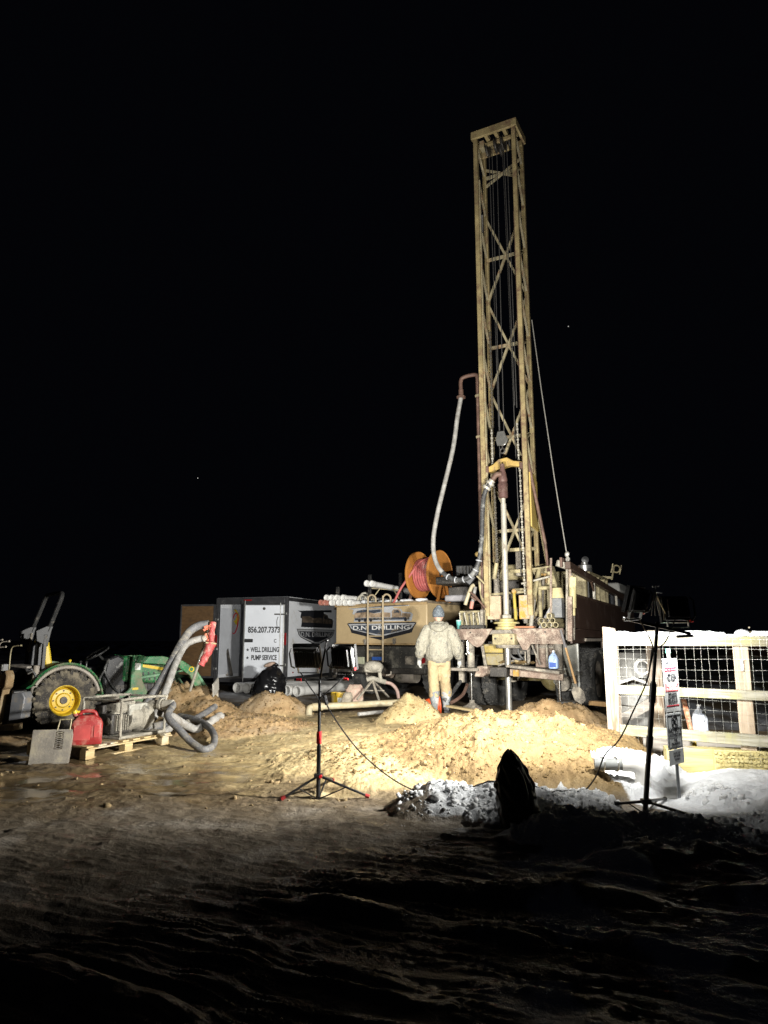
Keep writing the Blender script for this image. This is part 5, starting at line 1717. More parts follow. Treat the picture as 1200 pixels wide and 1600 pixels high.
# company emblem: a drill truck above a shield with the company name
def emblem(parent, o, ex, n, W, H, dark, tone, washed=False, tall=.5):
    """o: centre of the shield's top edge; ex along the print; n outward normal; W width; H height of each half"""
    ez = V((0, 0, 1))
    s = W / 2

    def poly(name, pts, m, d, th=.0016):
        return MB().prism([(a * s, b * H) for a, b in pts], V(o) + V(n) * d, ex, ez, th).build(name, m, parent)
    poly('shield_border', [(-1, .02), (1, .02), (.90, -.30), (.80, -.42), (.1, -.80), (-.1, -.80), (-.80, -.42), (-.90, -.30)], m_decaldark, .001)
    poly('shield_rim', [(-.96, -.01), (.96, -.01), (.87, -.29), (.78, -.39), (.09, -.74), (-.09, -.74), (-.78, -.39), (-.87, -.29)], m_decalgrey, .003)
    poly('shield_face', [(-.88, -.10), (.88, -.10), (.82, -.30), (.74, -.37), (.08, -.66), (-.08, -.66), (-.74, -.37), (-.82, -.30)], dark, .005)
    textobj('D.N. DRILLING', H * .34, frame4(V(o) + V(n) * .0075 + ez * (-.27 * H), ex, ez), m_decalgrey if not washed else m_decalwhite, parent, sx=W / (H * 2.72), bold=.006 * H)
    # truck
    poly('truck_outline', [(-.98, .95), (-.80, .86), (-.84, .60), (-.74, .54), (-.80, .12), (.86, .12), (.90, .50), (.84, .62), (.62, .66), (.58, .82), (.36, .90), (.36, .98), (.80, 1.0), (.80, 1.14), (-.60, .96)], m_decalgrey if washed else m_decaldark, .0012)
    poly('truck_boom', [(-.94, .93), (.78, 1.03), (.78, 1.11), (-.55, .99)], dark, .0035)
    poly('truck_bed', [(-.78, .36), (.28, .36), (.28, .62), (.1, .66), (-.2, .60), (-.4, .72), (-.76, .66)], tone, .0035)
    poly('truck_load', [(-.72, .66), (-.4, .70), (-.2, .62), (.0, .68), (.0, .84), (-.3, .80), (-.5, .86), (-.70, .78)], dark, .0055)
    poly('truck_frame', [(-.76, .20), (.80, .20), (.80, .34), (-.76, .34)], dark, .0045)
    poly('truck_cab', [(.32, .34), (.58, .34), (.58, .66), (.52, .82), (.36, .82), (.32, .70)], tone, .0055)
    poly('truck_window', [(.37, .60), (.54, .60), (.50, .77), (.39, .77)], dark, .0075)
    poly('truck_hood', [(.58, .34), (.82, .34), (.84, .54), (.60, .60)], tone, .0055)
    for u in (-.62, -.45, -.28, .70):
        w_ = MB()
        c_ = V(o) + V(n) * .0075 + V(ex) * (u * s) + ez * (.20 * H)
        M_ = Matrix((V(ex), ez, V(n))).transposed()
        w_.lathe([(.005, 0), (.14 * H * .75, 0), (.14 * H * .75, .001), (.005, .001)], 18, Matrix.Translation(c_) @ M_.to_4x4())
        w_.build('truck_wheel', m_decaldark, parent)


ec = tpx(595.5, 974, 0)
em = MB().prism([(-.90, .02), (.90, .02), (.8, -.2), (0, -.36), (-.8, -.2)], V((ec.x, -.0135, ec.z)), (1, 0, 0), (0, 0, 1), .002).build('emblem', m_decaldark, tk)
emblem(em, (ec.x, -.0142, ec.z), V((1, 0, 0)), V((0, -1, 0)), 1.86, .36, mat('glare_washed_print', (.045, .055, .075), .45, 0, .25, 8, (.33, .26, .16), .42, 5, .3), m_decaltan, True)  # glare painted into the print as tan mottling, along with wear
# hose reel on the truck
rc = tpx(688, 897, .55)
rb = thing('hose_reel', 'orange steel reel wound with pink red hose on top of the tan tank truck', 'hose reel', TW @ V((rc.x - .28, .55, z1 + .055)), TA)
cz = rc.z - (z1 + .055)
Rf = .52
for k, u in enumerate((-.27, .27)):
    M_ = Matrix.Translation((u, 0, cz)) @ Euler((0, PI / 2, 0)).to_matrix().to_4x4()
    fl_ = MB().lathe([(.06, -.012), (Rf - .015, -.012), (Rf, -.03), (Rf + .006, 0), (Rf, .03), (Rf - .015, .012), (.06, .012)], 48, M_).build('flange', m_orangereel, rb)
    for j in range(4):
        an = j * PI / 2 + .4
        MB().beam(M_ @ V((.08 * math.cos(an), .08 * math.sin(an), .018 if k else -.018)), M_ @ V((.46 * math.cos(an), .46 * math.sin(an), .018 if k else -.018)), .05, .02, up=(1, 0, 0)).build('spoke_rib', m_orangereel, fl_)
MB().cyl((-.30, 0, cz), (.32, 0, cz), .05, 14).build('axle', m_darkmetal, rb)
hz_ = MB()
for layer, (r, n_) in enumerate(((.30, 9), (.335, 8))):
    for i in range(n_):
        u = -.235 + .47 * (i + .5 + .15 * layer) / n_
        hz_.torus((u, 0, cz), r + .006 * math.sin(i * 2.1), .026, Euler((0, PI / 2 + .04 * math.sin(i), 0)).to_matrix(), 32, 7)
hz_.lathe([(.02, -.25), (.28, -.25), (.28, .25), (.02, .25)], 24, Matrix.Translation((0, 0, cz)) @ Euler((0, PI / 2, 0)).to_matrix().to_4x4())
hz_.build('wound_hose', m_hosered, rb)
tail = [tpx(670, 872, .5), tpx(655, 880, .3), tpx(640, 900, .15), tpx(626, 920, .05), tpx(617, 938, .0), tpx(612, 946, .1)]
off = V((rc.x - .28, .55, z1 + .055))
MB().tube(spline([p - off for p in tail], 7), .026, 9).build('hose_tail', m_hosered, rb)
for u in (-.36, .36):
    MB().beam((u, .26, -.02), (u, 0, cz + .03), .06, .03).beam((u, -.26, -.02), (u, 0, cz + .03), .06, .03).beam((u, -.3, 0), (u, .3, 0), .05, .03).build('reel_stand', m_orangereel if u > 0 else m_brownpipe, rb, .004)
# white pipes on the rack
pr0 = None


def rackpipe(name, label, c, L, r, group, m=m_pvc, cat='pipe', hd=TA, pitch=0.0):
    o = thing(name, label, cat, c, hd, group)
    Mx = Euler((-PI / 2 + pitch, 0, 0)).to_matrix().to_4x4()
    MB().lathe([(r, 0), (r, L), (r * .86, L), (r * .86, .04), (r * .86, 0)], 20, Mx, close=True).build('pipe_body', m, o)
    MB().lathe([(r * 1.12, -.012), (r * 1.16, 0), (r * 1.16, .10), (r * 1.02, .12), (r * .9, .06), (r * .9, -.012)], 20, Mx, close=True).build('socket', m, o)
    MB().lathe([(.001, .012), (r * .9, .012), (r * .9, .02), (.001, .02)], 16, Mx).build('end_plug', m, o)
    return o


ords = ('first', 'second', 'third', 'fourth')
for i, px in enumerate((510, 518, 526, 536)):
    rackpipe('white_pipe', '%s white pipe from the left in the upper layer on the truck side rack' % ords[i], TW @ tpx(px, 934, -.25 + .02 * i), 2.2, .062, 'white pipes on the truck side rack')
for i, px in enumerate((518, 529, 539, 547)):
    rackpipe('white_pipe', '%s white pipe from the left in the lower layer on the truck side rack' % ords[i], TW @ tpx(px, 941.5, -.25 + .02 * i), 2.2, .062, 'white pipes on the truck side rack')
m_redpipe = mat('red_capped_pipe', (.5, .2, .15), .6, 0, .25, 12, (.5, .42, .36), .4, 12)
for i, px in enumerate((501, 508)):
    rackpipe('red_capped_pipe', 'red-ended pipe at the %s of the lower rack layer' % ('far left' if i == 0 else 'left, against the white pipes'), TW @ tpx(px, 941.5, -.28), 2.2, .055, 'red-ended pipes on the truck side rack', m_redpipe)
for i, px in enumerate((573, 581)):
    rackpipe('white_pipe', 'white pipe on the upper truck bracket, %s' % ('its end showing at the left' if i == 0 else 'strapped and reaching far right'), TW @ tpx(px, 911.5 + i * .5, -.05), 2.6, .062, 'white pipes on the upper truck bracket', pitch=-.05)
o = MB()
rg = random.Random(12)
for i in range(5):
    c = TW @ tpx(566 + i * 5, 938 - (i % 2) * 3, .3 + .1 * i)
    o.torus(c, .11 + .02 * (i % 2), .022, Euler((PI / 2 - .3 * i, .2 * i, .4)).to_matrix(), 18, 7)
o = o.build('rope_coil', mat('pale_rope', (.48, .45, .37), .8, 0, .2, 12))
tag(o, 'pale coil of rope and hose hung behind the ladder hooks on the tank truck', 'rope')
o = MB()
for i in range(26):
    c = TW @ V((rg.uniform(-.5, 1.15), rg.uniform(.1, .5), z1 + .07))
    o.ball(c, (rg.uniform(.04, .14), rg.uniform(.04, .1), rg.uniform(.02, .045)), 9, 6)
o = o.build('snow_patches', m_snow)
tag(o, 'lumps of old snow lying on top of the tank truck', None, None, 'stuff')

# ================================================================ white box trailer
TRO = V((-3.38, 18.34, .02))
TRA = R_(20)
tr = thing('box_trailer', 'white enclosed box trailer with its rear doors open and phone number on the right door', 'trailer', TRO, TRA)
TRW = Matrix.Translation(TRO) @ Euler((0, 0, -TRA)).to_matrix().to_4x4()
zb, zt2 = .27, 2.26
MB().box((1.0, 2.2, (zb + zt2) / 2), (.04, 4.36, zt2 - zb)).build('side_wall', m_white, tr)
MB().box((-1.0, 2.2, (zb + zt2) / 2), (.04, 4.36, zt2 - zb)).build('side_wall', m_white, tr)
MB().box((0, 4.4, (zb + zt2) / 2), (1.96, .04, zt2 - zb)).build('front_wall', m_white, tr)
MB().box((0, 2.2, zt2 + .02), (2.06, 4.44, .05)).build('roof', mat('pale_roof', (.55, .56, .58), .4, 0, .05), tr, .01)
MB().box((0, 2.2, zb - .03), (1.96, 4.36, .06)).build('floor', m_greywood, tr)
for u in (-1.0, 1.0):
    MB().box((u, 0, (zb + zt2) / 2 - .02), (.09, .07, zt2 - zb + .12)).build('corner_post', m_trim, tr, .008)
MB().box((0, 0, zt2 - .045), (1.91, .075, .17)).build('header', m_trim, tr, .008)
MB().box((0, 0, zb - .05), (1.91, .075, .10)).build('rear_sill', m_trim, tr, .008)
MB().box((1.025, 2.2, zt2 - .02), (.02, 4.3, .09)).build('side_trim', m_trim, tr)
MB().box((1.025, 2.2, zb + .02), (.02, 4.3, .07)).build('side_trim', m_trim, tr)
MB().box((-.1, -.045, zt2 - .03), (.22, .02, .035)).build('marker_lamp', m_taillight, tr)
for u, z in ((1.0, 1.25), (-1.0, 1.2)):
    MB().box((u, -.045, z), (.045, .02, .30)).build('marker_lamp', m_taillight, tr)
for z in (.5, 1.0, 1.75):
    MB().box((-1.0, -.05, z), (.10, .03, .07)).build('hinge', m_alu, tr, .004)
for z in (.62, 1.88):
    MB().box((.985, -.05, z), (.10, .03, .07)).build('hinge', m_alu, tr, .004)
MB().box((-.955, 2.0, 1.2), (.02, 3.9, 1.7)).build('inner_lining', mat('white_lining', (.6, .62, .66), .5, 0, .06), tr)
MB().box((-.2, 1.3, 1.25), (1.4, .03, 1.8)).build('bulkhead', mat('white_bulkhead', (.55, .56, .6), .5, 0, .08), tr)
MB().box((-.55, 1.26, 1.5), (.5, .03, .06)).build('shelf_edge', m_ply, tr)
# doors: local frames turned about their hinges
dl = bpy.data.objects.new('hinge_pivot', None)
bpy.data.objects.remove(dl)


def door(hinge, width, ang, sgn_, face_in):
    """returns map from door coordinates (s from hinge, t thickness outwards when closed, z)"""
    d = V((sgn_ * math.cos(ang), -math.sin(ang), 0))
    nrm_ = V((-sgn_ * math.sin(ang) * 1.0, -math.cos(ang), 0))
    return lambda s, t, z: V(hinge) + d * s + nrm_ * t + V((0, 0, z)), d, nrm_


# left door swung right round: we see its plywood inside
f, d, nn = door((-1.03, -.06, 0), 1.0, R_(171), 1, True)
Rd = Matrix((d, nn, (0, 0, 1))).transposed()
dw = .98
ldo = MB().box(f(dw / 2, 0, (zb + zt2) / 2 - .06), (dw, .035, zt2 - zb - .14), Rd).build('door', m_ply, tr, .003)
for s, w_ in ((.03, .06), (dw - .02, .04)):
    MB().box(f(s, 0, (zb + zt2) / 2 - .06), (w_, .05, zt2 - zb - .12), Rd).build('door_edge', m_trim, ldo, .004)
for z in (zb + .02, zt2 - .14):
    MB().box(f(dw / 2, 0, z), (dw - .105, .05, .05), Rd).build('door_edge', m_trim, ldo, .004)
# right door ajar
f, d, nn = door((.965, -.04, 0), 1.0, R_(20), -1, False)
Rd = Matrix((-d, -nn, (0, 0, 1))).transposed()
dw = 1.03
zc_ = (zb + zt2) / 2 - .07
dh = zt2 - zb - .18
rdo = MB().box(f(dw / 2, 0, zc_), (dw - .04, .03, dh), Rd).build('door', m_whitedoor, tr, .003)
for s, w_, m in ((.02, .035, m_alu), (dw - .02, .035, m_trim)):
    MB().box(f(s, .003, zc_), (w_, .05, dh), Rd).build('door_edge', m, rdo, .004)
for z in (zc_ - dh / 2, zc_ + dh / 2):
    MB().box(f(dw / 2, .003, z), (dw, .045, .035), Rd).build('door_edge', m_trim, rdo, .004)
MB().cyl(f(dw - .04, .04, zb - .05), f(dw - .04, .04, zt2 - .06), .014, 8).build('lock_bar', m_alu, rdo)
MB().cyl(f(.10, .04, zb + .0), f(.10, .04, zt2 - .12), .012, 8).build('lock_bar', m_alu, rdo)
MB().box(f(dw - .14, .035, 1.21), (.24, .03, .085), Rd).build('latch', m_black, rdo, .02)
for z in (.60, 1.86):
    MB().box(f(.13, .022, z), (.26, .012, .035), Rd).build('strap_hinge', m_darkmetal, rdo, .003)
MB().cyl(f(dw * .5, .015, 2.0), f(dw * .5, .03, 2.0), .035, 14).build('vent_cap', m_darkmetal, rdo)
exd = -d
MB().tube(spline([f(.16, .03, 1.8), f(.19, .03, 1.68), f(.17, .03, 1.5)], 4), .008, 6).build('door_cord', m_black, rdo)


def dtext(s, size, sp_, z, sx=1.0, bold=.0):
    return textobj(s, size, frame4(f(sp_, .0175, z), exd, (0, 0, 1)), m_decaldark, rdo, sx=sx, bold=bold)


dtext('856.207.7373', .20, dw * .49, 1.47, .74, .007)
dtext('C', .12, .22, 1.20, .8, .003)
dtext('WELL DRILLING', .165, dw * .455, .985, .60, .006)
dtext('PUMP SERVICE', .165, dw * .475, .79, .60, .006)
for z in (.985, .79):
    st = []
    for i in range(10):
        r_ = .045 if i % 2 == 0 else .019
        an = PI / 2 + i * PI / 5
        st.append((r_ * math.cos(an), r_ * math.sin(an)))
    MB().prism(st, f(dw * .87, .017, z), exd, (0, 0, 1), .002).build('star_mark', m_decaldark, rdo)
# emblem on the side wall
eo = V((1.0225, 1.72, 1.50))
se = MB().prism([(-.9, .01), (.9, .01), (.8, -.2), (0, -.4), (-.8, -.2)], eo + V((.0005, 0, 0)), V((0, 1, 0)), V((0, 0, 1)), .002).build('emblem', m_decaldark, tr)
emblem(se, eo + V((.001, 0, 0)), V((0, 1, 0)), V((1, 0, 0)), 2.4, .50, m_decaldark, m_decalbrown)
truck_wheel(.96, 2.9, .34, .34, .2, 1, tr, 20)
MB().torus((1.03, 2.9, .34), .42, .03, Euler((0, PI / 2, 0)).to_matrix(), 20, 6, 0, PI).build('wheel_arch', m_trim, tr)
truck_wheel(-.96, 2.9, .34, .34, .2, -1, tr, 20)
MB().box((1.03, .35, .42), (.01, .06, .03)).build('marker_lamp', m_taillight, tr)
# things inside the trailer
for i, (px0, py0, px1, py1, r, m, lab) in enumerate(((347, 972, 362, 1056, .035, m_darkmetal, 'long dark pole leaning inside the trailer doorway, foremost'), (344, 980, 355, 1056, .03, m_greywood, 'grey pole leaning at the left jamb inside the trailer'), (346, 1000, 352, 1056, .022, m_darkmetal, 'thin dark rod low behind the poles inside the trailer'))):
    a_, b_ = TRW @ lp(TRO, TRA, px1, py1, .35 + .1 * i), TRW @ lp(TRO, TRA, px0, py0, .5 + .1 * i)
    o = MB().beam(a_, b_, r * 2, r).build('leaning_pole', m)
    tag(o, lab, 'pole', 'poles leaning inside the trailer')
o = MB()
for i in range(4):
    o.torus(TRW @ lp(TRO, TRA, 366, 962 + i * 2, .7 + .03 * i), .12 + .01 * i, .022, Euler((PI / 2, .1 * i, .25)).to_matrix() @ Matrix.Diagonal((.75, 1.25, 1)), 20, 6)
o = o.build('cord_coil', mat('yellow_cord', (.55, .42, .03), .5, 0, .15, 9))
tag(o, 'yellow and red coil of cord hanging high inside the trailer doorway', 'cord')
MB().torus(TRW @ lp(TRO, TRA, 367, 974, .68), .13, .016, Euler((PI / 2, .1, .25)).to_matrix() @ Matrix.Diagonal((.6, 2.1, 1)), 20, 6).build('red_loop', m_decalred, o)
o = thing('striped_board', 'white board with red stripes propped inside the trailer behind the poles', 'board', TRW @ lp(TRO, TRA, 360, 1010, .9), TRA)
MB().box((0, 0, .1), (.36, .02, .9)).build('board', m_board, o)
for i in range(3):
    MB().box((-.08 + i * .08, -.013, .15), (.028, .004, .66)).build('stripe', m_decalred, o)

# ================================================================ pipes, bag, buckets in front of the trucks
n = 0
base_l, base_r = at(370, 1076, 17.25), at(464, 1073.5, 16.55)
labs = ['open white pipe at the outer end of the ground stack, beyond the black bag', 'open white pipe second in the ground stack, just clear of the black bag', 'white pipe on the ground mostly hidden behind the black bag', 'white pipe on the ground hidden low behind the right of the bag',
        'white pipe on the ground just emerging beside the black bag', 'white pipe second from the long-bodied one in the ground stack', 'long-bodied white pipe at the near end of the ground stack']
for i in range(7):
    c = base_l.lerp(base_r, i / 6)
    if i == 3:
        c = c + V((.03, .25, 0))
    o = thing('drain_pipe', labs[i], 'pipe', V((c.x, c.y, gz(c.x, c.y) + .125)), R_(32), 'large white pipes lying in front of the trailer')
    Mx = Euler((-PI / 2, 0, 0)).to_matrix().to_4x4()
    MB().lathe([(.112, 0), (.112, 3.0), (.102, 3.0), (.102, 0)], 26, Mx, close=True).build('pipe_body', m_pvc, o)
    MB().lathe([(.118, -.01), (.122, 0), (.122, .16), (.112, .18), (.105, .1), (.105, -.01)], 26, Mx, close=True).build('socket', m_pvc, o)
p = at(418, 1088, 15.9)
o = bag_mesh([(.30, 0), (.36, .15), (.34, .35), (.30, .5), (.20, .62), (.10, .70), (.12, .76), (.06, .78)], 56, 34, 6, 11, .8, 3.0, (.10, .0)).build('bin_bag', m_binbag, None, loc=(p.x, p.y, gz(p.x, p.y) - .04), ang=70)
tag(o, 'glossy black bin bag slumped in front of the white trailer door', 'bag')
MB().ball((.03, -.02, .75), (.14, .1, .05), 12, 8, Euler((0, -.3, 0)).to_matrix()).build('bag_contents', m_bagpink, o)


def pail(label, px, py, Y, s, m, lab):
    p = at(px, py, Y)
    o = thing('bucket', label, 'bucket', (p.x, p.y, gz(p.x, p.y) - .01), 0, 'buckets by the tank truck')
    MB().lathe([(.125 * s, 0), (.13 * s, .01), (.15 * s, .33 * s), (.158 * s, .335 * s), (.158 * s, .36 * s), (.148 * s, .36 * s), (.14 * s, .33 * s), (.12 * s, .03), (.01, .03)], 26).build('bucket_body', m, o)
    MB().lathe([(.162 * s, .29 * s), (.164 * s, .30 * s), (.162 * s, .31 * s)], 26, caps=False).build('rim_band', m, o)
    if lab:
        b = MB()
        n_ = 8
        for i in range(n_):
            a0, a1 = -PI / 2 - .7 + 1.2 * i / n_, -PI / 2 - .7 + 1.2 * (i + 1) / n_
            r0, r1 = .1375 * s, .1455 * s
            b.add([(r0 * math.cos(a0), r0 * math.sin(a0), .09 * s), (r0 * math.cos(a1), r0 * math.sin(a1), .09 * s), (r1 * math.cos(a1), r1 * math.sin(a1), .25 * s), (r1 * math.cos(a0), r1 * math.sin(a0), .25 * s)], [(0, 1, 2, 3)])
        b.build('label_print', m_label, o)
    return o


pail('yellow bucket with a white label beside the pinkish sack', 534, 1094, 13.6, .78, m_yellowpail, True)
pail('plain dirty yellow bucket half hidden behind the labelled bucket', 527, 1091, 13.9, .78, m_yellowpail, False)
p = at(553, 1095, 13.4)
o = bag_mesh([(.15, 0), (.18, .1), (.16, .25), (.17, .36), (.12, .43), (.10, .45)], 36, 20, 4, 21, .65, .5, (.02, 0)).build('powder_sack', m_bagpink, None, loc=(p.x, p.y, gz(p.x, p.y) - .02), ang=70)
tag(o, 'pinkish woven powder sack standing between the buckets and the tripod stool', 'sack')
p = at(541, 1100, 13.3)
o = bag_mesh([(.10, 0), (.13, .08), (.10, .22), (.08, .3), (.05, .32)], 30, 16, 4, 33, .8, .5, (.03, 0)).build('powder_sack', mat('grey_brown_sack', (.3, .26, .2), .8, 0, .3, 8, (.4, .36, .27), .4, 8), None, loc=(p.x, p.y, gz(p.x, p.y) - .02), ang=70)
tag(o, 'small grey-brown sack slumped in front of the labelled bucket', 'sack')
# tripod mounted mixing pump
p = at(581, 1094, 13.2)
tg = gz(p.x, p.y)
tp3 = thing('tripod_pump', 'clay-grey pump head on a splayed steel tripod in front of the tank truck', 'pump', (p.x, p.y, tg))
q = lambda px, py, Y=13.2: at(px, py, Y) - V((p.x, p.y, tg))
MB().ball(q(583, 1042), (.19, .16, .11), 14, 8).box(q(583, 1045), (.32, .22, .12)).build('pump_head', m_pump, tp3, .03)
MB().cyl(q(593, 1050), q(595, 1064), .035, 10).build('neck', m_pump, tp3)
MB().tube(spline([q(573, 1062), q(582, 1060), q(592, 1063), q(603, 1066)], 4), .045, 10).build('saddle', m_pump, tp3)
for px, py, Y in ((558, 1093, 12.9), (592, 1094, 12.8), (607, 1089, 13.6)):
    MB().beam(q(582, 1063), q(px, py, Y), .04, .025).build('leg', m_mudsteel, tp3, .004)
MB().beam(q(570, 1079, 13.0), q(600, 1079, 13.3), .02).build('stay', m_mudsteel, tp3)
MB().tube(spline([q(602, 1066), q(612, 1069), q(620, 1078), q(623, 1091)], 5), .032, 10).build('outlet_hose', mat('pinkish_hose', (.30, .2, .17), .6, 0, .2, 8, (.4, .33, .27), .45, 8), tp3)
MB().tube(spline([q(573, 1055), q(572, 1047), q(576, 1040)], 4), .016, 8).tube(spline([q(603, 1055), q(610, 1054), q(611, 1049)], 4), .014, 8).build('pump_handle', m_mudsteel, tp3)
# mud discharge line with its elbow
pts = [(483, 1119, 12.2), (483, 1110, 12.25), (488, 1105, 12.3), (520, 1103, 12.4), (600, 1099, 12.6), (655, 1096, 12.75)]
pp = []
for px, py, Y in pts:
    a_ = at(px, py, Y)
    pp.append(a_)
o = MB().tube(spline(pp, 6), .055, 14).build('discharge_pipe', m_pvcdirty)
tag(o, 'mud-smeared pale pipe with an elbow lying across the yard before the tank truck', 'pipe')
MB().cyl(pp[2], pp[3].lerp(pp[2], .5), .066, 14).build('pipe_collar', m_pvcdirty, o)
a_, b_ = at(560, 1116, 11.6), at(598, 1112, 11.9)
o = MB().cyl(a_, b_, .03, 10).build('rod', m_hose2)
tag(o, 'short grey rod half sunk in mud in front of the pale discharge pipe', 'rod')
a_, b_ = at(700, 1103, 12.2), at(790, 1118, 11.2)
o = MB().beam(a_, b_, .12, .03).build('plank', mat('mud_plank', (.40, .31, .16), .85, 0, .2, 8, (.3, .23, .12), .5, 8))
tag(o, 'muddy plank lying on the ground between the worker and the drill hole', 'plank')
o = MB().beam(at(925, 1098, 12.3), at(975, 1103, 11.6), .14, .07).build('plank', m_handle)
tag(o, 'short brown timber on the ground beside the rig wheel and the fence post', 'plank')

# ================================================================ green tractor
GO = V((-5.06, 11.18, -.07))
GA = R_(50)
tc_ = thing('tractor', 'green and yellow compact tractor with front loader, roll bar and muddy rear backhoe', 'tractor', GO, GA)


def gpx(px, py, v):
    return lp(GO, GA, px, py, v)


def ag_wheel(u, v, Rr, wd, side, nl):
    M = Matrix.Translation((u, v, Rr - .01)) @ Euler((0, PI / 2 * side, 0)).to_matrix().to_4x4()
    h = wd / 2
    ty = MB().lathe([(Rr * .47, -h * .7), (Rr * .66, -h), (Rr * .84, -h), (Rr * .93, -h * .85), (Rr * .94, 0), (Rr * .93, h * .85), (Rr * .84, h), (Rr * .66, h), (Rr * .47, h * .7)], 44, M, close=True).build('tyre', m_tyre2, tc_)
    lg = MB()
    for i in range(nl):
        for s_ in (-1, 1):
            a = 2 * PI * (i + (.5 if s_ > 0 else 0)) / nl
            Ml = M @ Euler((0, 0, a)).to_matrix().to_4x4() @ Matrix.Translation((Rr * .95, 0, s_ * h * .48))
            sub = MB().box((0, 0, 0), (Rr * .10, Rr * .10, h * 1.05), Euler((s_ * .62, 0, 0)).to_matrix(), .8, .9)
            lg.add([Ml @ V(p_) for p_ in sub.v], sub.f)
            Ml = M @ Euler((0, 0, a + .05)).to_matrix().to_4x4() @ Matrix.Translation((Rr * .88, 0, s_ * h * .96))
            sub = MB().box((0, 0, 0), (Rr * .16, Rr * .09, h * .12))
            lg.add([Ml @ V(p_) for p_ in sub.v], sub.f)
    lg.build('tread', m_tyre2, ty, smooth=False)
    rm = MB().lathe([(Rr * .50, h * .50), (Rr * .485, h * .72), (Rr * .46, h * .74), (Rr * .43, h * .60), (Rr * .42, h * .0), (Rr * .38, -h * .05), (Rr * .34, h * .12), (Rr * .24, h * .14), (Rr * .20, h * .28), (.01, h * .28)], 36, M, caps=False).build('rim', m_yellow, ty)
    MB().lathe([(Rr * .12, h * .27), (Rr * .11, h * .42), (.01, h * .44)], 16, M).build('hub_cap', m_darkmetal, rm)
    nb = MB()
    for i in range(8):
        a = 2 * PI * i / 8
        nb.cyl(M @ V((Rr * .30 * math.cos(a), Rr * .30 * math.sin(a), h * .10)), M @ V((Rr * .30 * math.cos(a), Rr * .30 * math.sin(a), h * .22)), .011, 6)
    nb.build('wheel_nuts', m_darkmetal, rm)['kind'] = 'stuff'


ag_wheel(.50, 0, .455, .34, 1, 18)
ag_wheel(-.50, 0, .455, .34, -1, 18)
ag_wheel(.45, 1.55, .29, .2, 1, 16)
ag_wheel(-.45, 1.55, .29, .2, -1, 16)
for s_ in (1, -1):
    fb = MB()
    vs, fs = [], []
    nn_ = 20
    for i in range(nn_ + 1):
        a = R_(8 + 152 * i / nn_)
        for r_, u in ((.54, .30), (.54, .66), (.515, .68), (.505, .66), (.505, .30)):
            rr_ = r_ + (.05 if i == nn_ else 0)
            vs.append((s_ * u, rr_ * math.cos(a), .44 + rr_ * math.sin(a) * 1.02))
    for i in range(nn_):
        for k in range(5):
            k2 = (k + 1) % 5
            fs.append((i * 5 + k, i * 5 + k2, (i + 1) * 5 + k2, (i + 1) * 5 + k))
    fb.add(vs, fs)
    fb.build('fender', m_green, tc_)
    MB().torus((s_ * .63, 0, .44), .485, .028, Matrix(((0, 0, 1), (1, 0, 0), (0, 1, 0))), 20, 6, R_(15), R_(150)).build('fender_liner', m_hub, tc_)
MB().box((0, .45, .45), (.95, .8, .05)).build('foot_deck', m_mudsteel, tc_, .006)
MB().box((0, .5, .40), (.32, 1.9, .34)).build('transmission', m_darkmetal, tc_, .02)
MB().box((0, .05, .62), (.62, .7, .30)).build('seat_base', m_grille, tc_, .02)
MB().box((0, -.12, .83), (.46, .46, .09)).build('seat_cushion', m_seatyellow, tc_, .03)
MB().prism([(-.18, .84), (-.30, 1.30), (-.25, 1.36), (-.16, 1.28), (-.08, .9)], (0, 0, 0), (0, 1, 0), (0, 0, 1), .40).build('seat_back', m_seatyellow, tc_, .03)
MB().prism([(-.42, .78), (-.40, 1.22), (-.32, 1.36), (-.27, 1.36), (-.21, .85)], (.225, 0, 0), (0, 1, 0), (0, 0, 1), .05).build('seat_side_frame', mat('grey_bracket', (.045, .045, .05), .5, 0, .2, 6), tc_, .01)
# roll bar
for s_ in (1, -1):
    u = .45 * s_
    MB().beam((u, -.30, .62), (u, -.30, 1.40), .065, .05, up=(0, 1, 0)).build('roll_bar_post', m_blackdusty, tc_, .006)
    MB().prism([(-.42, 1.30), (-.26, 1.22), (-.22, 1.46), (-.20, 1.52), (-.30, 1.52), (-.44, 1.45)], (u, 0, 0), (0, 1, 0), (0, 0, 1), .06).build('roll_bar_hinge', mat('dull_grey_plate', (.02, .02, .021), .5, .2, .2, 8), tc_, .008)
rb_ = spline([(.45, -.27, 1.44), (.45, -.16, 1.78), (.44, -.11, 1.95), (.41, -.10, 2.0), (.35, -.10, 2.02), (0, -.10, 2.025), (-.35, -.10, 2.02), (-.41, -.10, 2.0), (-.44, -.11, 1.95), (-.45, -.16, 1.78), (-.45, -.27, 1.44)], 4)
MB().tube(rb_, .033, 8).build('roll_bar_hoop', m_blackdusty, tc_)
MB().box((-.16, -.34, 1.27), (.05, .03, .30)).box((-.22, -.33, 1.34), (.14, .02, .02)).box((-.22, -.33, 1.18), (.14, .02, .02)).build('tail_lamp_bracket', m_mudsteel, tc_, .004)
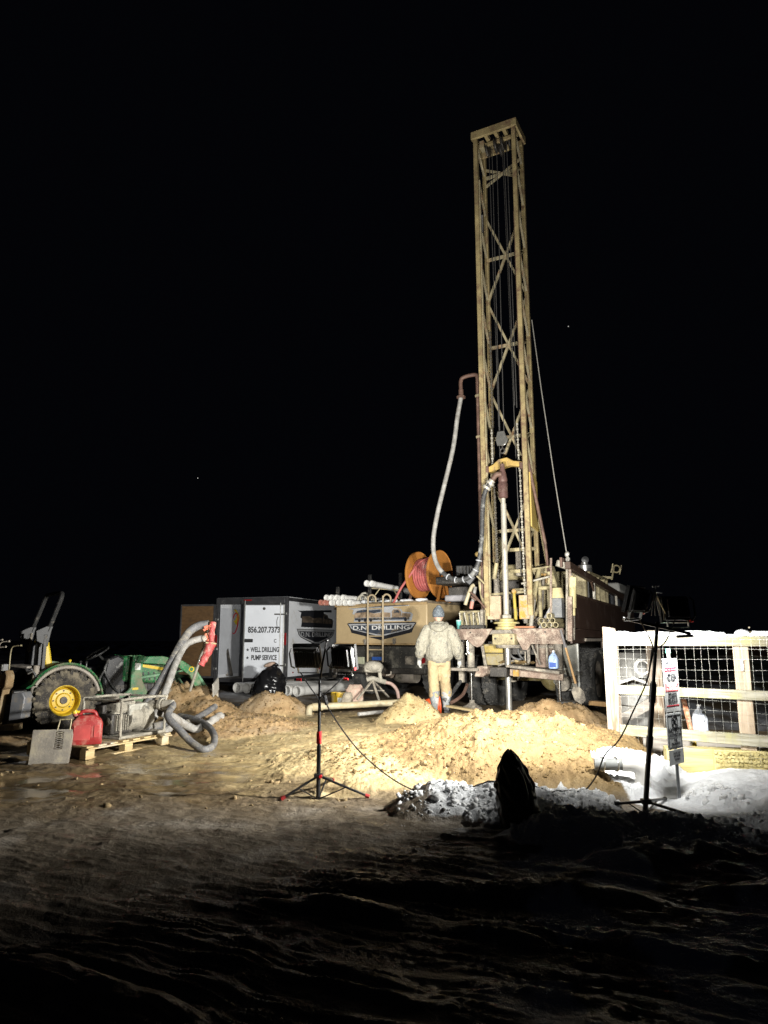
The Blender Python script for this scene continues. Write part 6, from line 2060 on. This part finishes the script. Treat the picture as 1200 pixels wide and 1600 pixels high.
# dash, wheel, hood
MB().prism([(.70, .46), (1.02, .46), (1.04, 1.0), (.88, 1.08), (.72, 1.02), (.66, .75)], (0, 0, 0), (0, 1, 0), (0, 0, 1), .44).build('dash_cowl', mat('glossy_black_cowl', (.02, .02, .022), .25, 0, .2, 5, (.3, .29, .26), .35, 5, .3), tc_, .03)
Ms = Euler((.55, 0, 0)).to_matrix()
MB().torus((0, .62, 1.11), .19, .014, Ms, 28, 8).cyl((0, .62, 1.11), (0, .78, .95), .02, 8).beam(V((0, .62, 1.10)) + Ms @ V((-.18, 0, 0)), V((0, .62, 1.10)) + Ms @ V((.18, 0, 0)), .02, .012).beam((0, .62, 1.10), V((0, .62, 1.10)) + Ms @ V((0, -.18, 0)), .02, .012).build('steering_wheel', m_grille, tc_)
MB().prism([(.96, .66), (1.78, .60), (1.86, .70), (1.84, .86), (1.70, .97), (1.3, 1.04), (.96, 1.07)], (0, 0, 0), (0, 1, 0), (0, 0, 1), .50).build('hood', m_green, tc_, .05)
MB().box((0, 1.83, .62), (.42, .08, .34)).build('front_grille', m_grille, tc_, .02)
for s_ in (1, -1):
    MB().prism([(1.18, .90), (1.64, .82), (1.66, .86), (1.18, .95)], (.2535 * s_, 0, 0), (0, 1, 0), (0, 0, 1), .004).build('yellow_stripe', m_seatyellow, tc_)
    for k in range(3):
        MB().box((.254 * s_, 1.30 + .09 * k, .74), (.006, .025, .13), Euler((.25, 0, 0)).to_matrix()).build('hood_vent', m_black, tc_)
MB().box((.0, 1.3, .50), (.44, 1.0, .26)).build('engine', m_darkmetal, tc_, .02)
for i in range(6):
    MB().box((.20 + .03 * (i % 2), .98 + .11 * i, .52 + .05 * (i % 3)), (.07, .07, .09)).build('engine_fitting', m_mudsteel if i % 2 else m_grille, tc_, .01)
MB().tube(spline([(.24, .7, .95), (.28, .66, .85), (.26, .74, .7), (.27, .82, .58), (.24, .92, .5)], 4), .016, 7).build('control_hose', m_hosedark, tc_)
MB().tube(spline([(.26, .60, .55), (.32, .58, .72), (.28, .66, .86)], 4), .014, 7).build('control_hose', m_hosedark, tc_)
for i, (u, v, z) in enumerate(((.38, .10, 1.0), (.40, .25, .98), (.36, .35, .97))):
    MB().cyl((u, v, .86), (u, v, z), .012, 6).ball((u, v, z + .01), .022, 8, 6).build('control_lever', m_grille if i else m_seatyellow, tc_)
MB().box((.36, .2, .86), (.18, .42, .10)).build('control_console', m_grille, tc_, .02)
MB().tube(spline([(.40, .42, .48), (.44, .9, .46), (.42, 1.1, .62)], 4), .03, 8).build('step_tube', m_green2, tc_)
MB().box((.46, .56, .43), (.18, .50, .03)).build('step_plate', m_mudsteel, tc_, .004)
# loader
for s_ in (1, -1):
    u = .42 * s_
    MB().prism([(1.02, .34), (1.22, .34), (1.30, .50), (1.20, .70), (1.20, 1.06), (1.04, 1.08), (1.02, .80)], (u, 0, 0), (0, 1, 0), (0, 0, 1), .06).build('loader_post', m_green, tc_, .008)
    MB().prism([(1.06, .96), (1.10, 1.06), (1.5, 1.06), (1.85, .98), (2.08, .84), (2.34, .30), (2.24, .24), (1.98, .74), (1.80, .86), (1.5, .93)], (u + .065 * s_, 0, 0), (0, 1, 0), (0, 0, 1), .06).build('loader_arm', m_green, tc_, .01)
    MB().cyl((u, 1.14, .72), (u + .04 * s_, 1.75, .80), .028, 10).cyl((u + .04 * s_, 1.7, .795), (u + .05 * s_, 1.95, .83), .016, 10).build('lift_cylinder', m_green2, tc_)
    MB().cyl((u + .04 * s_, 2.06, .86), (u + .04 * s_, 2.34, .48), .026, 10).cyl((u + .04 * s_, 2.3, .52), (u + .04 * s_, 2.44, .34), .016, 8).build('tilt_cylinder', m_green2, tc_)
    MB().box((u + .0335 * s_, 1.115, .93), (.004, .09, .16)).build('warning_sticker', m_label, tc_)
    MB().box((u + .0335 * s_, 1.09, .56), (.004, .11, .035)).build('yellow_sticker', m_seatyellow, tc_)
    MB().box((u + .0985 * s_, 2.18, .52), (.004, .09, .07), Euler((-.45, 0, 0)).to_matrix()).build('warning_sticker', m_label, tc_)
    MB().torus((u + .098 * s_, 2.0, .84), .038, .008, Euler((0, PI / 2, 0)).to_matrix(), 16, 6).build('round_badge', m_seatyellow, tc_)
bk_ = MB().prism([(2.36, .06), (2.36, .44), (2.44, .50), (2.46, .12), (2.90, .06), (2.92, .03)], (0, 0, 0), (0, 1, 0), (0, 0, 1), 1.3)
bk_.build('loader_bucket', m_mudsteel, tc_, .01)
MB().cyl((-.46, 2.12, .7), (.46, 2.12, .7), .03, 10).build('cross_tube', m_green2, tc_)
# backhoe on the rear
MB().box((0, -.55, .50), (.9, .24, .22)).build('backhoe_frame', m_grille, tc_, .02)
MB().beam((.05, -.58, .95), (.45, -.40, .93), .28, .03).build('operator_step', m_greywood, tc_, .004)
MB().box((.22, -.75, .80), (.10, .08, .36)).build('sticker_post', m_grille, tc_, .008)
MB().box((.22, -.795, .84), (.09, .004, .26)).build('warning_sticker', m_label, tc_)
MB().box((.22, -.798, .80), (.09, .004, .05)).build('yellow_sticker', m_seatyellow, tc_)
for i, (u, v, z) in enumerate(((.16, -.84, 1.30), (.02, -.9, 1.32), (.26, -.70, 1.24), (.08, -.86, 1.22))):
    MB().tube(spline([(u, v, .86), (u, v, z - .12), (u + .02, v + .02, z - .02), (u + .12, v + .10, z)], 4), .009, 6).ball((u + .12, v + .10, z), .016, 8, 6).build('control_lever', m_hub if i != 2 else m_cream, tc_)
dp = mat('clay_caked_boom', (.30, .20, .10), .8, 0, .25, 6, (.40, .32, .2), .55, 7, .5, .4, 40)
MB().prism([(-.10, .80), (.05, .90), (.13, .82), (.11, .66), (.0, .60), (-.10, .64)], (.36, -.74, 0), (.8, .2, 0), (0, 0, 1), .12).build('boom_knuckle', dp, tc_, .02)
MB().beam((.34, -.74, .64), (.26, -.80, .10), .12, .10).build('dipper_stick', dp, tc_, .012)
MB().prism([(-.08, .20), (.12, .24), (.15, .52), (.10, .60), (-.06, .58)], (.56, -.60, 0), (.75, .66, 0), (0, 0, 1), .20).build('backhoe_bucket', mat('bluish_grey_steel', (.23, .235, .25), .55, .2, .2, 6, (.36, .29, .2), .4, 6, .3), tc_, .015)
MB().box((.48, -.66, .11), (.26, .16, .09), Euler((0, -.1, .6)).to_matrix()).build('bucket_tooth_plate', dp, tc_, .01)
MB().cyl((.52, -.40, .95), (.54, -.42, .55), .045, 10).build('swing_cylinder', m_hub, tc_)
for i in range(5):
    MB().tube(spline([(.30 + .05 * i, -.5, .92 - .02 * i), (.40 + .04 * i, -.44, .86), (.38 + .05 * i, -.4, .7), (.3, -.5, .6)], 4), .013, 6).build('hydraulic_hose', m_hosedark if i % 2 else m_hose, tc_)
MB().beam((-.15, -.70, .55), (-.75, -1.0, .25), .08).box((-.8, -1.02, .08), (.3, .2, .05)).build('stabilizer_leg', m_grille, tc_, .01)
MB().beam((.1, -.95, .60), (-.30, -1.25, .42), .03).build('stay_rod', m_alu, tc_)

# ================================================================ pump, pallet, can, hoses
PA = at(133, 1187, 7.95)
PA.z = gz(PA.x, PA.y)
PB = at(262, 1161, 9.1)
pdir = V((PB.x - PA.x, PB.y - PA.y, 0)).normalized()
pang = math.atan2(pdir.x, pdir.y)
PLL = 1.30
plt = thing('pallet', 'muddy wooden pallet under the clay-caked pump at the edge of the wet yard', 'pallet', (PA.x, PA.y, PA.z + .005), pang)
for u in (-.04, -.45, -.86):
    for v in (.06, .62, 1.22):
        MB().box((u, v, .06), (.09, .12, .085)).build('block', m_pallet, plt, .003)
    MB().box((u, PLL / 2, .0085), (.09, PLL, .017)).build('plank', m_pallet, plt, .002)
for i in range(8):
    v = .05 + i * (PLL - .1) / 7
    MB().box((-.45, v, .128), (.92, .11 if i % 3 else .095, .018), Euler((.004 * (i % 3), 0, .008 * math.sin(i * 3))).to_matrix()).build('plank', m_pallet, plt, .002)
MB().box((-.01, PLL / 2, .111), (.10, PLL, .016)).build('plank', m_pallet, plt, .002)
MB().box((-.86, PLL / 2, .111), (.10, PLL, .016)).build('plank', m_pallet, plt, .002)
PW = Matrix.Translation(plt.location) @ Euler((0, 0, -pang)).to_matrix().to_4x4()
pm = thing('trash_pump', 'clay-caked engine pump inside a pipe roll frame standing on the pallet', 'pump', PW @ V((-.36, .90, .142)), pang)
fr = m_pump
HF = .44
for u in (-.30, .30):
    MB().tube(spline([(u, -.36, .02), (u, -.36, HF - .05), (u, -.33, HF), (u, .33, HF), (u, .36, HF - .05), (u, .36, .02)], 4), .016, 8).build('frame_hoop', fr, pm)
    MB().cyl((u, -.36, .02), (u, .36, .02), .015, 8).build('frame_rail', fr, pm)
for v in (-.36, .36):
    MB().cyl((-.30, v, HF - .01), (.30, v, HF - .01), .015, 8).cyl((-.30, v, .02), (.30, v, .02), .015, 8).build('frame_rail', fr, pm)
MB().box((-.02, -.10, HF - .10), (.30, .30, .14)).build('fuel_tank', m_pump, pm, .035)
MB().box((.14, .05, .30), (.05, .30, .13)).build('recoil_cover', mat('lettered_cover', (.36, .35, .3), .6, 0, .25, 14, (.15, .14, .13), .42, 16, .5, .4, 60), pm, .01)
MB().lathe([(.02, -.12), (.13, -.12), (.15, -.08), (.15, .04), (.18, .06), (.18, .10), (.165, .13), (.165, .22), (.12, .26), (.02, .27)], 24, Matrix.Translation((.05, .06, .20)) @ Euler((-PI / 2, 0, 0)).to_matrix().to_4x4()).build('pump_casing', m_pump, pm)
MB().lathe([(.02, -.06), (.12, -.06), (.14, -.02), (.13, .04), (.02, .05)], 20, Matrix.Translation((.06, -.18, .18)) @ Euler((0, PI / 2, 0)).to_matrix().to_4x4()).build('flywheel_cover', m_pump, pm)
MB().box((-.02, -.14, .15), (.26, .34, .24)).build('engine_block', m_darkmetal, pm, .02)
for i in range(7):
    MB().box((.125, -.26 + .035 * i, .16), (.03, .008, .18)).build('cooling_fin', m_pump, pm)
MB().box((-.12, -.20, .30), (.14, .2, .14)).build('muffler', m_darkmetal, pm, .02)
MB().cyl((.10, .30, .33), (.34, .34, .335), .055, 16).cyl((.24, .325, .333), (.28, .33, .334), .075, 16).build('outlet_flange', m_pump, pm)
MB().cyl((-.05, .3, .2), (-.05, .44, .2), .05, 14).build('inlet_flange', m_pump, pm)
MB().box((-.0, .0, .01), (.62, .76, .02)).build('base_tray', m_pump, pm, .004)
PMW = Matrix.Translation(pm.location) @ Euler((0, 0, -pang)).to_matrix().to_4x4()
# red can
can = thing('fuel_can', 'dirty red plastic fuel can on the near corner of the pallet', 'fuel can', PW @ V((-.17, .15, .14)), pang - R_(48))
bd = MB()
pr = [(0, .155, .105), (.012, .165, .112), (.10, .163, .110), (.215, .165, .112), (.255, .15, .10), (.30, .10, .085), (.31, .085, .07)]
vs, fs = [], []
nk = 28
for z, a_, b_ in pr:
    for k in range(nk):
        an = 2 * PI * k / nk
        cs, sn_ = math.cos(an), math.sin(an)
        e = .28
        x_, y_ = a_ * math.copysign(abs(cs) ** e, cs), b_ * math.copysign(abs(sn_) ** e, sn_)
        vs.append((x_, y_, z))
for i in range(len(pr) - 1):
    for k in range(nk):
        k2 = (k + 1) % nk
        fs.append((i * nk + k, i * nk + k2, (i + 1) * nk + k2, (i + 1) * nk + k))
fs.append(tuple(range(nk))[::-1])
fs.append(tuple((len(pr) - 1) * nk + k for k in range(nk)))
bd.add(vs, fs)
cb_ = bd.build('can_body', m_redcan, can, .004)
MB().tube(spline([(.10, 0, .27), (.07, 0, .335), (.0, 0, .35), (-.06, 0, .34), (-.10, 0, .28)], 4), .022, 10).build('handle', m_redcan, can)
MB().box((-.05, -.1135, .13), (.17, .008, .16)).box((.10, -.1135, .14), (.06, .008, .13)).build('side_panel', mat('faded_red_panel', (.40, .05, .045), .6, 0, .2, 6, (.45, .27, .2), .5, 5), can, .006)
MB().cyl((-.10, 0, .28), (-.135, 0, .33), .028, 12).build('neck', m_redcan, can)
MB().cyl((-.16, 0, .335), (-.08, 0, .345), .015, 10).cyl((-.125, 0, .325), (-.14, 0, .355), .030, 10).build('spout', m_seatyellow, can)
# two mud scoops with perforated strips
def scoop(label, loc, ang, tilt, s=1.0):
    o = thing('mud_scoop', label, 'scoop', loc, ang, 'perforated scoops by the pallet')
    Rt = Euler((tilt, 0, 0)).to_matrix()
    m = mat('muddy_grey_plastic', (.25, .225, .19), .7, 0, .2, 6, (.34, .30, .22), .5, 6, .4, .3, 40) if 'muddy_grey_plastic' not in bpy.data.materials else bpy.data.materials['muddy_grey_plastic']
    T = lambda a_, b_, c_=0.0: Rt @ V((a_ * s, c_ * s, b_ * s))
    b = MB()
    # plate made of strips round the perforated window
    for x0, x1, y0, y1 in ((-.20, .02, 0, .34), (.10, .17, 0, .34), (.02, .10, 0, .14), (.02, .10, .32, .34)):
        b.box(T((x0 + x1) / 2, (y0 + y1) / 2), ((x1 - x0) * s, .010, (y1 - y0) * s), Rt)
    b.build('plate', m, o)
    g = MB()
    for i in range(8):
        g.beam(T(.02, .14 + i * .0225), T(.10, .14 + i * .0225 + .02), .006, .006)
        g.beam(T(.02, .14 + i * .0225 + .02), T(.10, .14 + i * .0225), .006, .006)
    g.build('perforated_grid', m, o)
    MB().prism([(.0, 0), (.34, 0), (.30, -.09), (.02, -.05)], T(.17, 0), Rt @ V((0, 0, 1)), Rt @ V((0, -1, 0)), .010).build('side_lip', m, o)
    MB().prism([(.0, 0), (.34, 0), (.32, -.05), (.02, -.03)], T(-.20, 0), Rt @ V((0, 0, 1)), Rt @ V((0, -1, 0)), .010).build('side_lip', m, o)
    MB().tube([T(.03, .33), T(.045, .44), T(.155, .44), T(.15, .33)], .009, 6).build('wire_handle', m_cream, o)
    return o


p = at(77, 1198, 7.55)
scoop('grey perforated scoop with a wire handle leaning in front of the tractor wheel', (p.x, p.y, gz(p.x, p.y) - .01), R_(-12), R_(-16))
p = at(114, 1184, 8.1)
scoop('grey perforated scoop mostly hidden behind the red fuel can', (p.x, p.y, gz(p.x, p.y) - .01), R_(20), R_(-20), .85)


def hose(name, label, pts, r, m, k=7, n=12, conform=False, cat='hose'):
    P_ = []
    for q_ in pts:
        a_ = at(*q_) if not isinstance(q_, Vector) else q_
        P_.append(a_)
    S_ = spline(P_, k)
    if conform:
        for s_ in S_:
            s_.z = max(s_.z, gz(s_.x, s_.y) + r * .7)
    o = MB().tube(S_, r, n).build(name, m)
    tag(o, label, cat)
    return o, S_


out = PMW @ V((.30, .335, .335))
h, S_ = hose('suction_hose', 'dark muddy hose arching from the pump outlet down to the clay and looping back', [out, PMW @ V((.42, .36, .335)), (262, 1119, 8.8), (279, 1139, 8.7), (297, 1158, 8.6), (312, 1169, 8.5), (324, 1172, 8.5), (333, 1164, 8.75), (335, 1151, 9.05), (328, 1138, 9.4), (314, 1128, 9.75), (296, 1122, 10.0), (280, 1119, 10.2)], .043, m_hose, 8, 14, True)
MB().cyl(out, PMW @ V((.42, .358, .332)), .062, 14).build('hose_coupling', m_kelly, h)
hose('grey_hose', 'pale grey hose snaking over the clay behind the dark looping hose', [(250, 1113, 9.2), (270, 1120, 9.4), (290, 1133, 9.5), (310, 1141, 9.6), (330, 1144, 9.8), (345, 1140, 10.0)], .05, m_hose2, 7, 12, True)
hose('pipe_stub', 'straight grey pipe stub sticking out of the clay mound behind the hoses', [(292, 1130, 9.9), (316, 1117, 10.3), (336, 1104, 10.7)], .045, m_hose, 5, 14, False, 'pipe')
hose('grey_hose', 'grey hose lying flat beside the right side of the pump frame', [(228, 1138, 9.2), (248, 1134, 9.4), (262, 1128, 9.6), (276, 1122, 9.8)], .05, m_hose, 6, 12, True)
hose('grey_hose', 'pale hose end lying lowest beside the pallet and the pump', [(226, 1150, 9.1), (246, 1146, 9.3), (266, 1138, 9.5)], .045, m_hose2, 6, 12, True)
hose('thick_hose', 'thick grey hose rising from behind the pump over the top of the leaning pole', [(208, 1128, 9.9), (224, 1108, 10.0), (245, 1076, 10.2), (265, 1040, 10.5), (283, 1006, 10.8), (296, 987, 10.95), (310, 978, 11.0), (326, 975, 11.0)], .062, m_hose, 7, 14)
hose('thick_hose', 'grey hose branching beside the thick one and ending in a clamp at the leaning pole', [(240, 1122, 9.7), (252, 1098, 9.9), (265, 1062, 10.2), (275, 1035, 10.5), (288, 1010, 10.8), (302, 1001, 10.95), (318, 997, 11.0)], .05, m_hose2, 7, 14)
a_, b_ = at(297, 1079, 11.6), at(329, 976, 11.0)
o = MB().cyl(a_, b_, .022, 10).build('leaning_pole', m_kelly)
tag(o, 'thin pale pole planted in the clay mound and holding up the muddy hoses', 'pole')
MB().cyl(at(318, 999, 10.97), at(324, 996, 10.97), .06, 10).build('pole_clamp', m_kelly, o)
rs_ = [at(333, 972, 10.95), at(331, 990, 10.93), at(330, 1004, 10.92), at(325, 1018, 10.9), at(319, 1030, 10.9), at(314, 1040, 10.88)]
o = MB().tube(spline(rs_, 6), [.045 + .006 * math.sin(i * 1.1) + (.030 if 11 < i < 17 else 0) + (.022 if i >= 17 else 0) - .0016 * max(0, i - 17) for i in range(31)], 12).build('red_sleeve', m_redmud)
tag(o, 'red muddy layflat sleeve hanging down from the top of the leaning pole', 'hose')
rg2 = random.Random(5)
fr_ = MB()
for i in range(14):
    c = at(326 + rg2.uniform(-6, 6), 978 + rg2.uniform(-4, 22), 10.93)
    fr_.box(c, (rg2.uniform(.02, .05), .02, rg2.uniform(.02, .08)), Euler((rg2.uniform(-1, 1), rg2.uniform(-1, 1), rg2.uniform(-1, 1))).to_matrix(), .6, .8)
fr_.build('torn_end', mat('orange_rag', (.60, .16, .09), .7, 0, .2, 12, (.5, .4, .3), .35, 12), o)
MB().beam(at(322, 1004, 10.86), at(338, 1006, 10.86), .035, .02).build('sleeve_tie', m_cream, o)
MB().beam(at(333, 1079, 11.6), at(341, 1068, 11.9), .02, .2).build('flat_stone', m_stone)
tag(bpy.context.scene.objects['flat_stone'], 'pale flat slab lying on top of the orange clay mound', 'slab')
# ================================================================ the worker
wp = at(687, 1104, 12.45)
person = thing('person', 'worker seen from behind in a mud-splashed hooded jacket, tan trousers, dark beanie and boots', 'person', (wp.x, wp.y, gz(wp.x, wp.y) + .005), R_(4))


def fuse(b, name, m, parent, vox, smooth=4, disp=None):
    o = b.build(name, m, parent, smooth=True, ang=180)
    r = o.modifiers.new('remesh', 'REMESH')
    r.mode = 'VOXEL'
    r.voxel_size = vox
    r.use_smooth_shade = True
    s = o.modifiers.new('smooth', 'SMOOTH')
    s.factor = .6
    s.iterations = smooth
    if disp:
        for nm_, sz, st in disp:
            t = bpy.data.textures.new(nm_, 'CLOUDS')
            t.noise_scale = sz
            t.noise_depth = 2
            d = o.modifiers.new('folds', 'DISPLACE')
            d.texture = t
            d.strength = st
            d.mid_level = .5
    return o


def loft(b, secs, n=18):
    """stack of ellipses (x, y, z, rx, ry)"""
    vs, fs = [], []
    for x, y, z, rx, ry in secs:
        for k in range(n):
            a = 2 * PI * k / n
            vs.append((x + rx * math.cos(a), y + ry * math.sin(a), z))
    for i in range(len(secs) - 1):
        for k in range(n):
            k2 = (k + 1) % n
            fs.append((i * n + k, i * n + k2, (i + 1) * n + k2, (i + 1) * n + k))
    fs.append(tuple(range(n))[::-1])
    fs.append(tuple((len(secs) - 1) * n + k for k in range(n)))
    return b.add(vs, fs)


LF, RF = V((-.085, -.03, .0)), V((.115, .13, .02))        # left foot nearer the camera
SHL, SHR = V((-.195, .0, 1.41)), V((.195, .01, 1.41))
ELL, ELR = V((-.305, -.02, 1.16)), V((.305, .0, 1.15))
WRL, WRR = V((-.335, .05, .93)), V((.345, .09, .92))
b = MB()
loft(b, [(0, .0, .86, .15, .10), (0, 0, .95, .155, .105), (0, 0, 1.1, .15, .10), (0, 0, 1.28, .165, .105), (0, .0, 1.40, .17, .09), (0, .015, 1.46, .08, .07), (0, .03, 1.50, .058, .06), (0, .045, 1.56, .06, .065)])
b.ball((0, .065, 1.645), (.078, .098, .115), 16, 12)
b.ball((0, .155, 1.615), (.016, .028, .022), 8, 6)                     # nose
b.ball((0, .12, 1.565), (.045, .045, .035), 10, 6)                     # jaw
for s in (-1, 1):
    b.ball((s * .080, .055, 1.63), (.012, .024, .034), 8, 6)           # ears
for S_, E_, W_ in ((SHL, ELL, WRL), (SHR, ELR, WRR)):
    b.tube([S_, E_, W_, W_ + (W_ - E_).normalized() * .04], [.06, .045, .032, .03], 10)
for s, F_ in ((-1, LF), (1, RF)):
    b.tube([(s * .085, 0, .90), (s * .095, F_.y * .4 + .02, .52), (F_.x, F_.y, .10)], [.085, .058, .042], 10)
    b.tube([F_ + V((0, -.04, .06)), F_ + V((s * .02, .17, .04))], [.042, .035], 10)
body = fuse(b, 'body', m_skin, person, .016, 3)
for s in (-1, 1):
    MB().ball((s * .032, .150, 1.652), .012, 8, 6).build('eye', m_decalwhite, body)
# beanie
b = MB()
b.ball((0, .055, 1.70), (.100, .118, .112), 20, 14)
loft(b, [(0, .05, 1.625, .098, .116), (0, .05, 1.655, .108, .126), (0, .05, 1.70, .106, .124), (0, .05, 1.72, .10, .118)])
b.ball((.005, .03, 1.805), (.045, .05, .03), 10, 6)
fuse(b, 'beanie', m_beanie, person, .011, 3, [('knit_folds', .05, .012)])
# trousers
b = MB()
loft(b, [(0, 0, .80, .165, .12), (0, 0, .86, .18, .13), (0, 0, .96, .175, .125)])
for s, F_ in ((-1, LF), (1, RF)):
    k = V((s * .097, F_.y * .45 + .02, .54))
    b.tube([(s * .088, 0, .88), (s * .093, F_.y * .2 + .01, .70), k, (F_.x + s * .003, F_.y + .01, .36), (F_.x, F_.y, .27)], [.108, .102, .092, .094, .085], 16)
fuse(b, 'trousers', m_trouser, person, .012, 3, [('cloth_folds', .07, .022), ('cloth_creases', .025, .007)])
# jacket with bloused hem
b = MB()
loft(b, [(0, 0, .865, .17, .125), (0, 0, .885, .195, .15), (.005, -.005, .93, .235, .18), (.008, -.008, 1.06, .235, .18), (.006, -.005, 1.22, .235, .178), (0, 0, 1.34, .245, .165), (0, .0, 1.42, .225, .135), (0, .01, 1.47, .15, .11), (0, .02, 1.52, .095, .095)], 24)
for S_, E_, W_ in ((SHL, ELL, WRL), (SHR, ELR, WRR)):
    m1 = S_.lerp(E_, .5)
    m2 = E_.lerp(W_, .55)
    b.tube([V((S_.x * .45, S_.y, 1.405)), S_ + V((S_.x * -.06, 0, -.015)), m1, E_, m2, W_], [.09, .108, .103, .094, .088, .058], 16)
jk = fuse(b, 'jacket', m_jacket, person, .012, 4, [('jacket_folds', .085, .040), ('jacket_creases', .03, .012)])
loftb = loft(MB(), [(0, 0, .845, .165, .120), (0, 0, .855, .176, .130), (0, 0, .885, .178, .132), (0, 0, .895, .165, .12)], 28)
loftb.build('waistband', mat('grey_rib_knit', (.16, .155, .14), .9, 0, .2, 20, (.35, .33, .28), .3, 9), jk)
sm_ = MB()
for s in (-1, 1):
    sm_.tube(spline([(s * .165, -.115, 1.40), (s * .150, -.150, 1.25), (s * .155, -.160, 1.05), (s * .16, -.155, .95)], 5), .005, 5)
sm_.build('back_seam', mat('darker_seam', (.24, .22, .17), .9, 0, .1), jk)  # seam lines darker than the jacket cloth
for W_, E_ in ((WRL, ELL), (WRR, ELR)):
    d = (W_ - E_).normalized()
    MB().cyl(W_ - d * .01, W_ + d * .035, .045, 14, .040).build('cuff', bpy.data.materials['grey_rib_knit'], jk)
# hood folded down on the back
b = MB()
b.tube(spline([(-.135, .03, 1.50), (-.12, -.07, 1.475), (-.06, -.14, 1.43), (0, -.16, 1.405), (.06, -.14, 1.43), (.12, -.07, 1.475), (.135, .03, 1.50)], 5), .048, 12)
b.ball((0, -.095, 1.455), (.125, .075, .06), 16, 10)
loft(b, [(0, .02, 1.47, .14, .12), (0, .02, 1.53, .105, .105), (0, .03, 1.555, .085, .09)])
fuse(b, 'hood', m_jacket, person, .011, 4, [('hood_folds', .06, .025)])


def hand(name, wrist, d, side, bend=.5):
    """gloved, relaxed hand hanging from the wrist: palm, four fingers and a thumb"""
    d = V(d).normalized()
    fwd = V((0, 1, 0))
    fwd = (fwd - d * fwd.dot(d)).normalized()          # knuckle row runs front to back
    inn = d.cross(fwd) * 1.0
    if inn.x * side > 0:
        inn = -inn                                      # palm looks at the thigh
    b = MB()
    pc = wrist + d * .055
    b.tube([wrist - d * .02, wrist + d * .02, pc, wrist + d * .095], [.033, .034, .040, .036], 12)
    b.ball(wrist + d * .06, (.026, .045, .05), 12, 8, Matrix((inn, fwd, d)).transposed())
    for i, (off, L) in enumerate(((.034, .075), (.012, .085), (-.011, .080), (-.032, .062))):
        p0 = wrist + d * .085 + fwd * off
        p1 = p0 + (d * .95 + inn * .25) * (L * .42)
        p2 = p1 + (d * .75 + inn * .62) * (L * .33)
        p3 = p2 + (d * .45 + inn * .88) * (L * .28)
        b.tube([wrist + d * .05 + fwd * off * .8, p0, p1, p2, p3], [.013, .0135, .0125, .0115, .009], 8)
    t0 = wrist + d * .035 + fwd * .032
    b.tube([wrist + d * .02 + fwd * .01, t0, t0 + (d * .7 + fwd * .65 + inn * .3) * .035, t0 + (d * .9 + fwd * .5 + inn * .35) * .065], [.018, .017, .0145, .011], 8)
    return fuse(b, name, m_glove, person, .0065, 2)


hand('glove', WRL + (WRL - ELL).normalized() * .035, (WRL - ELL) + V((.02, .05, -.06)), -1)
hand('glove', WRR + (WRR - ELR).normalized() * .035, (WRR - ELR) + V((-.03, .05, -.06)), 1)
# rubber boots
for s, F_ in ((-1, LF), (1, RF)):
    b = MB()
    b.tube([F_ + V((0, 0, .38)), F_ + V((0, 0, .25)), F_ + V((0, .0, .12)), F_ + V((0, .01, .05))], [.088, .080, .066, .062], 16)
    b.tube([F_ + V((0, -.055, .05)), F_ + V((s * .01, .06, .05)), F_ + V((s * .02, .16, .042)), F_ + V((s * .025, .215, .035))], [.048, .052, .050, .028], 14)
    bt = fuse(b, 'boot', m_boot, person, .010, 3, [('boot_creases', .05, .010)])
    MB().prism([(-.045, -.09), (.045, -.09), (.05, .0), (.055, .12), (.05, .20), (.02, .235), (-.02, .235), (-.045, .20), (-.05, .1), (-.048, 0)], F_ + V((s * .01, 0, .012)), (1, 0, 0), (0, 1, 0), .026).build('sole', m_decaldark, bt)

# orange marker cone lying behind the worker's boots
cp = at(683, 1097, 12.36)
cone = thing('traffic_cone', 'dirty orange cone lying on its side around the left boot of the worker', 'traffic cone', (cp.x, cp.y + .17, gz(cp.x, cp.y + .17) + .15), 0)
Mc = Euler((0, -PI / 2 - .08, .12)).to_matrix().to_4x4()
MB().lathe([(.16, -.01), (.150, .02), (.128, .10), (.105, .2), (.075, .31), (.055, .35), (.02, .355)], 26, Matrix.Translation((.02, 0, 0)) @ Mc).build('cone_body', m_orange, cone)
MB().lathe([(.175, -.03), (.185, -.02), (.185, -.005), (.15, .0)], 26, Matrix.Translation((.02, 0, 0)) @ Mc).build('base_rim', m_orange, cone)
MB().lathe([(.072, .27), (.064, .32), (.04, .355), (.01, .36)], 20, Matrix.Translation((.02, 0, 0)) @ Mc).build('tip', m_bagpink, cone)
